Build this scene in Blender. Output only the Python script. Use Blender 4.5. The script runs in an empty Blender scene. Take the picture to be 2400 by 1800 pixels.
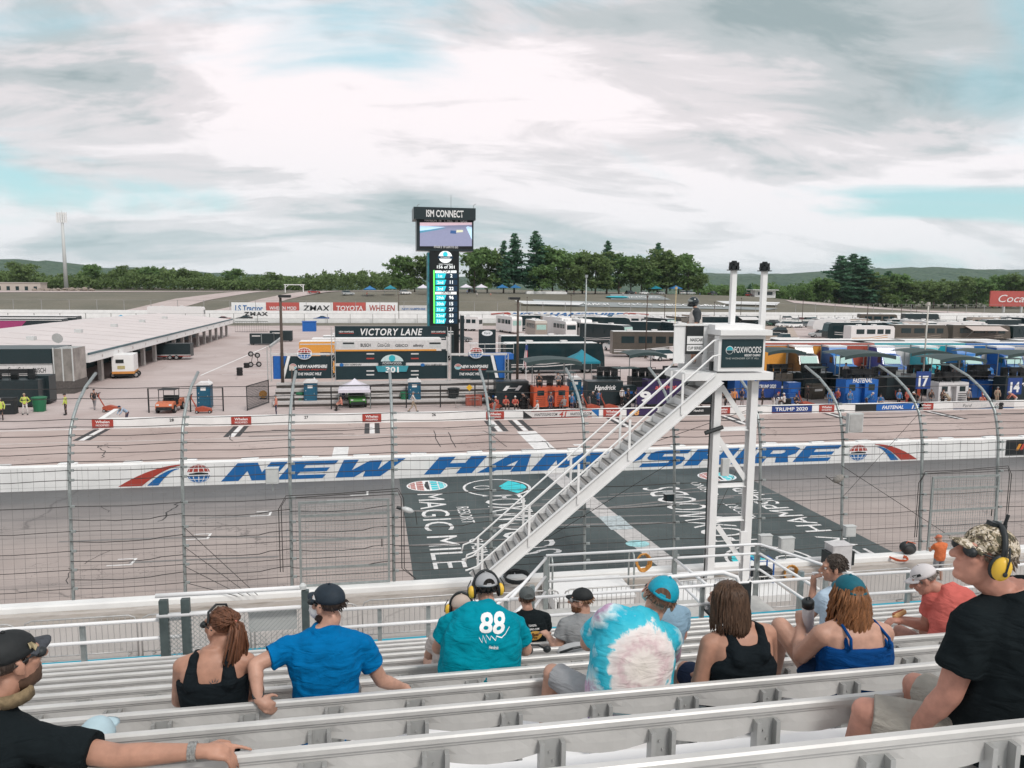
import bpy, bmesh, math, random
from math import sin, cos, pi, radians, sqrt, atan2
from mathutils import Vector, Matrix, Euler
random.seed(7)
SC = bpy.context.scene
COL = SC.collection
# ------------------------------------------------------------------ camera
CAMZ = 10.5
YAW, PITCH, ROLL, FPX = radians(10.33), radians(7.2), 0.0093, 1803.0   # focal length in pixels of a 2400 px wide frame
_fw = Vector((sin(YAW)*cos(PITCH), cos(YAW)*cos(PITCH), -sin(PITCH)))
_rt0 = Vector((cos(YAW), -sin(YAW), 0)); _up0 = _rt0.cross(_fw)
_rt = _rt0*cos(ROLL) + _up0*sin(ROLL); _up = _up0*cos(ROLL) - _rt0*sin(ROLL)
CAM = Vector((0, 0, CAMZ))
cd = bpy.data.cameras.new('camera'); cam = bpy.data.objects.new('camera', cd); COL.objects.link(cam)
cd.sensor_width = 36; cd.sensor_fit = 'HORIZONTAL'; cd.lens = 36*FPX/2400; cd.clip_start = .05; cd.clip_end = 12000
m = Matrix((_rt, _up, -_fw)).transposed().to_4x4(); m.translation = CAM; cam.matrix_world = m
SC.camera = cam
def at(px, py, Y=None, z=None, X=None):
    d = _fw*FPX + _rt*(px-1200) - _up*(py-900)
    t = Y/d.y if Y is not None else ((z-CAMZ)/d.z if z is not None else X/d.x)
    return CAM + d*t
# ------------------------------------------------------------------ sky, sun, exposure
W = bpy.data.worlds.new('World'); SC.world = W; W.use_nodes = True
nt = W.node_tree; nt.nodes.clear()
def wn(t, **k):
    n = nt.nodes.new(t)
    for a, b in k.items(): setattr(n, a, b)
    return n
def wl(a, b): nt.links.new(a, b)
SUN_EL, SUN_AZ = radians(50), radians(155)      # azimuth clockwise from +Y
tc = wn('ShaderNodeTexCoord'); sep = wn('ShaderNodeSeparateXYZ'); wl(tc.outputs['Generated'], sep.inputs[0])
def mth(op, a, b=None, clamp=False):
    n = wn('ShaderNodeMath', operation=op, use_clamp=clamp)
    for i, v in enumerate((a, b)):
        if v is None: continue
        if isinstance(v, (int, float)): n.inputs[i].default_value = v
        else: wl(v, n.inputs[i])
    return n.outputs[0]
zz = mth('ADD', mth('MAXIMUM', sep.outputs[2], 0.0), 0.24)
cx_ = mth('DIVIDE', sep.outputs[0], zz); cy_ = mth('DIVIDE', sep.outputs[1], zz)
cmb = wn('ShaderNodeCombineXYZ'); wl(cx_, cmb.inputs[0]); wl(cy_, cmb.inputs[1])
def wnoise(scale, detail, rough, dist, off, sx=1., sy=1.):
    mp = wn('ShaderNodeMapping'); wl(cmb.outputs[0], mp.inputs[0]); mp.inputs['Location'].default_value = off
    mp.inputs['Scale'].default_value = (sx, sy, 1); mp.inputs['Rotation'].default_value = (0, 0, radians(14))
    n = wn('ShaderNodeTexNoise'); wl(mp.outputs[0], n.inputs['Vector'])
    n.inputs['Scale'].default_value = scale; n.inputs['Detail'].default_value = detail
    n.inputs['Roughness'].default_value = rough; n.inputs['Distortion'].default_value = dist
    return n.outputs[0]
def ramp(src, stops):
    r = wn('ShaderNodeValToRGB'); wl(src, r.inputs[0]); cr = r.color_ramp; cr.interpolation = 'EASE'
    while len(cr.elements) < len(stops): cr.elements.new(.5)
    for e, (p, c) in zip(cr.elements, stops):
        e.position = p; e.color = (*c, 1) if len(c) == 3 else c
    return r.outputs[0]
sky = wn('ShaderNodeTexSky', sky_type='NISHITA'); sky.sun_disc = False
sky.sun_elevation = SUN_EL; sky.sun_rotation = SUN_AZ; sky.air_density = 1.2; sky.dust_density = 1.5; sky.ozone_density = 1.0
def wmix(bt, f, a, b):
    n = wn('ShaderNodeMix', data_type='RGBA', blend_type=bt)
    if isinstance(f, (int, float)): n.inputs[0].default_value = f
    else: wl(f, n.inputs[0])
    for i, v in ((6, a), (7, b)):
        if isinstance(v, tuple): n.inputs[i].default_value = (*v, 1)
        else: wl(v, n.inputs[i])
    return n.outputs[2]
skyc = wmix('MIX', .68, wmix('MULTIPLY', 1.0, sky.outputs[0], (.10, .10, .10)), (.27, .53, .57))
n1 = wnoise(1.0, 9, .5, .9, (15.5, 8.8, 0), .8, 1.1)
n2 = wnoise(.85, 7, .5, .8, (11.8, 16.5, 3), .8, 1.15)
n3 = wnoise(3.2, 9, .62, .6, (1.3, 9.1, 6), .6, 1.3)
cover = ramp(n1, [(.31, (0, 0, 0)), (.47, (1, 1, 1))])
shade = mth('ADD', mth('MULTIPLY', n2, .66), mth('MULTIPLY', n3, .34))
cloudc = ramp(shade, [(.36, (.25, .305, .32)), (.43, (.38, .41, .425)), (.49, (.545, .52, .535)), (.55, (.70, .655, .67))])
# thin bright veil where cover is weak
full = wmix('MIX', cover, skyc, cloudc)
veil = mth('MULTIPLY', mth('SUBTRACT', 1.0, mth('MULTIPLY', sep.outputs[2], 5.0, True), True), .42)
full = wmix('MIX', veil, full, (.44, .565, .59))
bg = wn('ShaderNodeBackground'); wl(full, bg.inputs[0]); bg.inputs[1].default_value = 1.0
out = wn('ShaderNodeOutputWorld'); wl(bg.outputs[0], out.inputs[0])
sd = bpy.data.lights.new('sun', 'SUN'); sd.energy = 1.5; sd.angle = radians(14); sd.color = (1, .965, .92)
sun = bpy.data.objects.new('sun', sd); COL.objects.link(sun)
sun.rotation_euler = Vector((-sin(SUN_AZ)*cos(SUN_EL), -cos(SUN_AZ)*cos(SUN_EL), -sin(SUN_EL))).to_track_quat('-Z', 'Y').to_euler()
sun.location = (20, -40, 60)
vs = SC.view_settings; vs.view_transform = 'Standard'; vs.look = 'None'; vs.exposure = 0.55; vs.gamma = 1.0; vs.use_curve_mapping = False
SC.cycles.max_bounces = 4; SC.cycles.diffuse_bounces = 2; SC.cycles.glossy_bounces = 2; SC.cycles.transmission_bounces = 4
SC.cycles.transparent_max_bounces = 8; SC.cycles.caustics_reflective = False; SC.cycles.caustics_refractive = False
SC.cycles.use_denoising = True
# ------------------------------------------------------------------ materials
_M = {}
def M(name, col=(.5, .5, .5), rough=.6, metal=0., var=.12, scale=6., bump=0., bscale=40., spec=.4, emit=0., coat=0., alpha=1.):
    """plain procedural material: base colour with noise wear, optional fine relief"""
    if name in _M: return _M[name]
    mt = bpy.data.materials.new(name); mt.use_nodes = True; t = mt.node_tree; b = t.nodes['Principled BSDF']
    b.inputs['Roughness'].default_value = rough; b.inputs['Metallic'].default_value = metal
    b.inputs['Specular IOR Level'].default_value = spec; b.inputs['Coat Weight'].default_value = coat
    tcn = t.nodes.new('ShaderNodeTexCoord')
    if var > 0:
        n = t.nodes.new('ShaderNodeTexNoise'); n.inputs['Scale'].default_value = scale; n.inputs['Detail'].default_value = 5; n.inputs['Roughness'].default_value = .6
        t.links.new(tcn.outputs['Object'], n.inputs['Vector'])
        r = t.nodes.new('ShaderNodeValToRGB'); t.links.new(n.outputs[0], r.inputs[0])
        r.color_ramp.elements[0].position = .3; r.color_ramp.elements[1].position = .7
        r.color_ramp.elements[0].color = (*[max(0, c*(1-var)) for c in col], 1)
        r.color_ramp.elements[1].color = (*[min(1, c*(1+var*.8)) for c in col], 1)
        t.links.new(r.outputs[0], b.inputs['Base Color'])
        if emit > 0: t.links.new(r.outputs[0], b.inputs['Emission Color'])
    else:
        b.inputs['Base Color'].default_value = (*col, 1)
        if emit > 0: b.inputs['Emission Color'].default_value = (*col, 1)
    if emit > 0: b.inputs['Emission Strength'].default_value = emit
    if bump > 0:
        n2 = t.nodes.new('ShaderNodeTexNoise'); n2.inputs['Scale'].default_value = bscale; n2.inputs['Detail'].default_value = 4
        t.links.new(tcn.outputs['Object'], n2.inputs['Vector'])
        bp = t.nodes.new('ShaderNodeBump'); bp.inputs['Strength'].default_value = bump; bp.inputs['Distance'].default_value = .02
        t.links.new(n2.outputs[0], bp.inputs['Height']); t.links.new(bp.outputs[0], b.inputs['Normal'])
    mt.diffuse_color = (*col, 1)
    _M[name] = mt
    return mt
class NT:
    """small node helper for richer materials"""
    def __init__(s, name, rough=.7):
        s.m = bpy.data.materials.new(name); s.m.use_nodes = True; s.t = s.m.node_tree; s.b = s.t.nodes['Principled BSDF']
        s.b.inputs['Roughness'].default_value = rough; s.b.inputs['Specular IOR Level'].default_value = .3
        s.tc = s.t.nodes.new('ShaderNodeTexCoord'); _M[name] = s.m
    def mp(s, sc=(1, 1, 1), rot=(0, 0, 0), loc=(0, 0, 0), co='Object'):
        n = s.t.nodes.new('ShaderNodeMapping'); s.t.links.new(s.tc.outputs[co], n.inputs[0])
        n.inputs['Scale'].default_value = sc; n.inputs['Rotation'].default_value = rot; n.inputs['Location'].default_value = loc
        return n.outputs[0]
    def noise(s, v, scale=1, detail=5, rough=.6, dist=0.):
        n = s.t.nodes.new('ShaderNodeTexNoise'); s.t.links.new(v, n.inputs['Vector'])
        for k, x in (('Scale', scale), ('Detail', detail), ('Roughness', rough), ('Distortion', dist)): n.inputs[k].default_value = x
        return n.outputs[0]
    def vor(s, v, scale=1, feat='F1'):
        n = s.t.nodes.new('ShaderNodeTexVoronoi'); n.feature = feat; s.t.links.new(v, n.inputs['Vector']); n.inputs['Scale'].default_value = scale
        return n.outputs['Distance']
    def ramp(s, src, stops):
        r = s.t.nodes.new('ShaderNodeValToRGB'); s.t.links.new(src, r.inputs[0]); cr = r.color_ramp
        while len(cr.elements) < len(stops): cr.elements.new(.5)
        for e, (p, c) in zip(cr.elements, stops):
            if isinstance(c, (int, float)): c = (c, c, c)
            e.position = p; e.color = (*c, 1)
        return r.outputs[0]
    def mix(s, f, a, b, bt='MIX'):
        n = s.t.nodes.new('ShaderNodeMix'); n.data_type = 'RGBA'; n.blend_type = bt
        if isinstance(f, (int, float)): n.inputs[0].default_value = f
        else: s.t.links.new(f, n.inputs[0])
        for i, v in ((6, a), (7, b)):
            if isinstance(v, tuple): n.inputs[i].default_value = (*v, 1)
            else: s.t.links.new(v, n.inputs[i])
        return n.outputs[2]
    def math(s, op, a, b=0., clamp=False):
        n = s.t.nodes.new('ShaderNodeMath'); n.operation = op; n.use_clamp = clamp
        for i, v in enumerate((a, b)):
            if isinstance(v, (int, float)): n.inputs[i].default_value = v
            else: s.t.links.new(v, n.inputs[i])
        return n.outputs[0]
    def sep(s, v):
        n = s.t.nodes.new('ShaderNodeSeparateXYZ'); s.t.links.new(v, n.inputs[0]); return n.outputs
    def col(s, c): s.t.links.new(c, s.b.inputs['Base Color']); return s
    def bump(s, h, st=.3, d=.02):
        n = s.t.nodes.new('ShaderNodeBump'); n.inputs['Strength'].default_value = st; n.inputs['Distance'].default_value = d
        s.t.links.new(h, n.inputs['Height']); s.t.links.new(n.outputs[0], s.b.inputs['Normal']); return s
# ------------------------------------------------------------------ mesh builder
class MB:
    def __init__(s): s.v = []; s.f = []
    def quad(s, a, b, c, d): i = len(s.v); s.v += [tuple(a), tuple(b), tuple(c), tuple(d)]; s.f.append((i, i+1, i+2, i+3)); return s
    def poly(s, pts): i = len(s.v); s.v += [tuple(p) for p in pts]; s.f.append(tuple(range(i, i+len(pts)))); return s
    def box(s, x0, x1, y0, y1, z0, z1):
        if x0 > x1: x0, x1 = x1, x0
        if y0 > y1: y0, y1 = y1, y0
        if z0 > z1: z0, z1 = z1, z0
        i = len(s.v)
        s.v += [(x0, y0, z0), (x1, y0, z0), (x1, y1, z0), (x0, y1, z0), (x0, y0, z1), (x1, y0, z1), (x1, y1, z1), (x0, y1, z1)]
        s.f += [(i, i+3, i+2, i+1), (i+4, i+5, i+6, i+7), (i, i+1, i+5, i+4), (i+1, i+2, i+6, i+5), (i+2, i+3, i+7, i+6), (i+3, i, i+4, i+7)]
        return s
    def cb(s, c, d): return s.box(c[0]-d[0]/2, c[0]+d[0]/2, c[1]-d[1]/2, c[1]+d[1]/2, c[2]-d[2]/2, c[2]+d[2]/2)
    def add(s, o, mtx=None):
        i = len(s.v); s.v += [tuple(mtx @ Vector(p)) for p in o.v] if mtx else list(o.v)
        s.f += [tuple(k+i for k in f) for f in o.f]; return s
    def extr(s, pts, vec):
        n = len(pts); i = len(s.v); vec = Vector(vec)
        s.v += [tuple(p) for p in pts] + [tuple(Vector(p)+vec) for p in pts]
        s.f.append(tuple(i+k for k in range(n))[::-1]); s.f.append(tuple(i+n+k for k in range(n)))
        for k in range(n): s.f.append((i+k, i+(k+1) % n, i+n+(k+1) % n, i+n+k))
        return s
    def xz(s, pts, y0, y1): return s.extr([(x, y0, z) for x, z in pts], (0, y1-y0, 0))
    def yz(s, pts, x0, x1): return s.extr([(x0, y, z) for y, z in pts], (x1-x0, 0, 0))
    def xy(s, pts, z0, z1): return s.extr([(x, y, z0) for x, y in pts], (0, 0, z1-z0))
    def beam(s, p, q, w, h, up=(0, 0, 1)):
        p, q = Vector(p), Vector(q); d = (q-p); u = Vector(up)
        a = d.cross(u)
        if a.length < 1e-6: a = d.cross(Vector((0, 1, 0)))
        a.normalize(); b = a.cross(d).normalized(); a *= w/2; b *= h/2
        return s.extr([p-a-b, p+a-b, p+a+b, p-a+b], d)
    def tube(s, pts, r, n=6, caps=True):
        pts = [Vector(p) for p in pts]; k = len(pts); rs = r if isinstance(r, (list, tuple)) else [r]*k
        i0 = len(s.v); ref = None
        for j, p in enumerate(pts):
            d = (pts[min(j+1, k-1)]-pts[max(j-1, 0)]).normalized()
            if ref is None:
                ref = Vector((0, 0, 1)) if abs(d.z) < .9 else Vector((1, 0, 0))
            a = d.cross(ref).normalized(); ref = a.cross(d).normalized()
            for t in range(n):
                an = 2*pi*t/n; s.v.append(tuple(p + (a*cos(an)+ref*sin(an))*rs[j]))
        for j in range(k-1):
            for t in range(n):
                t2 = (t+1) % n; s.f.append((i0+j*n+t, i0+j*n+t2, i0+(j+1)*n+t2, i0+(j+1)*n+t))
        if caps:
            s.f.append(tuple(i0+t for t in range(n))[::-1]); s.f.append(tuple(i0+(k-1)*n+t for t in range(n)))
        return s
    def lathe(s, prof, n=12, c=(0, 0, 0), mtx=None):
        i0 = len(s.v); c = Vector(c)
        for r, z in prof:
            for t in range(n):
                a = 2*pi*t/n; p = Vector((r*cos(a), r*sin(a), z))
                s.v.append(tuple((mtx @ p if mtx else p)+c))
        for j in range(len(prof)-1):
            for t in range(n):
                t2 = (t+1) % n; s.f.append((i0+j*n+t, i0+j*n+t2, i0+(j+1)*n+t2, i0+(j+1)*n+t))
        s.f.append(tuple(i0+t for t in range(n))[::-1]); s.f.append(tuple(i0+(len(prof)-1)*n+t for t in range(n)))
        return s
    def ell(s, c, r, nu=12, nv=8, mtx=None, v0=-pi/2, v1=pi/2):
        i0 = len(s.v); c = Vector(c)
        for j in range(nv+1):
            b = v0+(v1-v0)*j/nv
            for t in range(nu):
                a = 2*pi*t/nu; p = Vector((r[0]*cos(b)*cos(a), r[1]*cos(b)*sin(a), r[2]*sin(b)))
                s.v.append(tuple((mtx @ p if mtx else p)+c))
        for j in range(nv):
            for t in range(nu):
                t2 = (t+1) % nu; s.f.append((i0+j*nu+t, i0+j*nu+t2, i0+(j+1)*nu+t2, i0+(j+1)*nu+t))
        s.f.append(tuple(i0+t for t in range(nu))[::-1]); s.f.append(tuple(i0+nv*nu+t for t in range(nu)))
        return s
    def disc(s, c, r, n=20, rx=None, axis='y'):
        c = Vector(c); rx = rx or r; pts = []
        for t in range(n):
            a = 2*pi*t/n
            pts.append(c+Vector((rx*cos(a), 0, r*sin(a)) if axis == 'y' else (rx*cos(a), r*sin(a), 0)))
        return s.poly(pts)
    def mesh(s, name, smooth=False):
        me = bpy.data.meshes.new(name); me.from_pydata(s.v, [], s.f)
        if smooth: me.shade_smooth()
        return me
    def build(s, name, mat, parent=None, loc=None, rot=None, smooth=False, kind=None, label=None):
        o = bpy.data.objects.new(name, s.mesh(name, smooth)); COL.objects.link(o)
        if mat: o.data.materials.append(mat)
        if parent: o.parent = parent
        if loc is not None: o.location = loc
        if rot is not None: o.rotation_euler = rot
        if kind: o['kind'] = kind
        if label: o['label'] = label
        return o
def thing(name, label, cat, loc=(0, 0, 0), rz=0., group=None, scale=1.):
    o = bpy.data.objects.new(name, None); COL.objects.link(o); o.location = loc; o.rotation_euler = (0, 0, rz)
    if scale != 1.: o.scale = (scale,)*3
    o.empty_display_size = .2; tag(o, label, cat, group); return o
def tag(o, label, cat, group=None):
    o['label'] = label; o['category'] = cat
    if group: o['group'] = group
    return o
def struct(o): o['kind'] = 'structure'; return o
def dup(root, loc, rz=0., label=None, group=None, remat=None, scale=None):
    r = root.copy(); COL.objects.link(r); r.location = loc; r.rotation_euler = (0, 0, rz)
    if scale: r.scale = (scale,)*3
    if label: r['label'] = label
    if group: r['group'] = group
    def rec(src, dst):
        for ch in list(src.children):
            c = ch.copy(); COL.objects.link(c); c.parent = dst
            if remat and c.type == 'MESH':
                for i, sl in enumerate(c.material_slots):
                    nm = ch.material_slots[i].material
                    if nm and nm.name in remat: sl.link = 'OBJECT'; sl.material = remat[nm.name]
            rec(ch, c)
    rec(root, r); return r
def ordn(i): return ['first', 'second', 'third', 'fourth', 'fifth', 'sixth', 'seventh', 'eighth', 'ninth', 'tenth', 'eleventh', 'twelfth', 'thirteenth', 'fourteenth', 'fifteenth', 'sixteenth', 'seventeenth', 'eighteenth', 'nineteenth', 'twentieth', 'twenty-first', 'twenty-second', 'twenty-third', 'twenty-fourth', 'twenty-fifth'][i]
_TX = {}
def text_mesh(s, bold=0., shear=0., spacing=1., extr=0.):
    """lettering as a mesh: cap height 1, left-bottom at origin; returns (mesh, width)"""
    key = (s, bold, shear, spacing, extr)
    if key in _TX: return _TX[key]
    cu = bpy.data.curves.new('lettering', 'FONT'); cu.body = s; cu.size = 1/.729; cu.offset = bold; cu.shear = shear
    cu.space_character = spacing; cu.extrude = extr; cu.resolution_u = 3; cu.fill_mode = 'FRONT' if extr == 0 else 'BOTH'
    ob = bpy.data.objects.new('lettering', cu)
    me = bpy.data.meshes.new_from_object(ob); bpy.data.objects.remove(ob)
    xs = [v.co.x for v in me.vertices] or [0, 1]
    x0, x1 = min(xs), max(xs)
    for v in me.vertices: v.co.x -= x0
    _TX[key] = (me, x1-x0); return _TX[key]
def text(s, h, w, mat, parent, loc, rot=(pi/2, 0, 0), bold=.02, shear=0., spacing=1., name='lettering', align='c'):
    """h = cap height, w = total width (None keeps the natural width); loc = centre of the line on its baseline"""
    me, tw = text_mesh(s, bold, shear, spacing)
    o = bpy.data.objects.new(name, me.copy() if False else me); COL.objects.link(o)
    sx = h if w is None else w/tw
    o.scale = (sx, h, 1); R = Euler(rot).to_matrix(); o.rotation_euler = rot
    o.location = Vector(loc) - R @ Vector((sx*tw/2 if align == 'c' else 0, 0, 0))
    if not me.materials: me.materials.append(mat)
    o.material_slots[0].link = 'OBJECT'; o.material_slots[0].material = mat
    if parent: o.parent = parent
    return o
# ------------------------------------------------------------------ shared colours
WHITE = M('white_paint', (.82, .81, .80), .45, var=.05, scale=1.5)
WALLW = M('white_concrete', (.80, .79, .775), .6, var=.08, scale=.8, bump=.1, bscale=12)
BLUE = M('letter_blue', (.012, .13, .37), .5, var=.06, scale=1)
RED = M('letter_red', (.40, .055, .04), .5, var=.08, scale=1)
BLACK = M('black_vinyl', (.018, .022, .024), .5, var=.15, scale=2)
DARK = M('dark_teal_vinyl', (.012, .035, .042), .5, var=.15, scale=1)
TEAL = M('teal_print', (.03, .42, .50), .5, var=.08)
GALV = M('galvanised_steel', (.36, .39, .385), .42, .55, var=.18, scale=9)
STEELD = M('dark_wire', (.055, .05, .048), .6, .3, var=.2)
ALU = M('bench_aluminium', (.57, .555, .535), .4, .12, var=.16, scale=2.2, bump=.03, bscale=60)
ALUW = M('bench_white_plank', (.84, .82, .81), .5, var=.05, scale=3)
GREYC = M('grey_concrete', (.33, .315, .30), .85, var=.22, scale=1.3, bump=.2, bscale=25)
ORANGE = M('orange_paint', (.62, .12, .045), .5, var=.12)
YELLOW = M('yellow_plastic', (.78, .48, .05), .4, var=.06)
RUBBER = M('tyre_rubber', (.02, .02, .021), .8, var=.2)
GLASSD = M('dark_glass', (.012, .03, .035), .12, var=.1, spec=.6)
GREYP = M('grey_box_paint', (.55, .56, .55), .5, var=.08)
# ------------------------------------------------------------------ ground sheets
g = NT('grass', .95); v = g.mp((1, 1, 1))
a = g.noise(v, .05, 6, .65); b = g.noise(v, 1.6, 4, .7)
c = g.ramp(a, [(.3, (.13, .122, .078)), (.5, (.175, .155, .105)), (.7, (.22, .19, .135))])
g.col(g.mix(.35, c, g.ramp(b, [(.3, .06), (.7, .19)]), 'MIX')).bump(b, .4, .05); GRASS = g.m
def asphalt(name, stops, streak=.35, crack=.5, seed=0.):
    g = NT(name, .9); v = g.mp((1, 1, 1), loc=(seed, seed, 0))
    big = g.noise(v, .12, 5, .6); fine = g.noise(v, 38, 3, .6); st = g.noise(g.mp((.03, 1.3, 1), loc=(seed, 0, 0)), 1.1, 6, .68, .3)
    base = g.ramp(big, stops); lo = tuple(c*.62 for c in stops[0][1])
    c = g.mix(g.math('MULTIPLY', g.ramp(st, [(.5, 0.), (.68, 1.)]), streak), base, lo)
    ck = g.vor(g.mix(.25, g.mp((.09, .16, 1), loc=(seed, 0, 0)), g.noise(v, .5, 4), 'LINEAR_LIGHT'), 1., 'DISTANCE_TO_EDGE')
    c = g.mix(g.math('MULTIPLY', g.ramp(ck, [(0., 1.), (.006, 0.)]), crack), c, tuple(x*.35 for x in stops[0][1]))
    c = g.mix(.22, c, g.ramp(fine, [(.3, .35), (.7, .65)]), 'OVERLAY')
    g.col(c).bump(fine, .35, .006); return g.m
PITASPH = asphalt('pit_asphalt', [(.3, (.37, .285, .26)), (.5, (.445, .355, .325)), (.7, (.50, .41, .38))], .4, .6, 3.)
YARD = asphalt('yard_asphalt', [(.3, (.40, .32, .30)), (.5, (.47, .39, .37)), (.7, (.525, .445, .425))], .25, .35, 11.)
CONC = asphalt('concourse_asphalt', [(.3, (.36, .33, .31)), (.5, (.43, .395, .37)), (.7, (.48, .445, .425))], .05, .4, 5.)
# race track: light grey with the darker newer lane along the inner wall
g = NT('track_asphalt', .9); v = g.mp()
yy = g.sep(g.tc.outputs['Object'])[1]
wob = g.math('MULTIPLY', g.math('SUBTRACT', g.noise(g.mp((.05, .4, 1)), 1., 4), .5), 2.2)
t_ = g.math('ADD', yy, wob)
lane = g.ramp(g.math('DIVIDE', g.math('SUBTRACT', t_, 24.), 18., True), [(0., (.41, .34, .31)), (.45, (.365, .308, .285)), (.62, (.30, .265, .25)), (.76, (.23, .21, .203)), (.88, (.15, .148, .148)), (1., (.14, .138, .139))])
big = g.noise(v, .25, 5, .6); fine = g.noise(v, 30, 3, .65); st = g.noise(g.mp((.035, 1.6, 1)), 1.2, 6, .7, .3)
c = g.mix(.5, lane, g.ramp(big, [(.3, .36), (.7, .62)]), 'OVERLAY')
c = g.mix(g.math('MULTIPLY', g.ramp(st, [(.52, 0.), (.7, 1.)]), .4), c, (.11, .11, .112))
ck = g.vor(g.mix(.3, g.mp((.07, .13, 1)), g.noise(v, .6, 4), 'LINEAR_LIGHT'), 1., 'DISTANCE_TO_EDGE')
c = g.mix(g.math('MULTIPLY', g.ramp(ck, [(0., 1.), (.0045, 0.)]), .55), c, (.07, .065, .065))
c = g.mix(.25, c, g.ramp(fine, [(.3, .32), (.7, .68)]), 'OVERLAY')
g.col(c).bump(fine, .4, .006); TRACK = g.m
# start/finish paint: worn dark green-black
g = NT('finish_zone_paint', .75); v = g.mp()
c = g.ramp(g.noise(v, .35, 6, .65), [(.3, (.052, .066, .066)), (.55, (.072, .090, .090)), (.75, (.105, .122, .122))])
c = g.mix(g.math('MULTIPLY', g.ramp(g.noise(g.mp((.6, .05, 1)), 1.5, 5), [(.5, 0.), (.7, 1.)]), .5), c, (.035, .045, .047))
c = g.mix(.25, c, g.ramp(g.noise(v, 30, 3, .65), [(.3, .32), (.7, .68)]), 'OVERLAY'); g.col(c); FZONE = g.m
def sheet(name, x0, x1, y0, y1, z, mat, st=True, parent=None):
    o = MB().quad((x0, y0, z), (x1, y0, z), (x1, y1, z), (x0, y1, z)).build(name, mat, parent)
    if st and not parent: struct(o)
    return o
sheet('ground', -6000, 6000, -300, 9000, -.6, GRASS)
sheet('concourse', -60, 90, 10.9, 23.45, .6, CONC)
track = sheet('race_track', -400, 500, 23.3, 42.0, 0, TRACK)
pitroad = sheet('pit_road', -400, 500, 41.98, 59.5, .004, PITASPH)
yard = sheet('paddock_pavement', -260, 420, 59.4, 214, -.004, YARD)
sheet('infield_grass_strip', -400, 500, 206.5, 220.5, .012, GRASS)
g = NT('dirt_lot', .95); v = g.mp(); a = g.noise(v, .15, 6, .65)
g.col(g.mix(.4, g.ramp(a, [(.35, (.40, .27, .19)), (.65, (.50, .36, .27))]), g.ramp(g.noise(v, 4, 5), [(.3, .28), (.7, .5)]))); DIRT = g.m
p0, p1, p2_, p3 = at(1690, 812, z=.0), at(1880, 806, z=0), at(1850, 752, z=0), at(1690, 752, z=0)
struct(MB().poly([(p.x, p.y, .006) for p in (p0, p1, p2_, p3)]).build('dirt_lot', DIRT))
# ------------------------------------------------------------------ painted start/finish zone and its lettering
PAINTW = M('road_paint_white', (.72, .70, .685), .7, var=.16, scale=2.5)
PAINTT = M('road_paint_turquoise', (.045, .55, .60), .7, var=.12, scale=2.5)
PAINTR = M('road_paint_red', (.44, .16, .14), .7, var=.2, scale=2.5)
fz = sheet('finish_zone', 1.35, 20.6, 24.12, 41.7, .004, FZONE, parent=track)
MB().quad((10.75, 24.15, .008), (11.72, 24.15, .008), (10.55, 41.68, .008), (9.52, 41.68, .008)).build('finish_line', M('faded_line_paint', (.50, .475, .46), .75, var=.22, scale=2), track)
MB().quad((10.15, 31.2, .012), (11.2, 31.2, .012), (11.2, 33.2, .012), (10.15, 33.2, .012)).build('finish_line_emblem', M('faded_emblem', (.42, .47, .48), .7, var=.35, scale=5), track)
MB().disc((10.68, 29.3, .013), .42, 20, .5, axis='z').build('finish_line_emblem', M('faded_emblem_teal', (.33, .60, .62), .7, var=.35, scale=6), track)
FL, NR = (0, 0, -pi/2), (0, 0, pi/2)     # far-to-near reading (tops to +X) and near-to-far (tops to -X)
text('MAGIC MILE', 1.35, 10.6, PAINTW, track, (2.15, 33.0, .012), FL, .0)
text('NEW HAMPSHIRE', 1.3, 12.6, PAINTW, track, (19.75, 31.7, .012), NR, .0)
for s_, x, rot in (('FOXWOODS', 5.35, FL), ('FOXWOODS', 15.9, NR)):
    text(s_, 2.15, 8.8, PAINTW, track, (x, 33.1 if rot is FL else 33.4, .012), rot, -.008)
text('RESORT', .62, 2.6, PAINTW, track, (17.45, 33.1, .012), NR, .0); text('CASINO', .62, 2.7, PAINTW, track, (17.45, 37.2, .012), NR, .0)
text('RESORT', .62, 2.6, PAINTW, track, (3.85, 34.4, .012), FL, .0); text('CASINO', .62, 2.7, PAINTW, track, (3.85, 29.6, .012), FL, .0)
def ring(mb, c, r, w, z, n=32, rx=None):
    rx = rx or r
    for t in range(n):
        a, b = 2*pi*t/n, 2*pi*(t+1)/n
        mb.quad((c[0]+rx*cos(a), c[1]+r*sin(a), z), (c[0]+rx*cos(b), c[1]+r*sin(b), z), (c[0]+(rx-w)*cos(b), c[1]+(r-w)*sin(b), z), (c[0]+(rx-w)*cos(a), c[1]+(r-w)*sin(a), z))
    return mb
def arcpoly(mb, c, r, a0, a1, z, r0=0., n=14):
    o = [(c[0]+r*cos(a0+(a1-a0)*t/n), c[1]+r*sin(a0+(a1-a0)*t/n), z) for t in range(n+1)]
    i = [(c[0]+r0*cos(a0+(a1-a0)*t/n), c[1]+r0*sin(a0+(a1-a0)*t/n), z) for t in range(n+1)] if r0 else [(c[0], c[1], z)]
    mb.poly(o+i[::-1])
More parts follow.
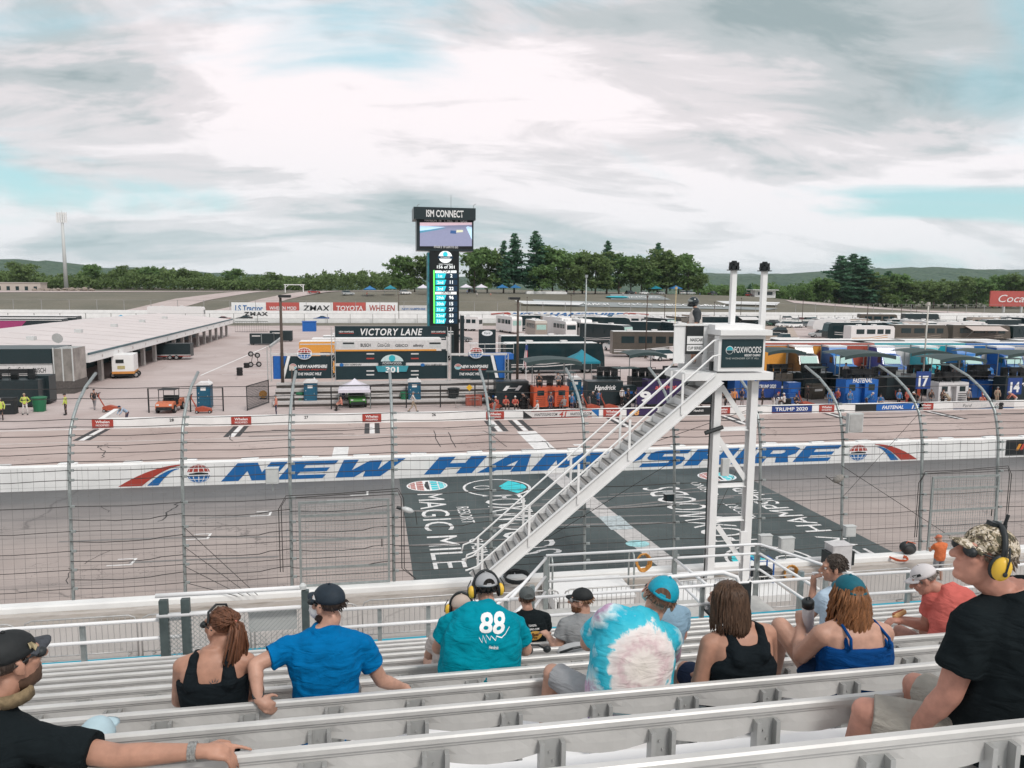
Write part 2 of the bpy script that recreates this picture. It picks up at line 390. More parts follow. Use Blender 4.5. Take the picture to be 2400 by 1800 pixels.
for cx, cy, sgn in ((6.35, 39.0, 1), (15.2, 26.6, -1)):
    ring(MB(), (cx, cy), 1.75, .13, .012, rx=1.8).build('tree_emblem_ring', PAINTW, track)
    mb = MB(); rnd = random.Random(3)
    for a0, a1, r1 in ((-.95, -.3, 1.5), (-.25, .35, 1.55), (.4, 1.0, 1.5)): arcpoly(mb, (cx, cy), r1, a0 if sgn > 0 else a0+pi, a1 if sgn > 0 else a1+pi, .0125, .25)
    mb.build('tree_emblem_leaves', PAINTT, track)
    ring(MB(), (cx-.75*sgn, cy+.1), .38, .1, .0135, 16, .5).build('tree_emblem_fox', PAINTW, track)
# speedway globe painted on the road (half turquoise / half red with white grid)
def globe_cells(rx, r, k=6, bands=3):
    """upper half of a gridded globe as separate quads in (u, v), v from 0 up"""
    out = []
    for b in range(bands):
        for j in range(k):
            def P(fb, fj):
                la = .16+(pi/2-.16)*fb/bands; lo = -1+2*fj/k
                return (rx*cos(la)*sin(lo*pi/2), r*sin(la))
            e = .09
            out.append([P(b+e, j+e), P(b+e, j+1-e), P(b+1-e, j+1-e), P(b+1-e, j+e)])
    return out
def globe(parent, M3, rx, r, top, bot, name='speedway_globe', disc=True, car=True):
    """M3 maps (u, v, depth) to parent space"""
    if disc:
        mb = MB(); mb.poly([M3(rx*1.08*cos(2*pi*t/28), r*1.08*sin(2*pi*t/28), 0.) for t in range(28)]); mb.build(name, WHITE, parent)
    mb = MB()
    for q in globe_cells(rx, r): mb.poly([M3(u, v, .004) for u, v in q])
    mb.build(name+'_upper', top, parent)
    mb = MB()
    for q in globe_cells(rx, r): mb.poly([M3(u, -v, .004) for u, v in q[::-1]])
    mb.build(name+'_lower', bot, parent)
    if car:
        mb = MB(); mb.poly([M3(u*rx, v*r, .005) for u, v in ((-.85, -.1), (.85, -.1), (.8, .05), (.42, .1), (.25, .14), (-.2, .14), (-.42, .08), (-.8, .04))]); mb.build(name+'_car', BLACK, parent)
globe(track, lambda u, v, d: (2.75-v if True else 0, 39.9-u, .011+d*.5), 1.0, 1.0, PAINTR, PAINTT, 'road_globe')
globe(track, lambda u, v, d: (19.0+v, 39.6+u, .011+d*.5), .95, 1.0, PAINTT, PAINTR, 'road_globe')
# ------------------------------------------------------------------ pit road markings
def rmark(name, x0, x1, y0, y1, mat=PAINTW, z=.009, skew=0.): MB().quad((x0, y0, z), (x1, y0, z), (x1+skew, y1, z), (x0+skew, y1, z)).build(name, mat, pitroad)
BLKP = M('black_road_paint', (.05, .05, .052), .8, var=.2)
for i in range(-1, 7):
    x = -9.75+9.6*i
    if x < 9 or x > 12:
        rmark('stall_line', x-.12, x+.22, 55.0, 59.2); rmark('stall_line_border', x-.5, x-.15, 55.0, 59.2, BLKP); rmark('stall_line_border', x+.25, x+.6, 55.0, 59.2, BLKP)
for x in (9.1, 11.0):
    rmark('stall_line', x-.15, x+.2, 54.6, 59.2); rmark('stall_line_border', x-.55, x-.2, 54.6, 59.2, BLKP); rmark('stall_line_border', x+.25, x+.65, 54.6, 59.2, BLKP)
rmark('pit_finish_line', 10.3, 11.7, 42.3, 54.4); rmark('pit_mark', -2.55, -1.6, 42.4, 50.6)
rmark('pit_lane_line', -60, 9.5, 54.35, 54.5, M('worn_line', (.56, .52, .50), .8, var=.2)); rmark('pit_lane_line', 38, 120, 47.2, 47.6)
rmark('pit_entry_line', -60, -19.2, 59.22, 59.42); rmark('pit_mark', -13.1, -12.5, 46.4, 47.2, M('orange_road_paint', (.65, .33, .12), .8)); rmark('pit_mark', 3.3, 3.8, 46.8, 47.5, M('orange_road_paint', (.65, .33, .12), .8))
rmark('pit_line', -12.5, -7.2, 43.55, 43.75); rmark('pit_line', -.9, 4.1, 43.6, 43.8); rmark('pit_mark', 13.2, 13.9, 48.9, 49.4); rmark('pit_mark', -3.9, -3.2, 47.3, 47.7)
# grid marks on the race track
for x, y in ((-5.6, 35.6), (-7.7, 32.6), (-9.9, 29.9), (-1.2, 38.5)):
    mb = MB(); mb.quad((x, y, .006), (x+.9, y, .006), (x+.9, y+.09, .006), (x, y+.09, .006)); mb.quad((x+.8, y+.1, .006), (x+.9, y+.1, .006), (x+.9, y+.75, .006), (x+.8, y+.75, .006)); mb.quad((x+.2, y+.66, .006), (x+.79, y+.66, .006), (x+.79, y+.75, .006), (x+.2, y+.75, .006)); mb.build('grid_mark', PAINTW, track)
sheet('grid_patch', 1.0-3.3, 1.0-1.6, 37.2, 37.9, .005, M('worn_patch', (.34, .32, .31), .9, var=.2), parent=track)
rnd = random.Random(5); CRACK = M('crack_fill', (.045, .042, .042), .9)
def crack(pts, w, z, par):
    mb = MB()
    for (x0, y0), (x1, y1) in zip(pts, pts[1:]):
        d = Vector((y0-y1, x1-x0)).normalized()*w
        mb.quad((x0-d.x, y0-d.y, z), (x1-d.x, y1-d.y, z), (x1+d.x, y1+d.y, z), (x0+d.x, y0+d.y, z))
    mb.build('crack', CRACK, par)
def wig(px, n, amp):
    pts = [at(*p, z=0) for p in px]; o = []
    for a, b in zip(pts, pts[1:]):
        for k in range(n):
            q = a.lerp(b, k/n); o.append((q.x+rnd.uniform(-amp, amp), q.y+rnd.uniform(-amp, amp)))
    return o
crack(wig([(425, 1172), (400, 1196), (370, 1228)], 7, .12), .035, .005, track)
for px in ([(165, 1330), (152, 1380)], [(255, 1290), (190, 1328)], [(235, 1185), (262, 1205)]): crack(wig(px, 6, .1), .015, .005, track)
for px in ([(232, 1045), (245, 1062), (238, 1078)], [(255, 1040), (235, 1047), (300, 1052)], [(540, 1018), (545, 1038)], [(1015, 1010), (1040, 1058)], [(1047, 1014), (1075, 1058)], [(1272, 1034), (1303, 1058)], [(1135, 1010), (1205, 1058)], [(330, 1078), (318, 1090)]): crack(wig(px, 5, .12), .03, .011, pitroad)
RUB = M('rubber_mark', (.20, .188, .182), .9, var=.2); RUB2 = M('rubber_mark_dark', (.15, .13, .125), .9, var=.3)
for k in range(14):
    x, y, c_ = rnd.uniform(-14, 22), rnd.uniform(27, 37), rnd.uniform(-.012, .02); pts = [(x+j*1.1, y+c_*(j*1.1)**2) for j in range(rnd.choice((6, 9, 12)))]; o0 = CRACK; CRACK = RUB; crack([p for p in pts if 24.6 < p[1] < 41.2] or pts[:2], rnd.uniform(.05, .11), .0046+.0001*k, track); CRACK = o0
for k in range(16):
    x, y = rnd.uniform(-20, 60), rnd.uniform(54.8, 58.9); o0 = CRACK; CRACK = RUB2; crack([(x+j*1.2, y+.004*j*j) for j in range(7)], rnd.uniform(.04, .1), .0096+.00005*k, pitroad); CRACK = o0
for k in range(9):
    y = rnd.uniform(55.2, 58.8); x = rnd.uniform(12, 60); crack([(x, y), (x+rnd.uniform(4, 12), y+rnd.uniform(-.3, .3))], .05, .0105, pitroad)
# ------------------------------------------------------------------ walls
def prof_wall(name, label, prof, x0, x1, mat, cat='wall'):
    o = MB().yz(prof, x0, x1).build(name, mat); return tag(o, label, cat)
iw = prof_wall('inner_track_wall', 'long white concrete wall with blue lettering between track and pit road', [(41.7, 0), (41.72, 1.2), (41.75, 1.235), (42.15, 1.235), (42.2, 1.2), (42.25, 0)], -160, 240, WALLW)
for i in range(-14, 18):
    x = -1.1+3.0*i+((i*37) % 7)*.06
    MB().box(x, x+.85, 41.85, 42.2, 1.236, 1.33).build('wall_cap_block', WHITE, iw)
for x in range(-57, 100, 3):
    MB().box(x+.31, x+.325, 41.695, 41.71, .02, 1.19).build('wall_joint', GREYP, iw)
GL = {'N': (1.2, [[(0, 0), (0, 1), (.40, 1), (.66, .45), (.66, 1), (1, 1), (1, 0), (.60, 0), (.34, .55), (.34, 0)]]),
 'E': (1.1, [[(0, 0), (0, 1), (1, 1), (1, .78), (.36, .78), (.36, .61), (.95, .61), (.95, .40), (.36, .40), (.36, .22), (1, .22), (1, 0)]]),
 'W': (1.55, [[(0, 1), (.24, 1), (.28, .40), (.44, .92), (.64, .92), (.70, .40), (.78, 1), (1, 1), (.84, 0), (.56, 0), (.51, .36), (.42, 0), (.12, 0)]]),
 'H': (1.25, [[(0, 0), (0, 1), (.34, 1), (.34, .62), (.66, .62), (.66, 1), (1, 1), (1, 0), (.66, 0), (.66, .38), (.34, .38), (.34, 0)]]),
 'A': (1.3, [[(0, 0), (.30, 0), (.64, .66), (.66, 1), (.36, 1)], [(.661, 1), (.80, 1), (1, 0), (.68, 0), (.641, .66)], [(.362, .12), (.655, .12), (.645, .36), (.487, .36)]]),
 'M': (1.6, [[(0, 0), (0, 1), (.36, 1), (.5, .52), (.64, 1), (1, 1), (1, 0), (.71, 0), (.71, .6), (.57, .14), (.43, .14), (.29, .6), (.29, 0)]]),
 'P': (1.15, [[(0, 0), (0, 1), (.34, 1), (.34, 0)], [(.341, 1), (.82, 1), (1, .85), (1, .5), (.82, .33), (.341, .33), (.341, .54), (.62, .54), (.69, .6), (.69, .73), (.62, .79), (.341, .79)]]),
 'S': (1.15, [[(0, 0), (.76, 0), (.92, .05), (1, .16), (1, .44), (.92, .56), (.76, .61), (.36, .62), (.36, .78), (.95, .78), (.95, 1), (.24, 1), (.08, .95), (0, .84), (0, .57), (.08, .45), (.24, .40), (.64, .39), (.64, .23), (0, .23)]]),
 'I': (.42, [[(0, 0), (0, 1), (1, 1), (1, 0)]]),
 'R': (1.2, [[(0, 0), (0, 1), (.34, 1), (.34, 0)], [(.341, 1), (.82, 1), (1, .87), (1, .55), (.84, .41), (1, 0), (.66, 0), (.56, .38), (.341, .38), (.341, .57), (.62, .57), (.68, .63), (.68, .74), (.62, .79), (.341, .79)]])}
def block_word(word, x0, x1, z0, h, y, parent, mat, shear=.42, gap=.13):
    tot = sum(GL[c][0] for c in word)+gap*(len(word)-1); k = (x1-x0-shear*h)/tot; x = x0
    for c in word:
        w, polys = GL[c]; mb = MB()
        for i, pl in enumerate(polys): mb.poly([(x+u*w*k+v*h*shear, y-.0006*i, z0+v*h) for u, v in pl])
        mb.build('letter', mat, parent); x += (w+gap)*k
block_word('NEW', -7.95, 1.72, .17, .96, 41.69, iw, BLUE, .9)
block_word('HAMPSHIRE', 2.7, 28.05, .17, .96, 41.69, iw, BLUE, .9)
MV = lambda cx, y, cz: (lambda u, v, d: (cx+u, y-d, cz+v))
globe(iw, MV(-9.05, 41.688, .63), .58, .5, RED, BLUE); globe(iw, MV(29.2, 41.688, .62), .62, .5, RED, BLUE)
def swoosh(x0, x1, z0, z1, w0, y, mat, par):
    mb = MB(); n = 10; L = []; R = []
    for t in range(n+1):
        f = t/n; cx = x0+(x1-x0)*f; cz = z0+(z1-z0)*(1-(1-f)**1.9); w = w0*(1-f)**.8
        L.append((cx-(w if x1 > x0 else -w)*.0, y, cz)); R.append((cx+(w if x1 > x0 else -w), y, z0+(cz-z0)*.97))
    mb.poly(L+R[::-1]); mb.build('swoosh', mat, par)
swoosh(-13.0, -9.75, .08, 1.16, 1.15, 41.688, RED, iw); swoosh(-11.6, -10.0, .08, .95, .55, 41.689, BLUE, iw)
swoosh(33.3, 30.3, .08, 1.12, 1.15, 41.688, RED, iw); swoosh(32.0, 30.5, .08, .95, .55, 41.689, BLUE, iw)
MB().box(39.6, 46, 41.67, 41.698, .12, 1.12).build('sponsor_panel', BLACK, iw)
for i, c in enumerate(((.7, .3, .05), (.6, .08, .05), (.1, .3, .5))): MB().xz([(40.3+.3*i, .45), (40.5+.3*i, .45), (40.7+.3*i, .85), (40.5+.3*i, .85)], 41.655, 41.668).build('sponsor_stripe', M('stripe%d' % i, c), iw)
text('NASCAR', .38, 3., WHITE, iw, (43.6, 41.665, .5), bold=.03, shear=.2)
# pit wall with its banners
pw = prof_wall('pit_wall', 'low white pit wall with stall numbers and sponsor banners in front of the crews', [(59.35, .003), (59.37, .74), (59.4, .76), (59.62, .76), (59.66, .74), (59.68, .003)], -18.75, 130, WALLW)
pwe = MB().xy([(-18.76, 59.36), (-18.76, 59.66), (-19.25, 59.7), (-19.6, 64.0), (-19.95, 64.0), (-19.6, 59.36)], 0.0, .75).build('pit_wall_end', WALLW); tag(pwe, 'angled white end section of the pit wall where an official leans', 'wall')
Yp = 59.345
def ban(x0, x1, mat, z0=.08, z1=.70, y=Yp): return MB().box(x0, x1, y-.012, y+.02, z0, z1).build('banner', mat, pw)
for i in range(-1, 7):
    x = -9.75+9.6*i
    ban(x-.68, x+.75, RED); text('Whelen', .2, .95, WHITE, pw, (x+.03, Yp-.014, .42), bold=.03); text('MODIFIED', .14, .9, WHITE, pw, (x+.03, Yp-.014, .2), bold=.02)
for n, x in (('28', -14.6), ('27', -5.0), ('26', 4.65)): text(n, .22, .3, BLACK, pw, (x, Yp-.006, .45), bold=.02)
LGREY = M('banner_grey', (.62, .60, .59), .5)
ban(11.75, 18.0, LGREY); text('HAASTOOLING.COM', .22, 1.9, BLACK, pw, (13.6, Yp-.014, .28), bold=.03, shear=.25); text('41', .42, .62, RED, pw, (15.0, Yp-.014, .18), bold=.04, shear=.2); text('HAASTOOLING.COM', .22, 1.8, BLACK, pw, (16.5, Yp-.014, .28), bold=.03, shear=.25)
mb = MB(); mb.poly([(11.75, Yp-.013, .08), (12.6, Yp-.013, .08), (11.75, Yp-.013, .70)]); mb.build('banner_corner', BLACK, pw)
for z0, z1 in ((.08, .13), (.62, .70)): MB().box(12.4, 17.4, Yp-.016, Yp-.012, z0, z1).build('banner_stripe', RED, pw)
mb = MB(); mb.poly([(18.0, Yp-.013, .70), (17.3, Yp-.013, .70), (18.0, Yp-.013, .08)]); mb.build('banner_corner', BLUE, pw)
PURPLE = M('purple_banner', (.035, .02, .08), .5)
ban(20.35, 23.0, PURPLE); text('48', .42, .85, M('number_gold', (.72, .36, .12), .5), pw, (21.0, Yp-.014, .18), bold=.05, shear=.1)
ban(24.6, 28.0, BLACK); text('Hendrick', .2, .9, WHITE, pw, (26.6, Yp-.014, .36), bold=.02, shear=.2)
NAVY = M('campaign_blue', (.02, .055, .22), .5)
ban(33.2, 36.9, NAVY); text('TRUMP 2020', .3, 3.0, WHITE, pw, (35.0, Yp-.014, .27), bold=.03); MB().box(33.2, 36.9, Yp-.015, Yp-.012, .10, .15).build('banner_stripe', RED, pw)
FBLUE = M('tool_blue', (.015, .12, .42), .5)
ban(41.0, 47.6, FBLUE); ban(41.0, 43.0, BLACK, .081, .699, Yp-.004); text('FASTENAL', .3, 2.1, WHITE, pw, (44.6, Yp-.018, .24), bold=.04, shear=.25); text('17', .36, .7, WHITE, pw, (46.8, Yp-.018, .2), bold=.05, shear=.2)
ban(50.6, 56.8, LGREY); text('Ford', .3, .9, BLACK, pw, (52.0, Yp-.014, .26), bold=0, shear=.25); text('14', .3, .6, GREYP, pw, (53.7, Yp-.014, .24), bold=.04); text('Ford', .3, .9, BLACK, pw, (55.3, Yp-.014, .26), bold=0, shear=.25); MB().box(50.6, 56.8, Yp-.015, Yp-.012, .09, .15).build('banner_stripe', BLUE, pw)
text('96', .45, .8, RED, pw, (58.9, Yp-.014, .16), bold=.06)
# outer track wall (below the catch fence)
ow = prof_wall('outer_track_wall', 'white topped concrete wall carrying the catch fence along the front of the stand', [(23.74, .55), (23.75, 1.0), (23.78, 1.05), (24.08, 1.05), (24.12, 1.0), (24.14, 0)], -120, 160, WALLW)
g = NT('wall_ledge_stained', .9); v = g.mp((.4, 3, 3)); n_ = g.noise(v, 1.5, 6, .7)
g.col(g.ramp(n_, [(.3, (.30, .26, .22)), (.5, (.50, .46, .43)), (.7, (.42, .36, .30))])); LEDGE = g.m
MB().box(-120, 160, 23.46, 23.735, .55, .86).build('wall_ledge', LEDGE, ow)
# ------------------------------------------------------------------ catch fence
PROF = [(24.10, 1.05), (24.16, 2.0), (24.24, 3.0), (24.31, 4.0), (24.39, 5.0), (24.52, 5.6), (24.68, 6.08), (24.96, 6.45), (25.4, 6.83), (26.1, 7.22), (27.1, 7.56)]
def pY(z):
    for (y0, z0), (y1, z1) in zip(PROF, PROF[1:]):
        if z <= z1: return y0+(y1-y0)*(z-z0)/(z1-z0)
    return PROF[-1][0]
cf = thing('catch_fence', 'tall steel catch fence with curved posts and dark cables above the outer wall', 'fence')
XP = [-8.94+3.175*i for i in range(-4, 17)]
mb = MB(); mb.tube([(0, y, z) for y, z in PROF], [.052]*5+[.05]*6, 8); pm = mb.mesh('post', True); pm.materials.append(GALV)
mb = MB(); mb.lathe([(.062, 0), (.062, .75)], 8); sl = mb.mesh('post_sleeve', True); sl.materials.append(GALV)
CZ = [1.41, 1.98, 2.55, 3.14, 3.89, 4.68, 4.97, 5.22, 5.47, 5.70, 5.98, 6.21, 6.42, 6.95, 7.22]
cm = MB().box(.03, .16, -.11, -.05, -.035, .035).mesh('cable_clamp'); cm.materials.append(GALV)
def lnk(name, me, par, loc=(0, 0, 0)):
    o = bpy.data.objects.new(name, me); COL.objects.link(o); o.parent = par; o.location = loc; return o
for x in XP:
    lnk('post', pm, cf, (x, 0, 0)); [lnk('cable_clamp', cm, cf, (x, pY(z), z)) for z in CZ[:-2]]
rnd = random.Random(11)
for z in CZ:
    mb = MB(); pts = []
    for i, x in enumerate(XP[:-1]):
        for t in range(4):
            sag = -.035*sin(pi*t/4)*rnd.uniform(.4, 1.4)
            pts.append((x+3.175*t/4, pY(z)-.07, z+sag))
    mb.tube(pts, .0115, 4); mb.build('cable', STEELD, cf)
for zz_ in (1.7, 2.25, 2.85, 3.5):     # heavier bundled cables with loops between some posts
    mb = MB(); i0 = rnd.choice((2, 5, 5))
    for b in range(rnd.choice((3, 5))):
        x = XP[4+b] if b < 8 else XP[11]
        pts = [(x+3.175*t/10, pY(zz_)-.1, zz_-.07*sin(pi*t/10)+rnd.uniform(-.012, .012)+.05*(t > 7)) for t in range(11)]
        MB().tube(pts, .014, 5).build('bundled_cable', STEELD, cf)
# wire mesh
wm = MB(); WR = .0027
x = XP[0]
while x < XP[-1]:
    for (y0, z0), (y1, z1) in zip(PROF[:6], PROF[1:6]):
        if z0 < 4.6: wm.beam((x, y0+.06, z0), (x, y1+.06, z1), WR*2, WR*2)
    x += .3
z = 1.15
while z < 4.7:
    y = pY(z)+.063; wm.beam((XP[0], y, z), (XP[-1], y, z), WR*2, WR*2); z += .3
wm.build('wire_mesh', M('mesh_wire', (.17,.165,.16), .6), cf, kind='stuff')
# guy wires
for z in (3.1, 2.5, 1.9, 1.4): MB().tube([(XP[5]+.05, pY(z)-.08, z), (XP[5]+2.2-.35*(3.1-z), 23.6, 1.05)], .012, 4).build('guy_wire', STEELD, cf)
for a, b in (((XP[13], 6.1), (XP[12], 3.2)), ((XP[11], 5.9), (XP[10]+1.2, 2.2)), ((XP[12]-.1, 4.3), (XP[13]+1.9, 1.1)), ((XP[10], 4.7), (XP[8]+1.1, 1.8)), ((XP[9], 4.6), (XP[11]-.3, 6.3))):
    MB().tube([(a[0], pY(a[1])-.08, a[1]), (b[0], pY(b[1])-.08, b[1])], .01, 4).build('guy_wire', STEELD, cf)
# access gates in the fence
def fgate(x0, x1, lab):
    t = thing('fence_gate', lab, 'gate', (x0, 24.02, 1.06), 0, 'steel gates in the catch fence'); w = x1-x0; h = 2.75
    MB().box(0, .07, 0, .05, 0, h).box(w-.07, w, 0, .05, 0, h).box(.07, w-.07, 0, .05, h-.07, h).box(.07, w-.07, 0, .05, .0, .06).build('gate_frame', GALV, t)
    for z in (.55, 1.45, 2.25): MB().box(.08, w-.08, .005, .045, z, z+.07).build('gate_rail', GALV, t)
    MB().tube([(w-.25, -.02, 1.2), (w-.25, -.02, 1.45)], .02, 6).build('gate_latch', STEELD, t)
    mb = MB(); x = .1
    while x < w-.1: mb.box(x, x+.006, .02, .026, .06, h-.07); x += .1
    z = .12
    while z < h-.1: mb.box(.07, w-.07, .027, .033, z, z+.006); z += .1
    mb.build('gate_mesh', GALV, t, kind='stuff')
fgate(XP[6]+.25, XP[7]-.12, 'grey steel gate in the catch fence beside the painted finish zone')
fgate(XP[13]+.25, XP[14]-.12, 'grey steel gate in the catch fence far right behind the camouflage cap')
# cable drops round the gates
for xa, xb in ((XP[6], XP[7]), (XP[13], XP[14])):
    for d in (0, .08):
        MB().tube([(xa-.25-d, 24.0, 1.6), (xa-.25-d, 24.0, 3.7-d), (xa-.1, 24.0, 3.95+d), (xa+1.4, 24.0, 4.0+d*.5), (xb+.15, 24.0, 4.05+d), (xb+.25+d, 24.0, 3.8), (xb+.25+d, 24.0, 1.5), (xb+.7, 23.9, 1.15)], .014, 5).build('cable_drop', STEELD, cf)
def crate(name, lab, cat, c, d, mat, yaw=0, extra=None, group=None):
    t = thing(name, lab, cat, (c[0], c[1], c[2]), yaw, group)
    MB().box(-d[0]/2, d[0]/2, -d[1]/2, d[1]/2, 0, d[2]).build('housing', mat, t)
    MB().box(-d[0]/2+.03, d[0]/2-.03, -d[1]/2-.012, -d[1]/2+.002, .04, d[2]-.04).build('cover', mat, t)
    MB().box(-d[0]/2-.02, d[0]/2+.02, -d[1]/2-.02, d[1]/2+.02, d[2]+.001, d[2]+.022).build('lid', mat, t)
    if extra: extra(t)
    return t
for (px, py, w, h, lab) in ((639, 1132, .36, .46, 'small grey junction box on the fence in front of the letter E'), (1793, 1278, .42, .36, 'small grey junction box on the fence post right of the tower'), (1842, 1294, .5, .52, 'larger grey electrical box with printed label beside the hose coil'), (1990, 1256, .38, .36, 'small grey junction box on the post above the equipment cabinet')):
    p = at(px, py, Y=23.85); t = crate('junction_box', lab, 'electrical box', (p.x, 23.85, p.z), (w, .2, h), GREYP)
    MB().tube([(0, 0, 0), (0, .0, -.25)], .02, 6).build('conduit', GALV, t)
p = at(1962, 1330, Y=23.2); t = crate('equipment_cabinet', 'white equipment cabinet with black side panels below the furry microphone', 'cabinet', (p.x, 23.2, p.z), (.72, .5, .85), M('cabinet_grey', (.58, .56, .56), .5))
MB().box(-.5, -.37, -.2, .2, .12, .62).build('side_speaker', BLACK, t); MB().box(.37, .5, -.2, .2, .12, .62).build('side_speaker', BLACK, t)
p = at(1998, 1000, Y=24.0); t = thing('floodlight', 'square grey floodlight housing clamped to a catch fence post', 'light', (p.x, 24.0, p.z))
MB().extr([(-.28, -.18, -.17), (.28, -.18, -.17), (.28, -.18, .50), (-.28, -.18, .50)], (.0, .16, 0)).build('housing', GREYP, t); MB().box(-.24, .24, -.2, -.181, -.12, .45).build('back_plate', M('lamp_back', (.42, .41, .40), .6), t); MB().tube([(-.2, .0, .1), (-.42, .1, .05)], .03, 6).build('bracket', GALV, t)
p = at(1965, 1122, Y=23.9); t = thing('boom_microphone', 'grey furry microphone windshield on the fence post right of the tower', 'microphone', (p.x, 23.9, p.z))
mb = MB().ell((0, 0, 0), (.22, .13, .13), 14, 8, Euler((0, -.5, 0)).to_matrix()); o = mb.build('windshield', M('grey_fur', (.27, .25, .23), .95, var=.35, scale=30, bump=.8, bscale=60), t, smooth=True)
MB().tube([(-.15, 0, -.1), (.25, .1, -.28)], .018, 6).build('mount_arm', STEELD, t); MB().tube([(-.18, 0, -.1), (-.5, 0, .12)], .015, 6).build('boom_rod', STEELD, t)
p = at(955, 1195, Y=23.95); t = thing('fence_camera', 'small camera wrapped in clear plastic on the fence post by the gate', 'camera', (p.x, 23.95, p.z))
MB().ell((0, 0, 0), (.22, .1, .09), 10, 6, Euler((0, .35, 0)).to_matrix()).build('plastic_cover', M('plastic_wrap', (.55, .56, .56), .25), t, smooth=True); MB().lathe([(.05, 0), (.06, .14)], 10, (-.34, 0, .1), Euler((0, 1.9, 0)).to_matrix()).build('lens', BLACK, t); MB().tube([(.25, 0, -.06), (.3, .02, -.5)], .012, 5).build('cable', STEELD, t)
# speaker-size camera on pole in front of finish line
p = at(1568, 1165, Y=24.0); t = thing('monitor_camera', 'small dark box camera on the fence post over the painted letters', 'camera', (p.x, 24.0, p.z)); MB().box(-.16, .14, -.1, .1, -.12, .12).build('housing', BLACK, t); MB().box(-.19, .17, -.12, .12, .121, .14).build('rain_hood', GREYP, t); MB().box(-.12, .1, -.115, -.101, -.09, .09).build('window', GLASSD, t)
def coil(name, lab, c, r, tr, mat, tilt, n=5):
    t = thing(name, lab, 'hose coil', c); mb = MB(); rr = random.Random(len(lab)); R = Euler(tilt).to_matrix()
    for k in range(n):
        a0 = rr.uniform(0, 6); pts = [R @ Vector(((r+rr.uniform(-.03, .03)+k*.012)*cos(a0+2*pi*j/18), (r*1.25+rr.uniform(-.02, .02)+k*.012)*sin(a0+2*pi*j/18), (k-n/2)*tr*.9)) for j in range(19)]
        mb.tube(pts, tr, 6)
    mb.build('loop', mat, t, smooth=True); MB().tube([R @ Vector((0, r*1.05, -.06)), R @ Vector((0, r*1.5, -.06))], .02, 5).build('tie', WHITE, t); return t
HOSE = M('orange_hose', (.58, .27, .06), .5, var=.2, scale=20)
p = at(1845, 1338, Y=23.6); coil('hose_coil', 'orange hose coil hanging on the wall beside the electrical box', (p.x, 23.35, p.z), .19, .022, HOSE, (pi/2, 0, 0), 7)
p = at(1508, 1318, Y=22.6); coil('hose_coil', 'orange hose coil hanging on the rail left of the tower', (p.x, 22.6, p.z), .19, .022, HOSE, (pi/2, 0, 0), 6)
p = at(1212, 1351, z=1.1); coil('cable_coil', 'black cable coil lying on the wall by the stair foot', (p.x, p.y, 1.1), .38, .03, BLACK, (0, 0, 0), 5)
p = at(2105, 1306, z=1.0); coil('cable_coil', 'orange cable coil lying on the wall near the orange capped photographer', (p.x, p.y, 1.0), .26, .02, ORANGE, (0, 0, 0), 4)
# ------------------------------------------------------------------ flag stand
YF = 22.3
def F_(px, py, dy=0.): p = at(px, py, Y=YF); return Vector((p.x, p.y+dy, p.z))
fs = thing('flag_stand', 'white steel flag stand tower with stairs and sponsor board over the finish line', 'tower')
def ibeam(name, p, q, w, par=None, up=(0, 1, 0)):
    mb = MB(); p, q = Vector(p), Vector(q)
    mb.beam(p+Vector((0, -w/2, 0)), q+Vector((0, -w/2, 0)), w, .02, up); mb.beam(p+Vector((0, w/2, 0)), q+Vector((0, w/2, 0)), w, .02, up); mb.beam(p, q, .02, w-.03, up)
    return mb.build(name, WHITE, par or fs)
zb = 1.1; xl, xr = at(1665, 1250, Y=YF).x, at(1748, 1250, Y=YF).x; zt = F_(1700, 893).z
for x in (xl, xr):
    mb = MB(); mb.box(x-.115, x+.115, YF-.15, YF-.125, zb, zt).box(x-.115, x+.115, YF+.125, YF+.15, zb, zt).box(x-.012, x+.012, YF-.124, YF+.124, zb, zt); mb.build('column', WHITE, fs)
    MB().box(x-.25, x+.25, YF-.25, YF+.25, zb-.55, zb-.001).build('base_plinth', WALLW, fs)
for py in (1005, 1137, 1216): z = F_(1700, py).z; MB().box(xl+.141, xr-.141, YF-.13, YF+.13, z-.05, z-.03).box(xl+.141, xr-.141, YF-.02, YF+.02, z-.03, z+.06).build('cross_tie', WHITE, fs)
def brace(px0, py0, px1, py1): a, b = F_(px0, py0), F_(px1, py1); a.y = b.y = YF-.04; MB().beam(a, b, .16, .02, (0, 0, 1) if False else (0, 1, 0)).build('brace', WHITE, fs)
brace(1690, 905, 1742, 985); brace(1678, 1020, 1745, 1122); brace(1680, 1232, 1742, 1322)
# platform floor, parapets, sign box
zf = F_(1700, 868).z; xa, xb = F_(1590, 850).x, F_(1800, 850).x
MB().box(xa, xb-.1, YF-.55, YF+1.1, zf-.25, zf-.02).build('platform', WHITE, fs)
zt1 = F_(1700, 764).z; x0, x1 = at(1691, 827, Y=YF-.6).x, at(1787, 827, Y=YF-.6).x
zs0, zs1 = at(1740, 861, Y=YF-.62).z, at(1740, 795, Y=YF-.62).z
MB().box(x0-.1, x1+.08, YF-.6, YF-.3, zs0-.12, zs1+.1).build('sign_cabinet', WHITE, fs)
sg = MB().box(x0, x1, YF-.625, YF-.601, zs0, zs1).build('sponsor_board', DARK, fs)
cx = (x0+x1)/2; ys = YF-.63
text('FOXWOODS', .19, .88, WHITE, sg, (cx+.17, ys, (zs0+zs1)/2+.02), bold=.012); text('RESORT CASINO', .065, .52, WHITE, sg, (cx+.33, ys, (zs0+zs1)/2-.09), bold=.03); text('THE WONDER OF IT ALL', .055, 1.1, M('board_grey', (.5, .52, .5), .6), sg, (cx, ys, (zs0+zs1)/2-.18), bold=.0)
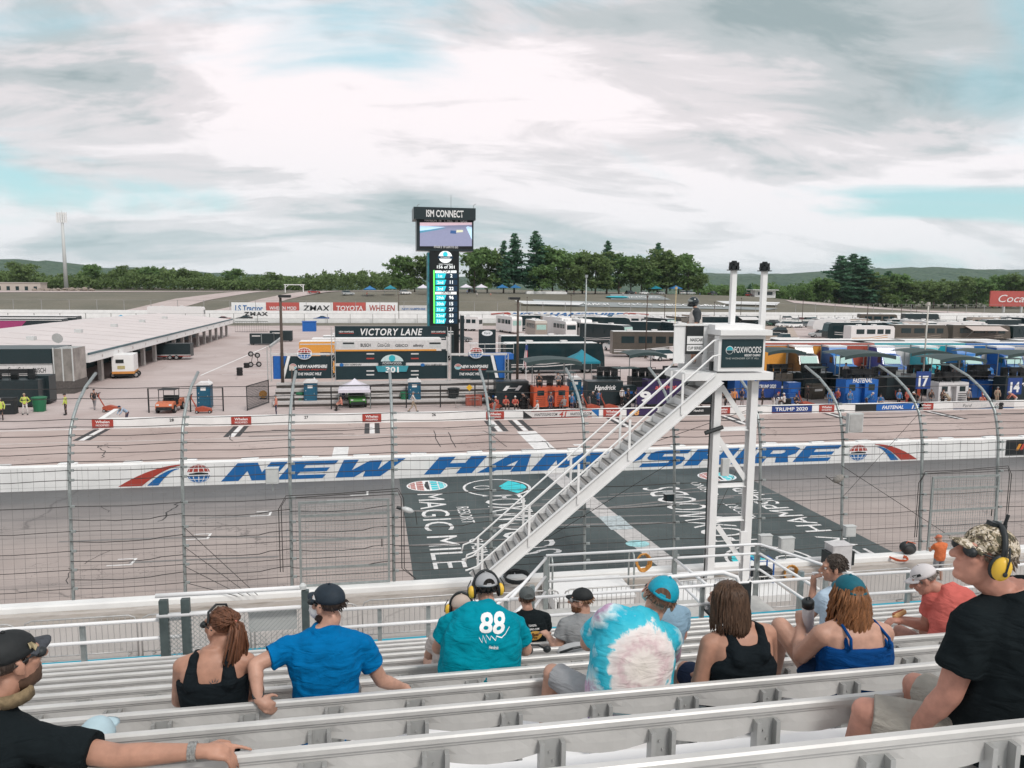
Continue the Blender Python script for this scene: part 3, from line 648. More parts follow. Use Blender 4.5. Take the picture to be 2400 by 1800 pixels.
lg = MB(); lg.disc((cx-.42, ys+.002, (zs0+zs1)/2+.1), .125, 22); lg.build('emblem_disc', WHITE, sg)
lg = MB(); lg.poly([(cx-.42+.108*cos(a), ys, (zs0+zs1)/2+.1+.108*sin(a)) for a in [pi*t/12 for t in range(13)]]); lg.build('emblem_top', TEAL, sg)
lg = MB(); lg.poly([(cx-.42+.108*cos(a), ys, (zs0+zs1)/2+.092+.108*sin(a)) for a in [pi+pi*t/12 for t in range(13)]]); lg.build('emblem_bottom', DARK, sg)
MB().extr([(x0-.12, YF-.75, zs1+.12), (x1+.22, YF-.75, zs1+.12), (x1+.22, YF-.75, zs1+.28), (x0-.12, YF-.75, zs1+.28)], (0, 1.3, 0)).build('canopy_ledge', WHITE, fs)
MB().box(x0-.1, x1+.14, YF-.3, YF+1.0, zs1+.281, zs1+.42).build('roof_box', WHITE, fs)
# flagman box: side panel, series sign, parapet walls
pA, pB = F_(1587, 762), F_(1612, 853)
MB().box(pA.x, F_(1612, 800).x, YF+.2, YF+.24, pB.z, pA.z).build('parapet_panel', WHITE, fs)
sx0, sx1 = F_(1613, 800).x, F_(1653, 800).x; sz0, sz1 = F_(1630, 831).z, F_(1630, 765).z
ss = MB().box(sx0, sx1, YF+.14, YF+.2, sz0, sz1).build('series_sign', BLACK, fs)
MB().box(sx0+.02, sx1-.02, YF+.128, YF+.139, sz0+.32, sz0+.56).build('sign_stripe', WHITE, ss); text('NASCAR', .1, .42, BLACK, ss, ((sx0+sx1)/2+.04, YF+.124, sz0+.4), bold=.03, shear=.25)
MB().box(sx0+.02, sx1-.02, YF+.128, YF+.139, sz0+.1, sz0+.29).build('sign_stripe', WHITE, ss); text('CUP SERIES', .09, .46, BLACK, ss, ((sx0+sx1)/2, YF+.124, sz0+.15), bold=.02)
MB().box(sx1+.02, x0-.1, YF+.2, YF+.24, zf, zt1).build('parapet_panel', WHITE, fs); MB().box(pA.x-.02, x0, YF+.16, YF+.26, zt1, zt1+.06).build('hand_rail', WHITE, fs)
MB().box(pA.x+.5, x1, YF+1.0, YF+1.04, zf, zt1-.1).build('parapet_panel', WHITE, fs)
# two speaker masts with black horn clusters
for px, tp in ((1714, 634), (1785, 636)):
    a = at(px, 770, Y=YF+.3); b = at(px+2, tp, Y=YF+.3); w = .078
    MB().box(a.x-w, a.x+w, YF+.3-w, YF+.3+w, a.z-.1, b.z).build('mast', WHITE, fs)
    c = MB(); c.box(a.x-.16, a.x+.16, YF+.14, YF+.46, b.z, b.z+.03)
    for k in range(6): an = pi/3*k; c.lathe([(.03, 0), (.07, .1)], 8, (a.x+.05*cos(an), YF+.3+.05*sin(an), b.z+.09), Euler((0, pi/2, an)).to_matrix()); c.lathe([(.03, 0), (.065, .1)], 8, (a.x+.05*cos(an+.5), YF+.3+.05*sin(an+.5), b.z+.2), Euler((0, pi/2, an+.5)).to_matrix())
    c.lathe([(.08, 0), (.08, .28)], 10, (a.x, YF+.3, b.z+.02)); c.build('horn_cluster', BLACK, fs)
MB().box(F_(1663, 850).x-.08, F_(1663, 850).x+.08, YF-.3, YF-.15, zf+.02, zf+.3).build('equipment_case', BLACK, fs)
# stair: stringers, treads, handrails
s0, s1 = F_(1112, 1362), F_(1668, 882)
W_ = .85; yN, yFar = YF-.55, YF-.55+W_
d = (s1-s0).normalized(); nrm = Vector((-d.z, 0, d.x))
st = MB().beam(s0+Vector((0, yN-YF, 0))+nrm*.02, s1+Vector((0, yN-YF, 0))+nrm*.02, .02, .36, (0, 1, 0) if False else (0, 0, 1)); st.beam(s0+Vector((0, yN-YF-.05, 0))+nrm*.19, s1+Vector((0, yN-YF-.05, 0))+nrm*.19, .1, .02); st.beam(s0+Vector((0, yN-YF-.05, 0))-nrm*.16, s1+Vector((0, yN-YF-.05, 0))-nrm*.16, .1, .02); st.build('stringer', WHITE, fs)
MB().beam(s0+Vector((0, yFar-YF, 0))+nrm*.02, s1+Vector((0, yFar-YF, 0))+nrm*.02, .02, .36).build('stringer', WHITE, fs)
NST = 22; TRD = M('tread_grey', (.30, .29, .28), .7, var=.2)
for k in range(NST):
    p = s0.lerp(s1, (k+.6)/NST)+nrm*.12
    MB().box(p.x-.15, p.x+.13, yN+.02, yFar-.02, p.z-.025, p.z).build('stair_tread', M('tread_edge_dark', (.16, .155, .15), .6) if False else TRD, fs)
    MB().box(p.x-.155, p.x-.12, yN+.021, yFar-.021, p.z+.0005, p.z+.012).build('stair_nosing', BLACK, fs)
    MB().box(p.x+.12, p.x+.13, yN+.02, yFar-.02, p.z+.001, p.z+.2).build('stair_riser', WHITE, fs)
for yy_, ofs in ((yN-.03, 0), (yFar+.03, 0)):
    for h in (1.05, .58):
        a, b = s0+Vector((0, yy_-YF, h+.1)), s1+Vector((-.25, yy_-YF, h+.1))
        mb = MB(); mb.tube([a+Vector((-.35, 0, -.30 if h > 1 else -.1)), a+Vector((-.3, 0, -.1)), a, b, b+Vector((.25, 0, .05)), b+Vector((1.0, 0, .05))], .028, 8); mb.build('hand_rail', WHITE, fs, smooth=True)
    for f in (.02, .21, .41, .62, .84):
        p = s0.lerp(s1, f)+Vector((0, yy_-YF, 0)); MB().box(p.x-.035, p.x+.035, yy_-.02, yy_+.02, p.z-.1, p.z+1.14).build('rail_post', WHITE, fs)
mb = MB(); xk = F_(1660, 950).x; mb.tube([(xk, YF-.2, zf-.6), (xk-.02, YF-.2, 4.2), (xk+.01, YF-.2, 2.0), (xk, YF-.2, 1.2)], .022, 6); mb.lathe([(.07, -.3), (.07, .3)], 8, (xk+.12, YF-.22, F_(1670, 1005).z), Euler((0, pi/2-.3, 0)).to_matrix()); mb.build('power_cable', BLACK, fs)
MB().box(xl+.2, xl+.42, YF-.25, YF-.1, F_(1690, 1090).z-.3, F_(1690, 1090).z+.25).build('tower_box', GREYP, fs); MB().box(xr-.3, xr-.08, YF-.27, YF-.16, F_(1730, 1255).z-.2, F_(1730, 1255).z+.2).build('tower_box', WHITE, fs)
# white crossover platform with hoop rails and pad under the tower
t = thing('crossover_platform', 'white step-over platform with two steel hoop rails beside the stair foot', 'platform', (at(1385, 1370, Y=22.4).x, 22.6, .6))
MB().box(-1.25, 1.25, -.9, .8, .42, .5).build('deck', WHITE, t); MB().box(-1.2, 1.2, -.85, -.8, 0, .42).build('skirt', WALLW, t); MB().box(-1.35, -1.26, -.9, .8, .1, .48).build('side_plate', WHITE, t)
for x in (-1.32, 1.3):
    mb = MB()
    mb.tube([(x, -.5, .3), (x, -.5, 1.45), (x, -.42, 1.62), (x, -.25, 1.68), (x, -.08, 1.62), (x, 0, 1.45), (x, 0, .3)], .03, 8); mb.build('hoop_rail', GALV, t, smooth=True)
struct(MB().box(at(1560, 1360, Y=22).x, at(1840, 1360, Y=22).x, 21.6, 23.29, .55, .82).build('tower_pad', WALLW))
t = thing('generator', 'blue framed welder generator with black hoses behind the tower legs', 'machine', (at(1785, 1320, Y=22.8).x, 22.8, .83))
MB().box(-.28, .28, -.2, .2, .1, .45).build('engine', BLACK, t); MB().tube([(-.32, -.22, 0), (-.32, -.22, .75), (.32, -.22, .75), (.32, -.22, 0)], .03, 6).tube([(-.32, .22, 0), (-.32, .22, .75), (.32, .22, .75), (.32, .22, 0)], .03, 6).tube([(-.32, -.22, .75), (-.32, .22, .75)], .03, 6).tube([(.32, -.22, .75), (.32, .22, .75)], .03, 6).build('frame', FBLUE, t)
mb = MB(); rr = random.Random(4)
for k in range(5): mb.tube([(rr.uniform(-.5, .3), -.3, rr.uniform(.1, .5)) for j in range(6)], .018, 5)
mb.build('hoses', BLACK, t)
# ------------------------------------------------------------------ crowd barriers on the concourse
BZ = .6
def barrier_mesh(w=2.75, h=1.2):
    mb = MB(); mb.tube([(0, 0, .0), (0, 0, h-.22), (.06, 0, h-.06), (.2, 0, h), (w-.2, 0, h), (w-.06, 0, h-.06), (w, 0, h-.22), (w, 0, 0)], .022, 6)
    mb.tube([(0, 0, .2), (w, 0, .2)], .018, 6); fr = mb
    b = MB().tube([(0, 0, .2), (0, 0, h-.01)], .009, 4)
    return fr, b, None
fr, bb, ff = barrier_mesh(); GALVB = M('barrier_steel', (.47, .46, .45), .45, .45, var=.15)
bt = thing('crowd_barrier', 'x', 'barrier'); fr.build('frame', GALVB, bt, smooth=True); bbm = bb.mesh('bar'); bbm.materials.append(GALVB); [lnk('bar', bbm, bt, (2.75*k/19, 0, 0)) for k in range(1, 19)]; [MB().tube([(x, -.3, .02), (x, 0, .18), (x, .3, .02)], .018, 5).build('foot', GALVB, bt) for x in (.25, 2.5)]
bx = at(70, 1530, z=.8).x
labs = ['leftmost crowd control barrier below the black cap', 'crowd control barrier with grey plate behind the railing left of the steel posts', 'crowd control barrier behind the chain link panel', 'crowd control barrier behind the head of the blue shirt man', 'crowd control barrier between the navy cap and the yellow earmuffs', 'crowd control barrier behind the grey cap', 'crowd control barrier behind the black cap and white platform', 'crowd control barrier left of the tower pad', 'crowd control barrier in front of the tower pad', 'crowd control barrier right of the tower behind the black chair', 'crowd control barrier behind the man eating', 'crowd control barrier behind the white capped man', 'rightmost crowd control barrier behind the camouflage cap']
for i, l in enumerate(labs):
    x = bx-2.85+2.87*i; y = 20.75+((i*5) % 3)*.06
    if i == 0: bt.location = (x, y, BZ); bt['label'] = l; bt['group'] = 'crowd barriers on the concourse'
    else: dup(bt, (x, y, BZ), radians(((i*7) % 5-2)*.5), l, 'crowd barriers on the concourse')
# ------------------------------------------------------------------ grandstand
ROWT, ROWR, Y0, Z0 = .762, .316, 2.92, CAMZ-1.81
def rowY(k): return Y0+ROWT*k
def rowZ(k): return Z0-ROWR*k           # top of the backrest of row k
XL, XR = -6.2, 10.4; SEAT = .483
gs = thing('grandstand', 'aluminium grandstand structure stepping down under the bench rows', 'grandstand')
for k in range(-2, 10):
    y, z = rowY(k), rowZ(k)-.79
    MB().box(XL-1.5, XR+1, y-.42, y+ROWT-.42, z-.06, z).build('tread', ALUW, gs)
    MB().box(XL-1.5, XR+1, y+ROWT-.425, y+ROWT-.421, z-ROWR-.0, z-.061).build('riser', ALU, gs)
zfw = rowZ(9)-.79+.25; yfe = rowY(9)+ROWT-.42
MB().box(XL-1.5, XR+1, yfe, 10.93, zfw-.31, zfw-.25).build('front_walkway', M('walkway_grey', (.45, .44, .42), .8), gs)
TEALP = M('turquoise_edge_paint', (.0, .33, .46), .5, var=.08)
MB().box(XL-1.5, XR+1, 10.931, 11.42, zfw-.32, zfw-.2).build('painted_edge', TEALP, gs)
MB().box(XL-1.5, XR+1, 11.3, 11.34, .55, zfw-.32).build('front_wall', GREYC, gs)
# seat back profile with scalloped lower edge
def back_mesh(x0, x1):
    n = int(round((x1-x0)/SEAT*8)); mb = MB(); prof = [(.030, -.012), (.024, 0.), (-.004, 0.002), (-.012, -.006), (-.012, -.026), (-.003, -.031), (-.003, -.043), (.004, -.047), (.012, -.085), (.010, -.115), (.024, -.120)]
    cols = []
    for i in range(n+1):
        x = x0+(x1-x0)*i/n; sc = abs(sin(pi*(x-.23)/SEAT))**1.2; c = []
        for j, (y, z) in enumerate(prof):
            dz = -.028*sc if j >= 9 else (-.012*sc if j == 8 else 0); dy = -.016*sc if j in (8, 9, 10) else 0
            c.append((x, y+dy, z+dz))
        cols.append(c)
    for c in cols: mb.v += c
    P_ = len(prof)
    for i in range(n):
        for j in range(P_): a = i*P_+j; b = i*P_+(j+1) % P_; mb.f.append((a, b, b+P_, a+P_))
    return mb.mesh('back_panel', False)
bm = back_mesh(XL, XR); bm.materials.append(ALU)
sp = MB().yz([(.02, -.355), (.33, -.365), (.34, -.385), (.33, -.405), (.02, -.40)], XL, XR).mesh('seat_plank'); sp.materials.append(ALUW)
br = MB(); br.box(-.055, -.036, -.035, .02, -.36, -.062).box(.036, .055, -.035, .02, -.36, -.062).box(-.036, .036, .0, .012, -.36, -.062); br.box(-.012, -.004, -.006, -.001, -.12, -.112).box(.004, .012, -.006, -.001, -.16, -.152)
br = br.mesh('bracket'); br.materials.append(M('bracket_aluminium', (.42, .42, .41), .4, .3, var=.08))
lgm = MB().box(-.03, .03, .1, .2, -.79, -.406).mesh('support_leg'); lgm.materials.append(ALU)
rowname = ['nearest', 'second nearest', 'third nearest', 'fourth nearest', 'fifth nearest', 'sixth nearest', 'seventh nearest', 'eighth nearest', 'ninth nearest', 'tenth nearest', 'eleventh nearest', 'frontmost']
BENCH = {}
for k in range(-1, 10):
    b = thing('bench_row', 'long aluminium bench row with brackets, %s to the viewer' % rowname[k+1], 'bench', (0, rowY(k), rowZ(k)), 0, 'bench rows of the grandstand')
    if k == 9: b['label'] = 'long aluminium bench row with brackets at the very front by the turquoise edge'
    BENCH[k] = b
    lnk('back_panel', bm, b); lnk('seat_plank', sp, b)
    x = .23+(.0 if k % 2 == 0 else -.03)-SEAT*13
    while x < XR:
        if x > XL: lnk('bracket', br, b, (x, 0, 0))
        x += SEAT
    for x in (-5, -2.5, 0, 2.5, 5, 7.5): lnk('support_leg', lgm, b, (x+.23, 0, 0))
# ------------------------------------------------------------------ front railings
RAILW = M('white_rail_paint', (.80, .79, .79), .35, var=.05)
def railing(lab, lines, posts, r=.026, name='railing', mat=RAILW):
    t = thing(name, lab, 'railing')
    for pts in lines: MB().tube(pts, r, 8).build('rail', mat, t, smooth=True)
    for p, z1 in posts: MB().box(p[0]-.03, p[0]+.03, p[1]-.03, p[1]+.03, p[2], z1).build('post', GALV, t)
    return t
YR = 10.7; zw = zfw-.25
railing('white pipe railing along the stand front at far left', [[(XL-2, YR, 5.95), (-2.55, YR, 5.95), (-2.5, YR, 5.9)], [(XL-2, YR, 5.69), (-2.55, YR, 5.69), (-2.5, YR, 5.64)], [(XL-2, YR, 5.40), (-2.55, YR, 5.40)]], [((x, YR+.05, zw), 5.93) for x in (-7, -5, -3.9)])
railing('white pipe railing along the stand front between navy cap and yellow earmuffs', [[(-1.0, YR, 5.93), (1.92, YR, 5.92)], [(-1.0, YR, 5.66), (1.95, YR, 5.66)]], [((x, YR+.05, zw), 5.91) for x in (.05, .75, 1.9)])
railing('white pipe railing behind the black capped man in grey shirt', [[(1.95, YR, 5.92), (5.1, YR, 5.94), (6.9, YR, 5.95)], [(1.95, YR, 5.62), (5.1, YR, 5.64)]], [((x, YR+.05, zw), 5.9) for x in (3.0, 5.0, 6.9)])
railing('white pipe railing along the stand front at far right', [[(6.95, YR, 5.96), (XR+2, YR, 5.95)], [(6.95, YR, 5.62), (XR+2, YR, 5.62)]], [((x, YR+.05, zw), 5.93) for x in (7.1, 8.6, 10.2)])
t = thing('exit_landing', 'white railed landing and exit stair in front of the stand below the tower', 'landing')
MB().box(2.0, 7.4, 11.08, 13.45, 4.42, 4.5).build('deck', M('walkway_grey', (.45, .44, .42), .8), t)
for z in (5.53, 5.34, 5.02): MB().tube([(3.14, 13.5, z), (7.35, 13.5, z), (7.45, 13.45, z), (6.95 if z < 5.5 else 7.6, YR, z+.42)], .026, 8).build('rail', RAILW, t, smooth=True)
for z in (5.5, 5.15, 4.85): MB().tube([(3.14, 13.5, z-.02), (1.93, YR, z+.40)], .026, 8).build('rail', RAILW, t, smooth=True)
for z in (5.32, 4.95): MB().tube([(5.68, 13.5, z), (5.06, YR, z+.62)], .026, 8).build('rail', RAILW, t, smooth=True)
MB().tube([(4.35, YR+.4, 4.6), (4.35, YR+.4, 5.75), (4.42, YR+.4, 5.9), (4.6, YR+.4, 5.95), (5.5, YR+.4, 5.97), (5.72, YR+.35, 5.9), (5.78, YR+.3, 5.7), (5.78, YR+.3, 4.6)], .035, 8).build('hoop_rail', RAILW, t, smooth=True)
for p in ((3.14, 13.5), (5.68, 13.5), (7.4, 13.5), (2.6, 12.2), (7.5, 12.1)): MB().box(p[0]-.04, p[0]+.04, p[1]-.04, p[1]+.04, .6, 5.5).build('post', GALV, t)
for k in range(9): MB().box(2.3-.28*k-.28, 2.3-.28*k, 11.2, 12.6, 4.42-.2*k, 4.46-.2*k).build('stair_tread', ALUW, t)
for y in (11.15, 12.65): MB().tube([(2.6, y, 5.4), (.2, y, 3.6)], .026, 8).build('rail', RAILW, t, smooth=True); MB().tube([(2.6, y, 5.0), (.2, y, 3.2)], .026, 8).build('rail', RAILW, t, smooth=True)
# chain link panel with two steel posts
t = thing('chain_link_panel', 'chain link fence panel with white top rail and two dark steel posts', 'fence', (0, YR-.05, 0))
POSTD = M('post_dark_green', (.09, .115, .115), .5, .3, var=.25)
for x in (-2.83, -2.55): MB().box(x-.055, x+.055, -.05, .03, 4.7, 6.25).build('steel_post', POSTD, t)
MB().box(-1.02, -.92, -.05, .03, 4.7, 6.27).build('steel_post', POSTD, t)
MB().tube([(-2.93, 0, 6.31), (-1.02, 0, 6.31)], .032, 8).build('top_rail', RAILW, t, smooth=True); MB().lathe([(.01, 0), (.05, .02), (.05, .07), (.02, .1)], 10, (-1.0, 0, 6.27)).build('rail_cap', GREYP, t)
MB().tube([(-2.92, -.03, 6.035), (-1.03, -.03, 6.04)], .03, 8).build('mid_rail', RAILW, t, smooth=True)
mb = MB(); x = -3.0+.0
for k in range(-14, 32):
    for sg_ in (1, -1):
        xa = -2.9+k*.062; xb = xa+sg_*.95; za, zb2 = 5.05, 6.03
        u0, u1 = 0., 1.
        lo, hi = -2.9, -1.03
        for _ in (0,):
            dx = xb-xa
            ts = sorted(((lo-xa)/dx, (hi-xa)/dx)); u0 = max(0, ts[0]); u1 = min(1, ts[1])
        if u1-u0 > .02: mb.beam((xa+dx*u0, -.03+.004*sg_, za+(zb2-za)*u0), (xa+dx*u1, -.03+.004*sg_, za+(zb2-za)*u1), .005, .005)
mb.build('chain_link', GALV, t, kind='stuff')
MB().box(-1.75, -1.1, .06, .08, 5.68, 6.0).build('grey_panel', GREYP, t)
# black folding chair by the landing
t = thing('folding_chair', 'black canvas folding chair standing by the landing rails', 'chair', (5.35, 10.45, zw))
MB().box(-.28, .28, -.02, .02, .5, .98).build('backrest', BLACK, t); MB().box(-.28, .28, .03, .48, .42, .46).build('seat', BLACK, t)
for x in (-.29, .29):
    MB().tube([(x, 0, 0), (x, 0, 1.0)], .018, 6).build('leg', BLACK, t); MB().tube([(x, .48, 0), (x, .48, .44)], .018, 6).build('leg', BLACK, t)
# ------------------------------------------------------------------ terrain beyond the back stretch
def sstep(t): t = max(0., min(1., t)); return t*t*(3-2*t)
_cr = [(at(px, py, Y=320).x, at(px, py, Y=320).z) for px, py in ((-900, 690), (-200, 690), (200, 688), (600, 686), (900, 684), (1300, 687), (1600, 689), (1750, 695), (1900, 709), (2050, 722), (2300, 733), (3000, 738))]
def hc(x):
    if x <= _cr[0][0]: return _cr[0][1]
    for (x0, z0), (x1, z1) in zip(_cr, _cr[1:]):
        if x <= x1: return z0+(z1-z0)*(x-x0)/(x1-x0)
    return _cr[-1][1]
def th(x, y):
    """terrain height"""
    c = hc(x); lf = sstep((-x-10)/60)
    y1 = 320+lf*40
    z = c*sstep((y-250)/(y1-250))
    z += (9.2-c)*sstep((y-y1)/150)*(lf*.75+.0) + .7*sin(x*.021)*sin(y*.017)*sstep((y-260)/60)
    return max(z, -.3) if y > 250 else 0.
def grid(name, xs, ys, fz, mat, smooth=True):
    mb = MB(); n = len(xs)
    for y in ys:
        for x in xs: mb.v.append((x, y, fz(x, y)))
    for j in range(len(ys)-1):
        for i in range(n-1): a = j*n+i; mb.f.append((a, a+1, a+n+1, a+n))
    return struct(mb.build(name, mat, smooth=smooth))
def lin(a, b, n): return [a+(b-a)*i/n for i in range(n+1)]
grid('hill_terrain', lin(-700, 900, 100), lin(247.5, 420, 40)+lin(430, 1500, 40), lambda x, y: th(x, y)-.02*(max(0, y-500)), GRASS)
# back stretch: inner wall, track, outer wall
sheet('back_stretch_track', -500, 700, 221.5, 246, .02, asphalt('far_track', [(.3, (.40, .36, .345)), (.7, (.48, .44, .425))], .1, 0., 7.))
o = MB().box(-500, 700, 221, 221.5, 0, 1.15).build('back_inner_wall', WALLW); tag(o, 'long plain white wall on the near side of the back stretch', 'wall')
bw = MB().yz([(245.5, 0), (245.5, 2.6), (246.4, 2.6), (246.4, 0)], -500, 700).build('back_outer_wall', WALLW); tag(bw, 'long white wall with small blue lettering on the far side of the back stretch', 'wall')
def BWX(px): return at(px, 735, Y=245.4).x
text('NEW HAMPSHIRE', 1.2, BWX(1462)-BWX(1195), BLUE, bw, ((BWX(1195)+BWX(1462))/2, 245.4, 1.05), bold=.05, shear=.35)
for px in (585, 2042): text('ZMAX', 1.1, 7.0, BLACK, bw, (BWX(px+15), 245.4, 1.1), bold=.05, spacing=1.2)
for px in (1189, 1468): MB().disc((BWX(px), 245.38, 1.6), .75, 16, 1.2).build('speedway_globe', RED, bw)
MB().xz([(BWX(1150), 1.9), (BWX(1185), 2.3), (BWX(1185), 2.1), (BWX(1152), 1.5)], 245.36, 245.4).build('swoosh', RED, bw); MB().xz([(BWX(1475), 2.3), (BWX(1520), 1.9), (BWX(1520), 1.4), (BWX(1475), 2.0)], 245.36, 245.4).build('swoosh', RED, bw)
# back-stretch fences: thin posts
FENCEG = M('fence_grey', (.30, .29, .28), .7)
def thinfence(name, lab, y, x0, x1, dx, h, zf=lambda x: 0., rails=1):
    t = thing(name, lab, 'fence', (0, y, 0)); me = MB().box(-.07, .07, -.07, .07, 0, h).mesh('post'); me.materials.append(FENCEG); x = x0
    while x <= x1: lnk('post', me, t, (x, 0, zf(x))); x += dx
    for k in range(rails):
        z = h*(1-k*.5); MB().tube([(xx, 0, zf(xx)+z) for xx in lin(x0, x1, 12)], .035, 4).build('rail', FENCEG, t)
thinfence('track_fence', 'thin dark mesh fence posts above the far back stretch wall', 246.8, -140, 330, 7.5, 5.6, rails=1)
thinfence('track_fence', 'thin dark fence along the near side of the back stretch', 220.0, -130, 300, 6.2, 2.6, rails=2)
# roads climbing the left bank
def road(name, px, w, mat=YARD):
    pts = []
    for a, yv in px: pts.append((at(a[0], a[1], Y=yv).x, yv))
    mb = MB(); L = []; R = []
    fine = []
    for (xa, ya), (xb, yb) in zip(pts, pts[1:]):
        for k in range(8): fine.append((xa+(xb-xa)*k/8, ya+(yb-ya)*k/8))
    fine.append(pts[-1])
    for i, (x, y) in enumerate(fine):
        j = min(i+1, len(fine)-1); k = max(i-1, 0); d = Vector((fine[j][0]-fine[k][0], fine[j][1]-fine[k][1])).normalized(); nx, ny = -d.y*w, d.x*w
        L.append((x+nx, y+ny)); R.append((x-nx, y-ny))
    for i in range(len(fine)-1):
        q = [L[i], R[i], R[i+1], L[i+1]]; mb.quad(*[(x, y, th(x, y)+.15) for x, y in q])
    struct(mb.build(name, mat))
road('access_road', [((230, 730), 250), ((330, 712), 275), ((450, 700), 310), ((620, 690), 350), ((760, 686), 380)], 7)
road('access_road', [((410, 728), 250), ((520, 716), 272), ((640, 704), 300), ((800, 694), 330)], 6)
road('gravel_road', [((-200, 683), 390), ((200, 680), 392), ((500, 681), 395), ((700, 686), 385), ((900, 688), 360)], 14)
road('hill_road', [((1850, 708), 300), ((1990, 716), 296), ((2200, 722), 290), ((2420, 724), 290)], 5)
# printed mats on the hillside
def mat_on_hill(name, lab, quad, mat, dz=.25):
    pts = []
    def hit(px, py):
        for k in range(400):
            y = 248+k*.25; p = at(px, py, Y=y)
            if p.z <= th(p.x, y)+dz: return Vector((p.x, y, th(p.x, y)+dz))
        return at(px, py, Y=318)
    t = thing(name, lab, 'banner'); n = 14; mb = MB(); a, b, c, d = [hit(*q) for q in quad]
    g_ = [[None]*(n+1) for _ in range(5)]
    for j in range(5):
        for i in range(n+1):
            p = a.lerp(b, i/n).lerp(d.lerp(c, i/n), j/4); g_[j][i] = (p.x, p.y, th(p.x, p.y)+dz)
    for j in range(4):
        for i in range(n): mb.quad(g_[j][i], g_[j][i+1], g_[j+1][i+1], g_[j+1][i])
    mb.build('mat', mat, t, smooth=True); return t, hit
MATG = M('hill_mat_grey', (.27, .29, .29), .8, var=.12, scale=.1); MATL = M('hill_mat_pale', (.62, .62, .62), .8, var=.1)
def hilltext(t, hit, s, px, py, w, h, mat=WHITE, shear=.2, bold=.03):
    p = hit(px, py); sl = atan2(th(p.x, p.y+6)-th(p.x, p.y-4), 10); text(s, h, w, mat, t, (p.x, p.y, p.z+.35), (sl, 0, 0), bold=bold, shear=shear)
t, hit = mat_on_hill('hillside_banner', 'long grey printed sponsor mat lying across the grassy hillside', ((1262, 716), (1795, 727), (1825, 723), (1248, 702)), MATG)
hilltext(t, hit, 'BUSCH', 1402, 717, 10, 4.5); hilltext(t, hit, 'Coca-Cola', 1493, 717.5, 13, 5.5, bold=0.); hilltext(t, hit, 'GEICO', 1585, 718.5, 13, 4); hilltext(t, hit, 'xfinity', 1673, 719.5, 12, 4)
for a in (1300, 1765): q = hit(a, 715); MB().xz([(-12, -1.2), (9, -2.2), (12, .8), (-15, 1.8)], 0, .05).build('mat_patch', MATL, t, loc=(q.x, q.y, q.z+.9), rot=(-1.2, 0, 0))
t, hit = mat_on_hill('hillside_banner', 'smaller grey mat with white lettering higher up the hillside', ((1432, 702), (1572, 702.5), (1545, 692), (1430, 689)), MATG)
hilltext(t, hit, 'FOXWOODS', 1505, 700, 16, 4.5, shear=0., bold=0.); q = hit(1447, 697); MB().ell((q.x, q.y, q.z+.1), (5, 4, .5), 14, 6).build('emblem', TEAL, t)
# sponsor boards on the far fence, left
ad = thing('sponsor_boards', 'row of red and white sponsor boards on the far fence left of the tower', 'signboard')
def adb(px0, px1, mat, s, tm, h=.55, py=(709, 735), Y=249.5, bold=.03, sub=None):
    a, b = at(px0, py[1], Y=Y), at(px1, py[0], Y=Y)
    o = MB().box(a.x, b.x-.15, Y, Y+.2, a.z, b.z).build('board', mat, ad)
    hh = b.z-a.z
    if s: text(s, hh*h, (b.x-a.x)*.8, tm, o, ((a.x+b.x)/2, Y-.03, a.z+hh*(1-h)/2), bold=bold, shear=.1)
REDB = M('board_red', (.50, .10, .085), .5, var=.1, scale=.3)
adb(543, 624, WHITE, 'LS Tractor', BLUE); adb(624, 702, REDB, 'WHELEN MOD', WHITE, .3); adb(702, 781, WHITE, 'ZMAX', BLACK, .5); adb(781, 858, REDB, 'TOYOTA', WHITE, .42); adb(858, 933, WHITE, 'WHELEN', RED, .55)
adb(935, 1004, LGREY, 'NEW HAMPSHIRE', BLUE, .3, (716, 732))
# soft-drink billboard far right
p = at(2320, 700, Y=330); bl = thing('billboard', 'red billboard with white script lettering standing before the woods at right edge', 'billboard', (p.x, 330, 0))
a, b = at(2320, 718, Y=330), at(2480, 683, Y=330)
o = MB().box(0, b.x-a.x, -.3, .3, a.z, b.z).build('board', REDB, bl); text('Coca-Cola', (b.z-a.z)*.5, (b.x-a.x)*.8, WHITE, bl, ((b.x-a.x)*.52, -.35, a.z+(b.z-a.z)*.28), bold=0., shear=.25)
for x in (8, 18): MB().box(x, x+.8, -.2, .2, th(p.x+x, 330)-.5, a.z).build('post', GREYP, bl)
# ------------------------------------------------------------------ trees
def leafmat(name, c0, c1, c2):
    g = NT(name, .85); v = g.mp(); n_ = g.noise(v, .35, 4, .7); c = g.ramp(n_, [(.3, c0), (.52, c1), (.72, c2)]); N = g.t.nodes.new; d_, t_, x_ = N('ShaderNodeBsdfDiffuse'), N('ShaderNodeBsdfTranslucent'), N('ShaderNodeMixShader'); g.t.links.new(c, d_.inputs[0]); g.t.links.new(c, t_.inputs[0]); x_.inputs[0].default_value = .42; g.t.links.new(d_.outputs[0], x_.inputs[1]); g.t.links.new(t_.outputs[0], x_.inputs[2]); g.t.links.new(x_.outputs[0], g.t.nodes['Material Output'].inputs[0]); return g.m
LEAFD = leafmat('pine_needles', (.06, .14, .085), (.10, .21, .125), (.17, .29, .165))
LEAFB = leafmat('broad_leaves', (.10, .18, .065), (.17, .27, .10), (.26, .37, .15))
LEAFC = leafmat('olive_leaves', (.11, .165, .065), (.17, .24, .095), (.25, .33, .14))
BARK = M('bark', (.13, .105, .085), .9, var=.3, scale=2)
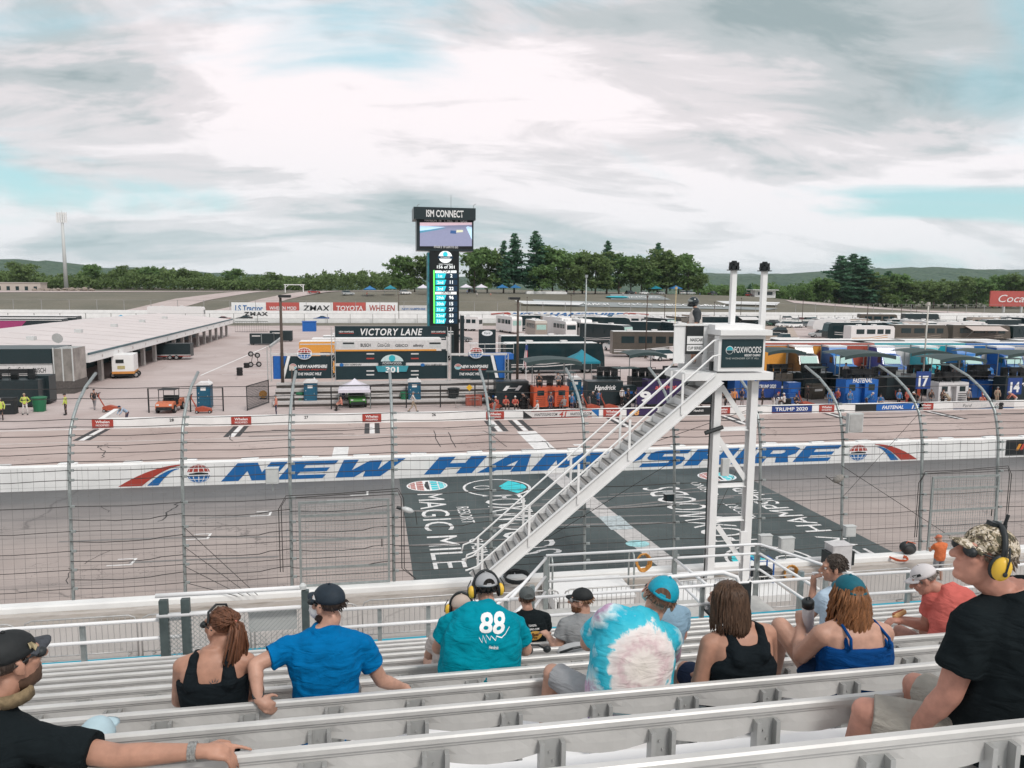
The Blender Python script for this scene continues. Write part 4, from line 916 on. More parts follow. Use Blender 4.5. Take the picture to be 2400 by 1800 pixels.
def quadleaf(mb, c, s, rnd):
    n_ = Vector((rnd.gauss(0, 1), rnd.gauss(0, 1), rnd.gauss(.5, 1))).normalized(); a = n_.orthogonal().normalized()*s*rnd.uniform(.6, 1.3); b = n_.cross(a).normalized()*s*rnd.uniform(.4, .9)
    mb.quad(c-a-b*.4, c-b, c+a+b*.3, c+b)
def broad_crown(seed, H=14., R=4.6, base=.22, clumps=150, leaves=22, ls=.5):
    rnd = random.Random(seed); mb = MB()
    lobes = [(Vector((0, 0, H*.62)), R*.9)]+[(Vector((rnd.uniform(-R, R)*.75, rnd.uniform(-R, R)*.75, H*rnd.uniform(base+.12, .9))), R*rnd.uniform(.38, .62)) for _ in range(9)]
    for _ in range(clumps):
        lc, lr = rnd.choice(lobes); d = Vector((rnd.gauss(0, 1), rnd.gauss(0, 1), rnd.gauss(.25, 1))).normalized(); c = lc+d*lr*rnd.uniform(.65, 1.05)
        if c.z < H*base: continue
        cr = rnd.uniform(.55, 1.15)
        for _ in range(leaves): quadleaf(mb, c+Vector((rnd.gauss(0, cr*.6), rnd.gauss(0, cr*.6), rnd.gauss(0, cr*.42))), ls*rnd.uniform(.6, 1.2), rnd)
    return mb
def pine_crown(seed, H=25., R=5., base=.2, lay=26):
    rnd = random.Random(seed); mb = MB()
    for k in range(lay+10):
        f = k/(lay+9); z = H*(base+(1-base)*f)
        rr = R*(1-f)**.7*(.65+.5*rnd.random())*(1 if f > .12 else .7)+.35
        for b in range(rnd.choice((4, 5, 6))):
            an = rnd.uniform(0, 2*pi); L = rr*rnd.uniform(.55, 1.1); d = Vector((cos(an), sin(an), rnd.uniform(-.12, .22)))
            n_ = max(3, int(L*3.4))
            for j in range(n_):
                t_ = (j+1)/n_; p = Vector((0, 0, z))+d*L*t_
                for _ in range(3): quadleaf(mb, p+Vector((rnd.gauss(0, .32), rnd.gauss(0, .32), rnd.gauss(0, .14))), .56*rnd.uniform(.6, 1.2)*(1.1-.3*f), rnd)
    return mb
def trunk_mesh(seed, H, r0, branches=7, top=.9):
    rnd = random.Random(seed); mb = MB(); pts = [(rnd.gauss(0, .1)*k/6, rnd.gauss(0, .1)*k/6, H*top*k/6-.6*(k == 0)) for k in range(7)]
    mb.tube(pts, [r0*(1-.85*k/6) for k in range(7)], 7)
    for _ in range(branches):
        f = rnd.uniform(.3, .8); z = H*top*f; an = rnd.uniform(0, 2*pi); L = H*.2*rnd.uniform(.5, 1)
        mb.tube([(0, 0, z), (cos(an)*L*.5, sin(an)*L*.5, z+L*.25), (cos(an)*L, sin(an)*L, z+L*.45)], [r0*.4*(1-f*.5), r0*.25, r0*.08], 5)
    return mb
PROT = {}
for i in range(4):
    m_ = broad_crown(20+i, 14, 4.6+.4*(i % 2), .10).mesh('crown'); m_.materials.append(LEAFC if i % 2 else LEAFB); PROT['b%d' % i] = (m_, 14.)
for i in range(3):
    m_ = pine_crown(40+i, 25, 5.6+.7*i, (.12, .2, .1)[i]).mesh('crown'); m_.materials.append(LEAFD); PROT['p%d' % i] = (m_, 25.)
tm_b = trunk_mesh(3, 14, .26).mesh('trunk', True); tm_b.materials.append(BARK); tm_p = trunk_mesh(4, 25, .36, 5, .97).mesh('trunk', True); tm_p.materials.append(BARK)
def tree(kind, px, py, H, Y, lab, wide=1., group='trees on the hill crest'):
    p = at(px, py, Y=Y); z = th(p.x, Y); me, h0 = PROT[kind]; s = H/h0
    t = thing('pine_tree' if kind[0] == 'p' else 'broadleaf_tree', lab, 'tree', (p.x, Y, z-.1), random.uniform(0, 6), group)
    t.scale = (s*wide, s*wide, s); lnk('crown', me, t); lnk('trunk', tm_p if kind[0] == 'p' else tm_b, t); return t
def HT(px, top, Y): p = at(px, top, Y=Y); return p.z-th(p.x, Y)
TR = [('b0', 938, 604, 338, 'small roundish tree at the left end of the hilltop grove'), ('b1', 972, 606, 342, 'small tree second from the left of the hilltop grove'), ('b3', 1004, 594, 344, 'dark tree just left of the scoreboard column'),
 ('b2', 1112, 585, 336, 'tree just right of the scoreboard column'), ('b1', 1142, 592, 340, 'leafy tree between scoreboard and the first tall pine'), ('p0', 1180, 566, 336, 'tall pine left of the twin tallest pines'), ('p1', 1205, 548, 340, 'second tall pine of the hilltop grove with tiered branches'),
 ('p2', 1255, 543, 334, 'tallest dark pine behind the flags'), ('b0', 1295, 583, 338, 'broad tree right of the tallest pine'), ('b2', 1328, 590, 334, 'broad olive tree behind the blue flag'), ('b3', 1365, 585, 338, 'broad tree left of the mid grove pine'), ('p0', 1422, 566, 336, 'pine rising from the middle of the grove'), ('b1', 1395, 596, 332, 'olive tree under the mid grove pine'), ('b0', 1450, 598, 334, 'round green tree right of the mid grove pine'),
 ('b2', 1478, 604, 336, 'low olive tree between the two right grove pines'), ('b3', 1503, 600, 330, 'leafy tree left of the right grove pine'), ('p2', 1540, 570, 334, 'broad dark pine in the right half of the grove'), ('b1', 1562, 592, 330, 'leafy tree hugging the right grove pine'), ('b0', 1590, 600, 334, 'round tree near the right end of the grove'), ('b2', 1612, 613, 328, 'sloping tree near the right end of the grove'), ('b3', 1635, 640, 326, 'lowest bushy tree at the right end of the grove'),
 ('b1', 1345, 625, 328, 'low bush tree behind the orange canopy'), ('b2', 1270, 625, 328, 'low tree behind the striped flag'), ('b0', 1520, 630, 326, 'low leafy tree behind the hilltop cars')]
for k, px, top, Y, lab in TR: tree(k, px, 690, HT(px, top, Y), Y, lab, 1.25 if k[0] == 'b' else 1.2)
TR2 = [('p1', 1968, 600, 400, 'left one of the tall pines standing at right'), ('p0', 1995, 596, 404, 'middle one of the tall pines standing at right'), ('p2', 2020, 602, 398, 'right one of the tall pines standing at right'), ('b1', 2060, 642, 395, 'leafy tree right of the tall pines'), ('b0', 2100, 646, 398, 'leafy tree two right of the tall pines'), ('p1', 2078, 636, 410, 'short pine behind the trees at right'), ('b2', 1930, 655, 396, 'bushy tree left of the tall pines at right'), ('b3', 2140, 650, 394, 'pale olive tree left of the far billboard group'), ('b0', 1885, 668, 392, 'low bush tree left of the pines at right'),
       ('b3', 2190, 655, 392, 'third leafy tree right of the tall pines'), ('b1', 2240, 652, 396, 'fourth leafy tree right of the tall pines'), ('b2', 2290, 655, 398, 'leafy tree left of the red billboard'), ('b0', 2345, 648, 405, 'leafy tree behind the red billboard'), ('b3', 2395, 640, 400, 'tree at the right edge above the red billboard'), ('p0', 1757, 666, 380, 'small pine beside the hilltop food stand'), ('b1', 1700, 676, 375, 'low bush left of the hilltop food stand'), ('b2', 1830, 676, 385, 'low bush right of the hilltop food stand')]
for k, px, top, Y, lab in TR2: tree(k, px, 690, max(4, HT(px, top, Y)), Y, lab, 1.4 if k[0] == 'b' else 2.0, 'trees right of the hill')
TR3 = [('b3', 55, 612, 430, 'dark round tree left of the light mast'), ('b0', 215, 622, 450, 'tree rising from the left woods right of the light mast'), ('b1', 300, 625, 455, 'second tree rising from the left woods'), ('b2', 350, 627, 450, 'third tree rising from the left woods'), ('b3', 445, 628, 455, 'fourth tree rising from the left woods'), ('b0', 545, 632, 455, 'fifth tree rising from the left woods'), ('b1', 650, 640, 450, 'tree left of the shuttle carts in the left woods')]
for k, px, top, Y, lab in TR3: tree(k, px, 672, HT(px, top, Y), Y, lab, 1.4, 'trees in the left woods')
# woods that read as one mass
rnd = random.Random(99); wd = MB(); wd2 = MB()
def clumpy(mb, x, y, z, H, R, n):
    for _ in range(n):
        d = Vector((rnd.gauss(0, 1), rnd.gauss(0, 1), rnd.gauss(.2, .8))).normalized(); c = Vector((x+d.x*R*rnd.uniform(.5, 1), y+d.y*R*.8, z+H*.52+d.z*H*.46))
        for _ in range(4): quadleaf(mb, c+Vector((rnd.gauss(0, .5), rnd.gauss(0, .5), rnd.gauss(0, .4))), rnd.uniform(.5, 1.0), rnd)
for row, (Y, py0) in enumerate(((440, 0), (452, 0), (466, 0), (482, 0))):
    px = -150
    while px < 960:
        top = 634+9*sin(px*.013)+.012*px+rnd.uniform(-7, 8)+(3-row)*3.5; p = at(px, top, Y=Y); z = th(p.x, Y)
        clumpy(wd, p.x, Y, z, max(5, p.z-z), rnd.uniform(3.2, 4.8), 60); px += rnd.uniform(20, 32)
for row, Y in enumerate((402, 416, 432)):
    px = 1640
    while px < 2560:
        top = 668-.018*(px-1640)+rnd.uniform(-7, 7)+(2-row)*4; p = at(px, top, Y=Y); z = th(p.x, Y)
        clumpy(wd2, p.x, Y, z, max(4, p.z-z), rnd.uniform(3.2, 4.6), 60); px += rnd.uniform(20, 30)
tag(wd.build('woodland', LEAFC, kind='stuff'), 'belt of mixed green woods along the horizon at left', 'woods'); tag(wd2.build('woodland', LEAFB, kind='stuff'), 'belt of green woods behind the hill at right', 'woods')
# distant wooded hills
g = NT('distant_forest', .95); v = g.mp((.02, .02, .02)); n_ = g.noise(v, 1.2, 8, .75); vo = g.vor(v, 4.); g.col(g.mix(.5, g.ramp(n_, [(.3, (.045, .085, .060)), (.55, (.075, .122, .080)), (.75, (.115, .165, .10))]), g.ramp(vo, [(.0, (.14, .18, .11)), (.6, (.045, .085, .06))]))).bump(vo, 1., 6.); FAR = g.m
def ridge(name, Y, tops, depth, rough, step=14):
    xs = lin(-1900*Y/1800, 2600*Y/1800, int(4500*Y/1800/step/2)); tb = [(at(px, py, Y=Y).x, at(px, py, Y=Y).z) for px, py in tops]; rr = random.Random(int(Y))
    def top(x):
        if x <= tb[0][0]: return tb[0][1]
        for (x0, z0), (x1, z1) in zip(tb, tb[1:]):
            if x <= x1: return z0+(z1-z0)*sstep((x-x0)/(x1-x0))
        return tb[-1][1]
    rows = [(-.9, 0.), (-.7, .3), (-.5, .52), (-.32, .72), (-.18, .86), (-.08, .95), (0, 1.), (.2, .97), (.6, .6)]
    mb = MB(); n = len(xs)
    for f, k in rows:
        for x in xs: mb.v.append((x+rr.uniform(-4, 4), Y+depth*f+rr.uniform(-10, 10), (top(x)+5*sin(x*.006))*k-25*(1-k)+rr.uniform(-rough, rough)*(k > .1)))
    for j in range(len(rows)-1):
        for i in range(n-1): a = j*n+i; mb.f.append((a, a+1, a+n+1, a+n))
    struct(mb.build(name, FAR))
ridge('far_hills', 1700, [(-500, 612), (0, 613), (90, 617), (300, 632), (600, 640), (880, 652), (1100, 660), (1300, 650), (1500, 645), (1700, 642), (1900, 641), (2050, 634), (2200, 632), (2330, 634), (2400, 637), (2700, 630)], 700, 3.)
ridge('far_hills', 3200, [(-500, 618), (0, 616), (200, 626), (500, 640), (900, 656), (1300, 646), (1700, 641), (2100, 632), (2360, 630), (2420, 631), (2700, 622)], 900, 4., 22)
# tall light mast at left
p = at(155, 668, Y=420); lm = thing('light_mast', 'tall slim floodlight and antenna mast rising above the left woods', 'mast', (p.x, 420, th(p.x, 420)))
H = at(149, 500, Y=420).z-th(p.x, 420); MB().tube([(0, 0, 0), (0, 0, H)], [1.0, .55], 10).build('mast', GREYP, lm, smooth=True)
for f in (1., .955, .91): MB().box(-2.2, 2.2, -.3, .3, H*f-.5, H*f-.2).build('crossbar', GREYP, lm); [MB().box(x-.35, x+.35, -.8, -.31, H*f-1.2, H*f+.4).build('floodlight', WHITE, lm) for x in (-2, -1, 0, 1, 2)]
MB().tube([(0, 0, H), (0, 0, H+1.5)], .1, 5).build('antenna', GREYP, lm)
p = at(45, 672, Y=415); t = thing('low_building', 'low beige flat roofed building at the left edge before the woods', 'building', (p.x, 415, th(p.x, 415)-.3)); MB().box(-11, 11, -4, 4, 0, 3.8).build('wall', M('beige_wall', (.55, .47, .42), .8), t); MB().box(-11.3, 11.3, -4.3, 4.3, 3.801, 4.1).build('roof', M('beige_roof', (.62, .56, .52), .8), t); [MB().box(x, x+1.5, -4.05, -4.01, .3, 2.2).build('window', GLASSD, t) for x in (-8, -4, 0, 4, 8)]
p = at(150, 674, Y=405); t = thing('rubble_pile', 'pile of grey brown rubble below the light mast', 'rubble', (p.x, 405, th(p.x, 405))); mb = MB(); rr = random.Random(8)
for k in range(40): mb.ell((rr.uniform(-13, 13), rr.uniform(-2, 2), rr.uniform(0, 1.2)), (rr.uniform(.6, 1.6), .8, rr.uniform(.4, 1.)), 6, 4)
mb.build('boulders', M('rubble', (.30, .25, .21), .9, var=.3), t, kind='stuff')
# ------------------------------------------------------------------ vehicles
PAINT = {n: M('paint_'+n, c, .3, var=.04, scale=1, coat=.3) for n, c in dict(white=(.78, .77, .76), black=(.02, .024, .026), silver=(.42, .43, .43), red=(.30, .035, .03), blue=(.02, .09, .30), grey=(.16, .17, .175), teal=(.03, .16, .19), tan=(.36, .30, .25), green=(.03, .09, .06)).items()}
LAMP = M('lamp_clear', (.7, .7, .68), .2, var=0.); TAIL = M('lamp_red', (.35, .02, .02), .3, var=0.)
def ptaper(mb, poly, w0, w1, z0, z1):
    """side outline in (x, z) extruded across y with width going from w0 at z0 to w1 at z1"""
    n = len(poly); i = len(mb.v); ws = [w0+(w1-w0)*max(0, min(1, (z-z0)/(z1-z0))) for x, z in poly]
    mb.v += [(x, -w/2, z) for (x, z), w in zip(poly, ws)]+[(x, w/2, z) for (x, z), w in zip(poly, ws)]
    mb.f.append(tuple(range(i, i+n))); mb.f.append(tuple(range(i+n, i+2*n))[::-1])
    for k in range(n): mb.f.append((i+(k+1) % n, i+k, i+n+k, i+n+(k+1) % n))
    return mb
RIM = M('wheel_rim', (.5, .5, .5), .35, .6, var=.05)
def wheel_me(r, w):
    m1 = MB(); m1.lathe([(r*.72, -w/2), (r, -w/2+.03), (r, w/2-.03), (r*.72, w/2)], 14, mtx=Euler((pi/2, 0, 0)).to_matrix()); m1 = m1.mesh('tyre'); m1.materials.append(RUBBER)
    m2 = MB(); m2.lathe([(r*.2, -w/2-.01), (r*.55, -w/2+.0), (r*.7, -w/2+.02), (r*.7, w/2-.02), (r*.55, w/2), (r*.2, w/2+.01)], 12, mtx=Euler((pi/2, 0, 0)).to_matrix()); m2 = m2.mesh('rim'); m2.materials.append(RIM)
    return m1, m2
WH = wheel_me(.34, .24); WHB = wheel_me(.5, .3)
def put_wheels(t, pts, wh=WH):
    for p in pts: o = lnk('wheel', wh[0], t, p); lnk('rim', wh[1], o)
SPEC = {
 'sedan': ([(-2.3, .32), (-2.35, .72), (-2.2, .93), (-1.6, .98), (1.0, .95), (2.0, .82), (2.32, .62), (2.3, .32)], [(-1.75, .96), (-1.0, 1.36), (.15, 1.40), (1.0, .95)], 1.40, 4.6, 1.35, -1.4),
 'suv': ([(-2.35, .38), (-2.4, .95), (-2.35, 1.08), (1.0, 1.08), (2.1, .98), (2.38, .75), (2.36, .38)], [(-2.3, 1.07), (-2.05, 1.66), (.1, 1.70), (1.05, 1.07)], 1.70, 4.8, 1.45, -1.45),
 'pickup': ([(-2.8, .48), (-2.8, 1.08), (-.9, 1.08), (1.2, 1.10), (2.5, 1.05), (2.78, .82), (2.76, .48)], [(-.95, 1.09), (-.8, 1.78), (.55, 1.80), (1.3, 1.09)], 1.80, 5.6, 1.75, -1.7),
 'racecar': ([(-2.4, .15), (-2.45, .75), (-2.3, .92), (-1.3, .9), (1.0, .82), (2.2, .6), (2.45, .3), (2.4, .12)], [(-1.7, .88), (-.9, 1.24), (.1, 1.27), (1.1, .80)], 1.27, 4.9, 1.4, -1.4)}
def car_proto(kind):
    body, gh, zr, L, xf, xr = SPEC[kind]; t = thing('parked_car' if kind != 'racecar' else 'race_car', 'x', 'car' if kind != 'pickup' else 'pickup truck')
    if kind == 'suv': t['category'] = 'SUV'
    b = MB(); ptaper(b, body, 1.78, 1.7, .4, 1.); o = b.build('body', PAINT['white'], t)
    g_ = MB(); ptaper(g_, gh, 1.62, 1.30, gh[0][1], zr); g_.build('windows', GLASSD, t)
    r_ = MB(); a, c = gh[1], gh[2]; ptaper(r_, [(a[0]-.05, a[1]-.02), (c[0]+.05, c[1]-.02), (c[0], c[1]+.05), (a[0], a[1]+.04)], 1.36, 1.3, 1., 2.); r_.build('roof', PAINT['white'], t)
    if kind == 'pickup': MB().box(-2.7, -1.0, -.75, .75, 1.085, 1.10).build('cargo_bed', BLACK, t)
    put_wheels(t, [(x, y, .34) for x in (xf, xr) for y in (-.80, .80)])
    xe = body[-3][0] if kind != 'racecar' else 2.3
    for y in (-.62, .62): MB().cb((xe-.02, y, .72 if kind != 'racecar' else .48), (.1, .34, .14)).build('headlight', LAMP, t); MB().cb((body[1][0]+.02, y, .8), (.08, .3, .16)).build('taillight', TAIL, t)
    return t
PRO = {k: car_proto(k) for k in SPEC}; used = {k: False for k in SPEC}
def car(kind, px, py, yaw, color, lab, z=0., group='parked cars', p=None):
    p = p or at(px, py, z=z); src = PRO[kind]
    if not used[kind]:
        used[kind] = True; r = src; r.location = p; r.rotation_euler = (0, 0, yaw); r['label'] = lab; r['group'] = group
        for c in r.children:
            for s_ in c.material_slots:
                if s_.material == PAINT['white']: s_.link = 'OBJECT'; s_.material = PAINT[color]
        return r
    r = dup(src, p, yaw, lab, group)
    for c in r.children:
        if c.name.startswith(('body', 'roof')): c.material_slots[0].link = 'OBJECT'; c.material_slots[0].material = PAINT[color]
    return r
R_ = radians
far = [(1183, 752, 'suv', 'teal'), (1210, 754, 'sedan', 'silver'), (1228, 752, 'suv', 'white'), (1252, 754, 'pickup', 'grey'), (1392, 753, 'suv', 'black'), (1412, 754, 'sedan', 'silver'), (1432, 752, 'suv', 'teal'), (1452, 755, 'sedan', 'white'), (1472, 753, 'suv', 'white'), (1493, 755, 'sedan', 'silver'), (1503, 752, 'pickup', 'white'), (1528, 755, 'sedan', 'tan'), (1540, 752, 'suv', 'grey'), (1560, 754, 'suv', 'white'), (1578, 755, 'sedan', 'silver'), (1596, 753, 'suv', 'black'), (1660, 753, 'suv', 'teal'), (1682, 755, 'sedan', 'white'), (1700, 752, 'suv', 'black'), (1800, 763, 'sedan', 'green'), (1818, 764, 'suv', 'black'), (1848, 752, 'suv', 'white'), (1866, 756, 'sedan', 'white'), (1892, 757, 'pickup', 'black'), (1908, 756, 'suv', 'teal')]
cn = {'sedan': 'sedan', 'suv': 'SUV', 'pickup': 'pickup truck'}
for i, (px, py, k, c) in enumerate(far):
    car(k, px, py, R_(-95+((i*37) % 25)) if i % 3 else R_(20), c, '%s %s, %s from the left in the farthest parking rows' % (c, cn[k], ordn(i)))
near = [(1838, 767, 'suv', 'white', 185, 'white SUV parked at the front left of the right lot row'), (1860, 768, 'suv', 'white', 190, 'white SUV parked right beside another white SUV in the right lot row'), (1884, 767, 'suv', 'grey', 190, 'dark grey SUV at the right end of the right lot row'), (1819, 784, 'suv', 'black', 170, 'black SUV standing alone on the dirt lot behind the tower board'), (1838, 803, 'pickup', 'white', 185, 'white pickup truck on the dirt lot just right of the tower board'), (1805, 798, 'suv', 'tan', 160, 'tan SUV half hidden behind the tower board'), (1922, 791, 'suv', 'silver', 170, 'silver SUV parked before the white trailer at right'), (2303, 804, 'sedan', 'silver', 190, 'pale silver sedan under the tan awning at right'), (1078, 801, 'sedan', 'grey', 0, 'grey sedan parked beside the scoreboard column foot'), (1441, 823, 'pickup', 'white', -80, 'white pickup truck parked left of the swirl patterned camper'), (1560, 845, 'suv', 'white', 10, 'white and black liveried show car left of the stair rails'), (1206, 862, 'sedan', 'teal', 5, 'light blue race car parked behind the victory stage right wing'), (1455, 800, 'sedan', 'silver', -70, 'silver sedan behind the white pickup'), (1240, 748, 'suv', 'silver', 15, 'silver SUV beside the light pole in the far lot')]
for px, py, k, c, yw, lab in near: car(k, px, py, R_(yw), c, lab)
for px, y, c, lab in ((455, 236, 'green', 'green race car leading on the far back stretch'), (520, 233, 'red', 'red race car on the far back stretch behind the garage end'), (572, 240, 'black', 'dark race car passing the black letters on the far wall'), (752, 238, 'blue', 'blue and orange race car on the far back stretch left of the scoreboard'), (1875, 236, 'red', 'red race car on the far back stretch at right'), (2015, 238, 'blue', 'blue race car on the far back stretch near the right poles')):
    p = at(px, 742, Y=y); p.z = .03; car('racecar', 0, 0, pi, c, lab, group='race cars on the back stretch', p=p)
def hillp(px, py):
    for k in range(500):
        y = 248+k*.3; p = at(px, py, Y=y)
        if p.z <= th(p.x, y): return Vector((p.x, y, th(p.x, y)))
    p = at(px, py, Y=322); p.z = th(p.x, 322); return p
hill = [(736, 688, 'sedan', 'red'), (816, 692, 'suv', 'silver'), (950, 690, 'suv', 'white'), (1107, 686, 'suv', 'black'), (1510, 684, 'sedan', 'white'), (1548, 685, 'sedan', 'silver'), (1602, 687, 'suv', 'white'), (1618, 688, 'suv', 'silver'), (1670, 692, 'pickup', 'black'), (1755, 692, 'suv', 'red'), (1478, 683, 'suv', 'black')]
for i, (px, py, k, c) in enumerate(hill): car(k, 0, 0, R_(10+(i*53) % 40), c, '%s %s, %s from the left on the hill crest' % (c, cn[k], ordn(i)), group='cars on the hill crest', p=hillp(px, py))
# ------------------------------------------------------------------ motorhomes and trailers
def motorhome(px, py, L, H, yaw, col, lab, front='bus', stripe=None, awn=None, name='motorhome', screen=GLASSD, cat='motorhome', z=0., win=True):
    p = at(px, py, z=z); t = thing(name, lab, cat, p, R_(yaw), 'motorhomes and trailers in the infield'); W2 = 1.27; x0, x1 = -L/2, L/2
    if front == 'bus': pol = [(x0, .45), (x0, H-.15), (x0+.15, H), (x1-.9, H), (x1-.35, H-.25), (x1-.05, H*.55), (x1, .9), (x1-.05, .45)]
    elif front == 'fifth': pol = [(x0, .5), (x0, H), (x1-1.6, H), (x1-.5, H-.3), (x1, H*.62), (x1-.2, H*.45), (x1-2.3, H*.42), (x1-2.5, .5)]
    else: pol = [(x0, .5), (x0, H), (x1-.3, H), (x1, H-.5), (x1, .5)]
    b = MB(); ptaper(b, pol, 2.54, 2.46, .5, H); b.build('body', col, t)
    MB().box(x0+.1, x1-1.0, -1.2, 1.2, H+.002, H+.05).build('roof', M('roof_white', (.74, .73, .72), .6), t)
    for x in (x0+L*.25, x0+L*.6): MB().box(x-.4, x+.4, -.35, .35, H+.051, H+.32).build('roof_unit', LGREY, t)
    if win:
        for s_ in (-1, 1):
            for a, b_ in ((.12, .3), (.36, .55), (.6, .74), (.78, .9)):
                MB().box(x0+L*a, x0+L*b_, s_*W2-.02, s_*W2+.015, H*.56, H*.82).build('window', GLASSD, t)
    if front == 'bus': MB().extr([(x1-.32, -1.12, H-.3), (x1-.32, 1.12, H-.3), (x1-.02, 1.12, H*.5), (x1-.02, -1.12, H*.5)], (.03, 0, .02)).build('windshield', screen, t)
    elif front == 'box': MB().box(x1-.01, x1+.02, -1., 1., H*.5, H*.78).build('windshield', screen, t)
    if stripe:
        for s_ in (-1, 1):
            mb = MB(); y = s_*(W2+.005)
            for dz, w in ((.0, .12), (.28, .1)): mb.poly([(x0+.2, y, .8+dz), (x0+L*.4, y, .85+dz), (x1-1.5, y, 1.25+dz*1.6), (x1-1.5, y, 1.25+dz*1.6+w), (x0+L*.4, y, .85+dz+w), (x0+.2, y, .8+dz+w)])
            mb.build('stripe', stripe, t)
    put_wheels(t, [(x, y, .5) for x in ((x0+2.6, x0+3.7, x1-2.2) if front != 'fifth' else (x0+3., x0+4.1)) for y in (-1.08, 1.08)], WHB)
    if awn:
        s_ = -1; MB().extr([(x0+L*.2, s_*1.3, H-.25), (x0+L*.8, s_*1.3, H-.25), (x0+L*.8, s_*4.0, H-1.0), (x0+L*.2, s_*4.0, H-1.0)], (0, 0, .05)).build('awning', awn, t)
        for x in (x0+L*.21, x0+L*.79): MB().tube([(x, s_*3.95, H-1.0), (x, s_*1.35, 1.)], .04, 5).build('awning_arm', GALV, t)
    return t
CW = M('coach_white', (.74, .71, .70), .35, var=.06); CB = M('coach_black', (.014, .03, .034), .2, var=.12, coat=.3); CBR = M('coach_bronze', (.10, .085, .07), .3, var=.2); CT = M('coach_tan', (.34, .29, .25), .4, var=.1); AWN = M('awning_tan', (.50, .42, .38), .7); SCR = M('sunscreen_mint', (.38, .56, .51), .5); SCR2 = M('windshield_green', (.12, .22, .17), .15, spec=.6)
motorhome(1297, 873, 12.4, 3.7, 0, CB, 'large black motorcoach broadside behind the teal canopy', stripe=LGREY)
motorhome(1270, 845, 12.4, 3.6, 0, CB, 'dark coach roof just behind the large black motorcoach')
motorhome(1305, 786, 9, 4.0, -75, CW, 'white trailer marked with short black letters in the middle of the infield', 'box', win=False, name='race_trailer', cat='trailer')
motorhome(1256, 790, 9, 3.6, -88, CT, 'motorhome with pale mint windshield screen left of the white trailer', 'box', screen=SCR)
motorhome(1322, 789, 8, 3.4, -82, CW, 'white camper with square dark window facing the track', 'box', screen=GLASSD)
motorhome(1357, 789, 9, 3.8, -85, CW, 'white motorhome with green windshield behind the thin pole', 'box', screen=SCR2)
motorhome(1420, 808, 11, 3.8, -58, CB, 'black coach with mint windshield screen left of the swirl patterned camper', 'bus', LGREY, screen=SCR)
motorhome(1515, 836, 11, 3.9, -8, CBR, 'bronze fifth wheel camper with pale swirls and dark rounded nose', 'fifth', CW)
motorhome(1540, 795, 11, 3.6, -20, CB, 'dark coach behind the swirl patterned camper', 'bus', LGREY)
motorhome(1585, 800, 9, 3.7, -86, CB, 'coach with two pale windshield panels left of the flag stand', 'box', screen=SCR)
motorhome(1940, 790, 9, 4.0, 178, CW, 'tall white fifth wheel camper at the left of the right lot', 'fifth', None, win=False)
motorhome(1995, 797, 12, 3.7, 176, CB, 'black and silver coach facing left beside the silver SUV', 'bus', LGREY)
motorhome(2035, 805, 9.5, 3.5, 0, CW, 'white motorhome with orange stripe and dark windshield in the right lot', 'box', M('stripe_orange', (.6, .3, .08), .5))
motorhome(2150, 804, 11, 3.7, -8, CBR, 'bronze and black coach with green windshield in the right lot', 'bus', CT, screen=SCR2)
motorhome(2290, 804, 12, 3.7, -8, CBR, 'coach with wide tan awning and pale swirls in the right lot', 'bus', CT, AWN, screen=SCR2)
motorhome(2420, 804, 12, 3.6, 0, CB, 'dark coach cut off by the right edge of the lot', 'bus', LGREY)
motorhome(2055, 764, 11, 3.5, -10, CBR, 'dark coach in the back row right of the long white trailer', 'bus', CT)
motorhome(2155, 762, 11, 3.5, -5, CB, 'dark striped coach at the back of the right lot', 'bus', LGREY)
motorhome(2310, 776, 12, 3.5, 0, CB, 'long dark coach roof behind the tan awnings', 'bus')
motorhome(1745, 764, 9, 2.9, 0, CB, 'low dark trailer with grey awning between the speaker masts', 'box', None, LGREY, name='utility_trailer', cat='trailer')
motorhome(1090, 775, 8, 3.4, -30, CW, 'white camper with black door behind the victory stage', 'box')
motorhome(1225, 770, 9, 3.4, 5, CT, 'tan camper with grey roof behind the light pole', 'box')
motorhome(415, 752, 15, 4.0, 0, CW, 'white transport trailer with dark lettering beyond the garage roof', 'box', None, name='race_trailer', cat='trailer', win=False)
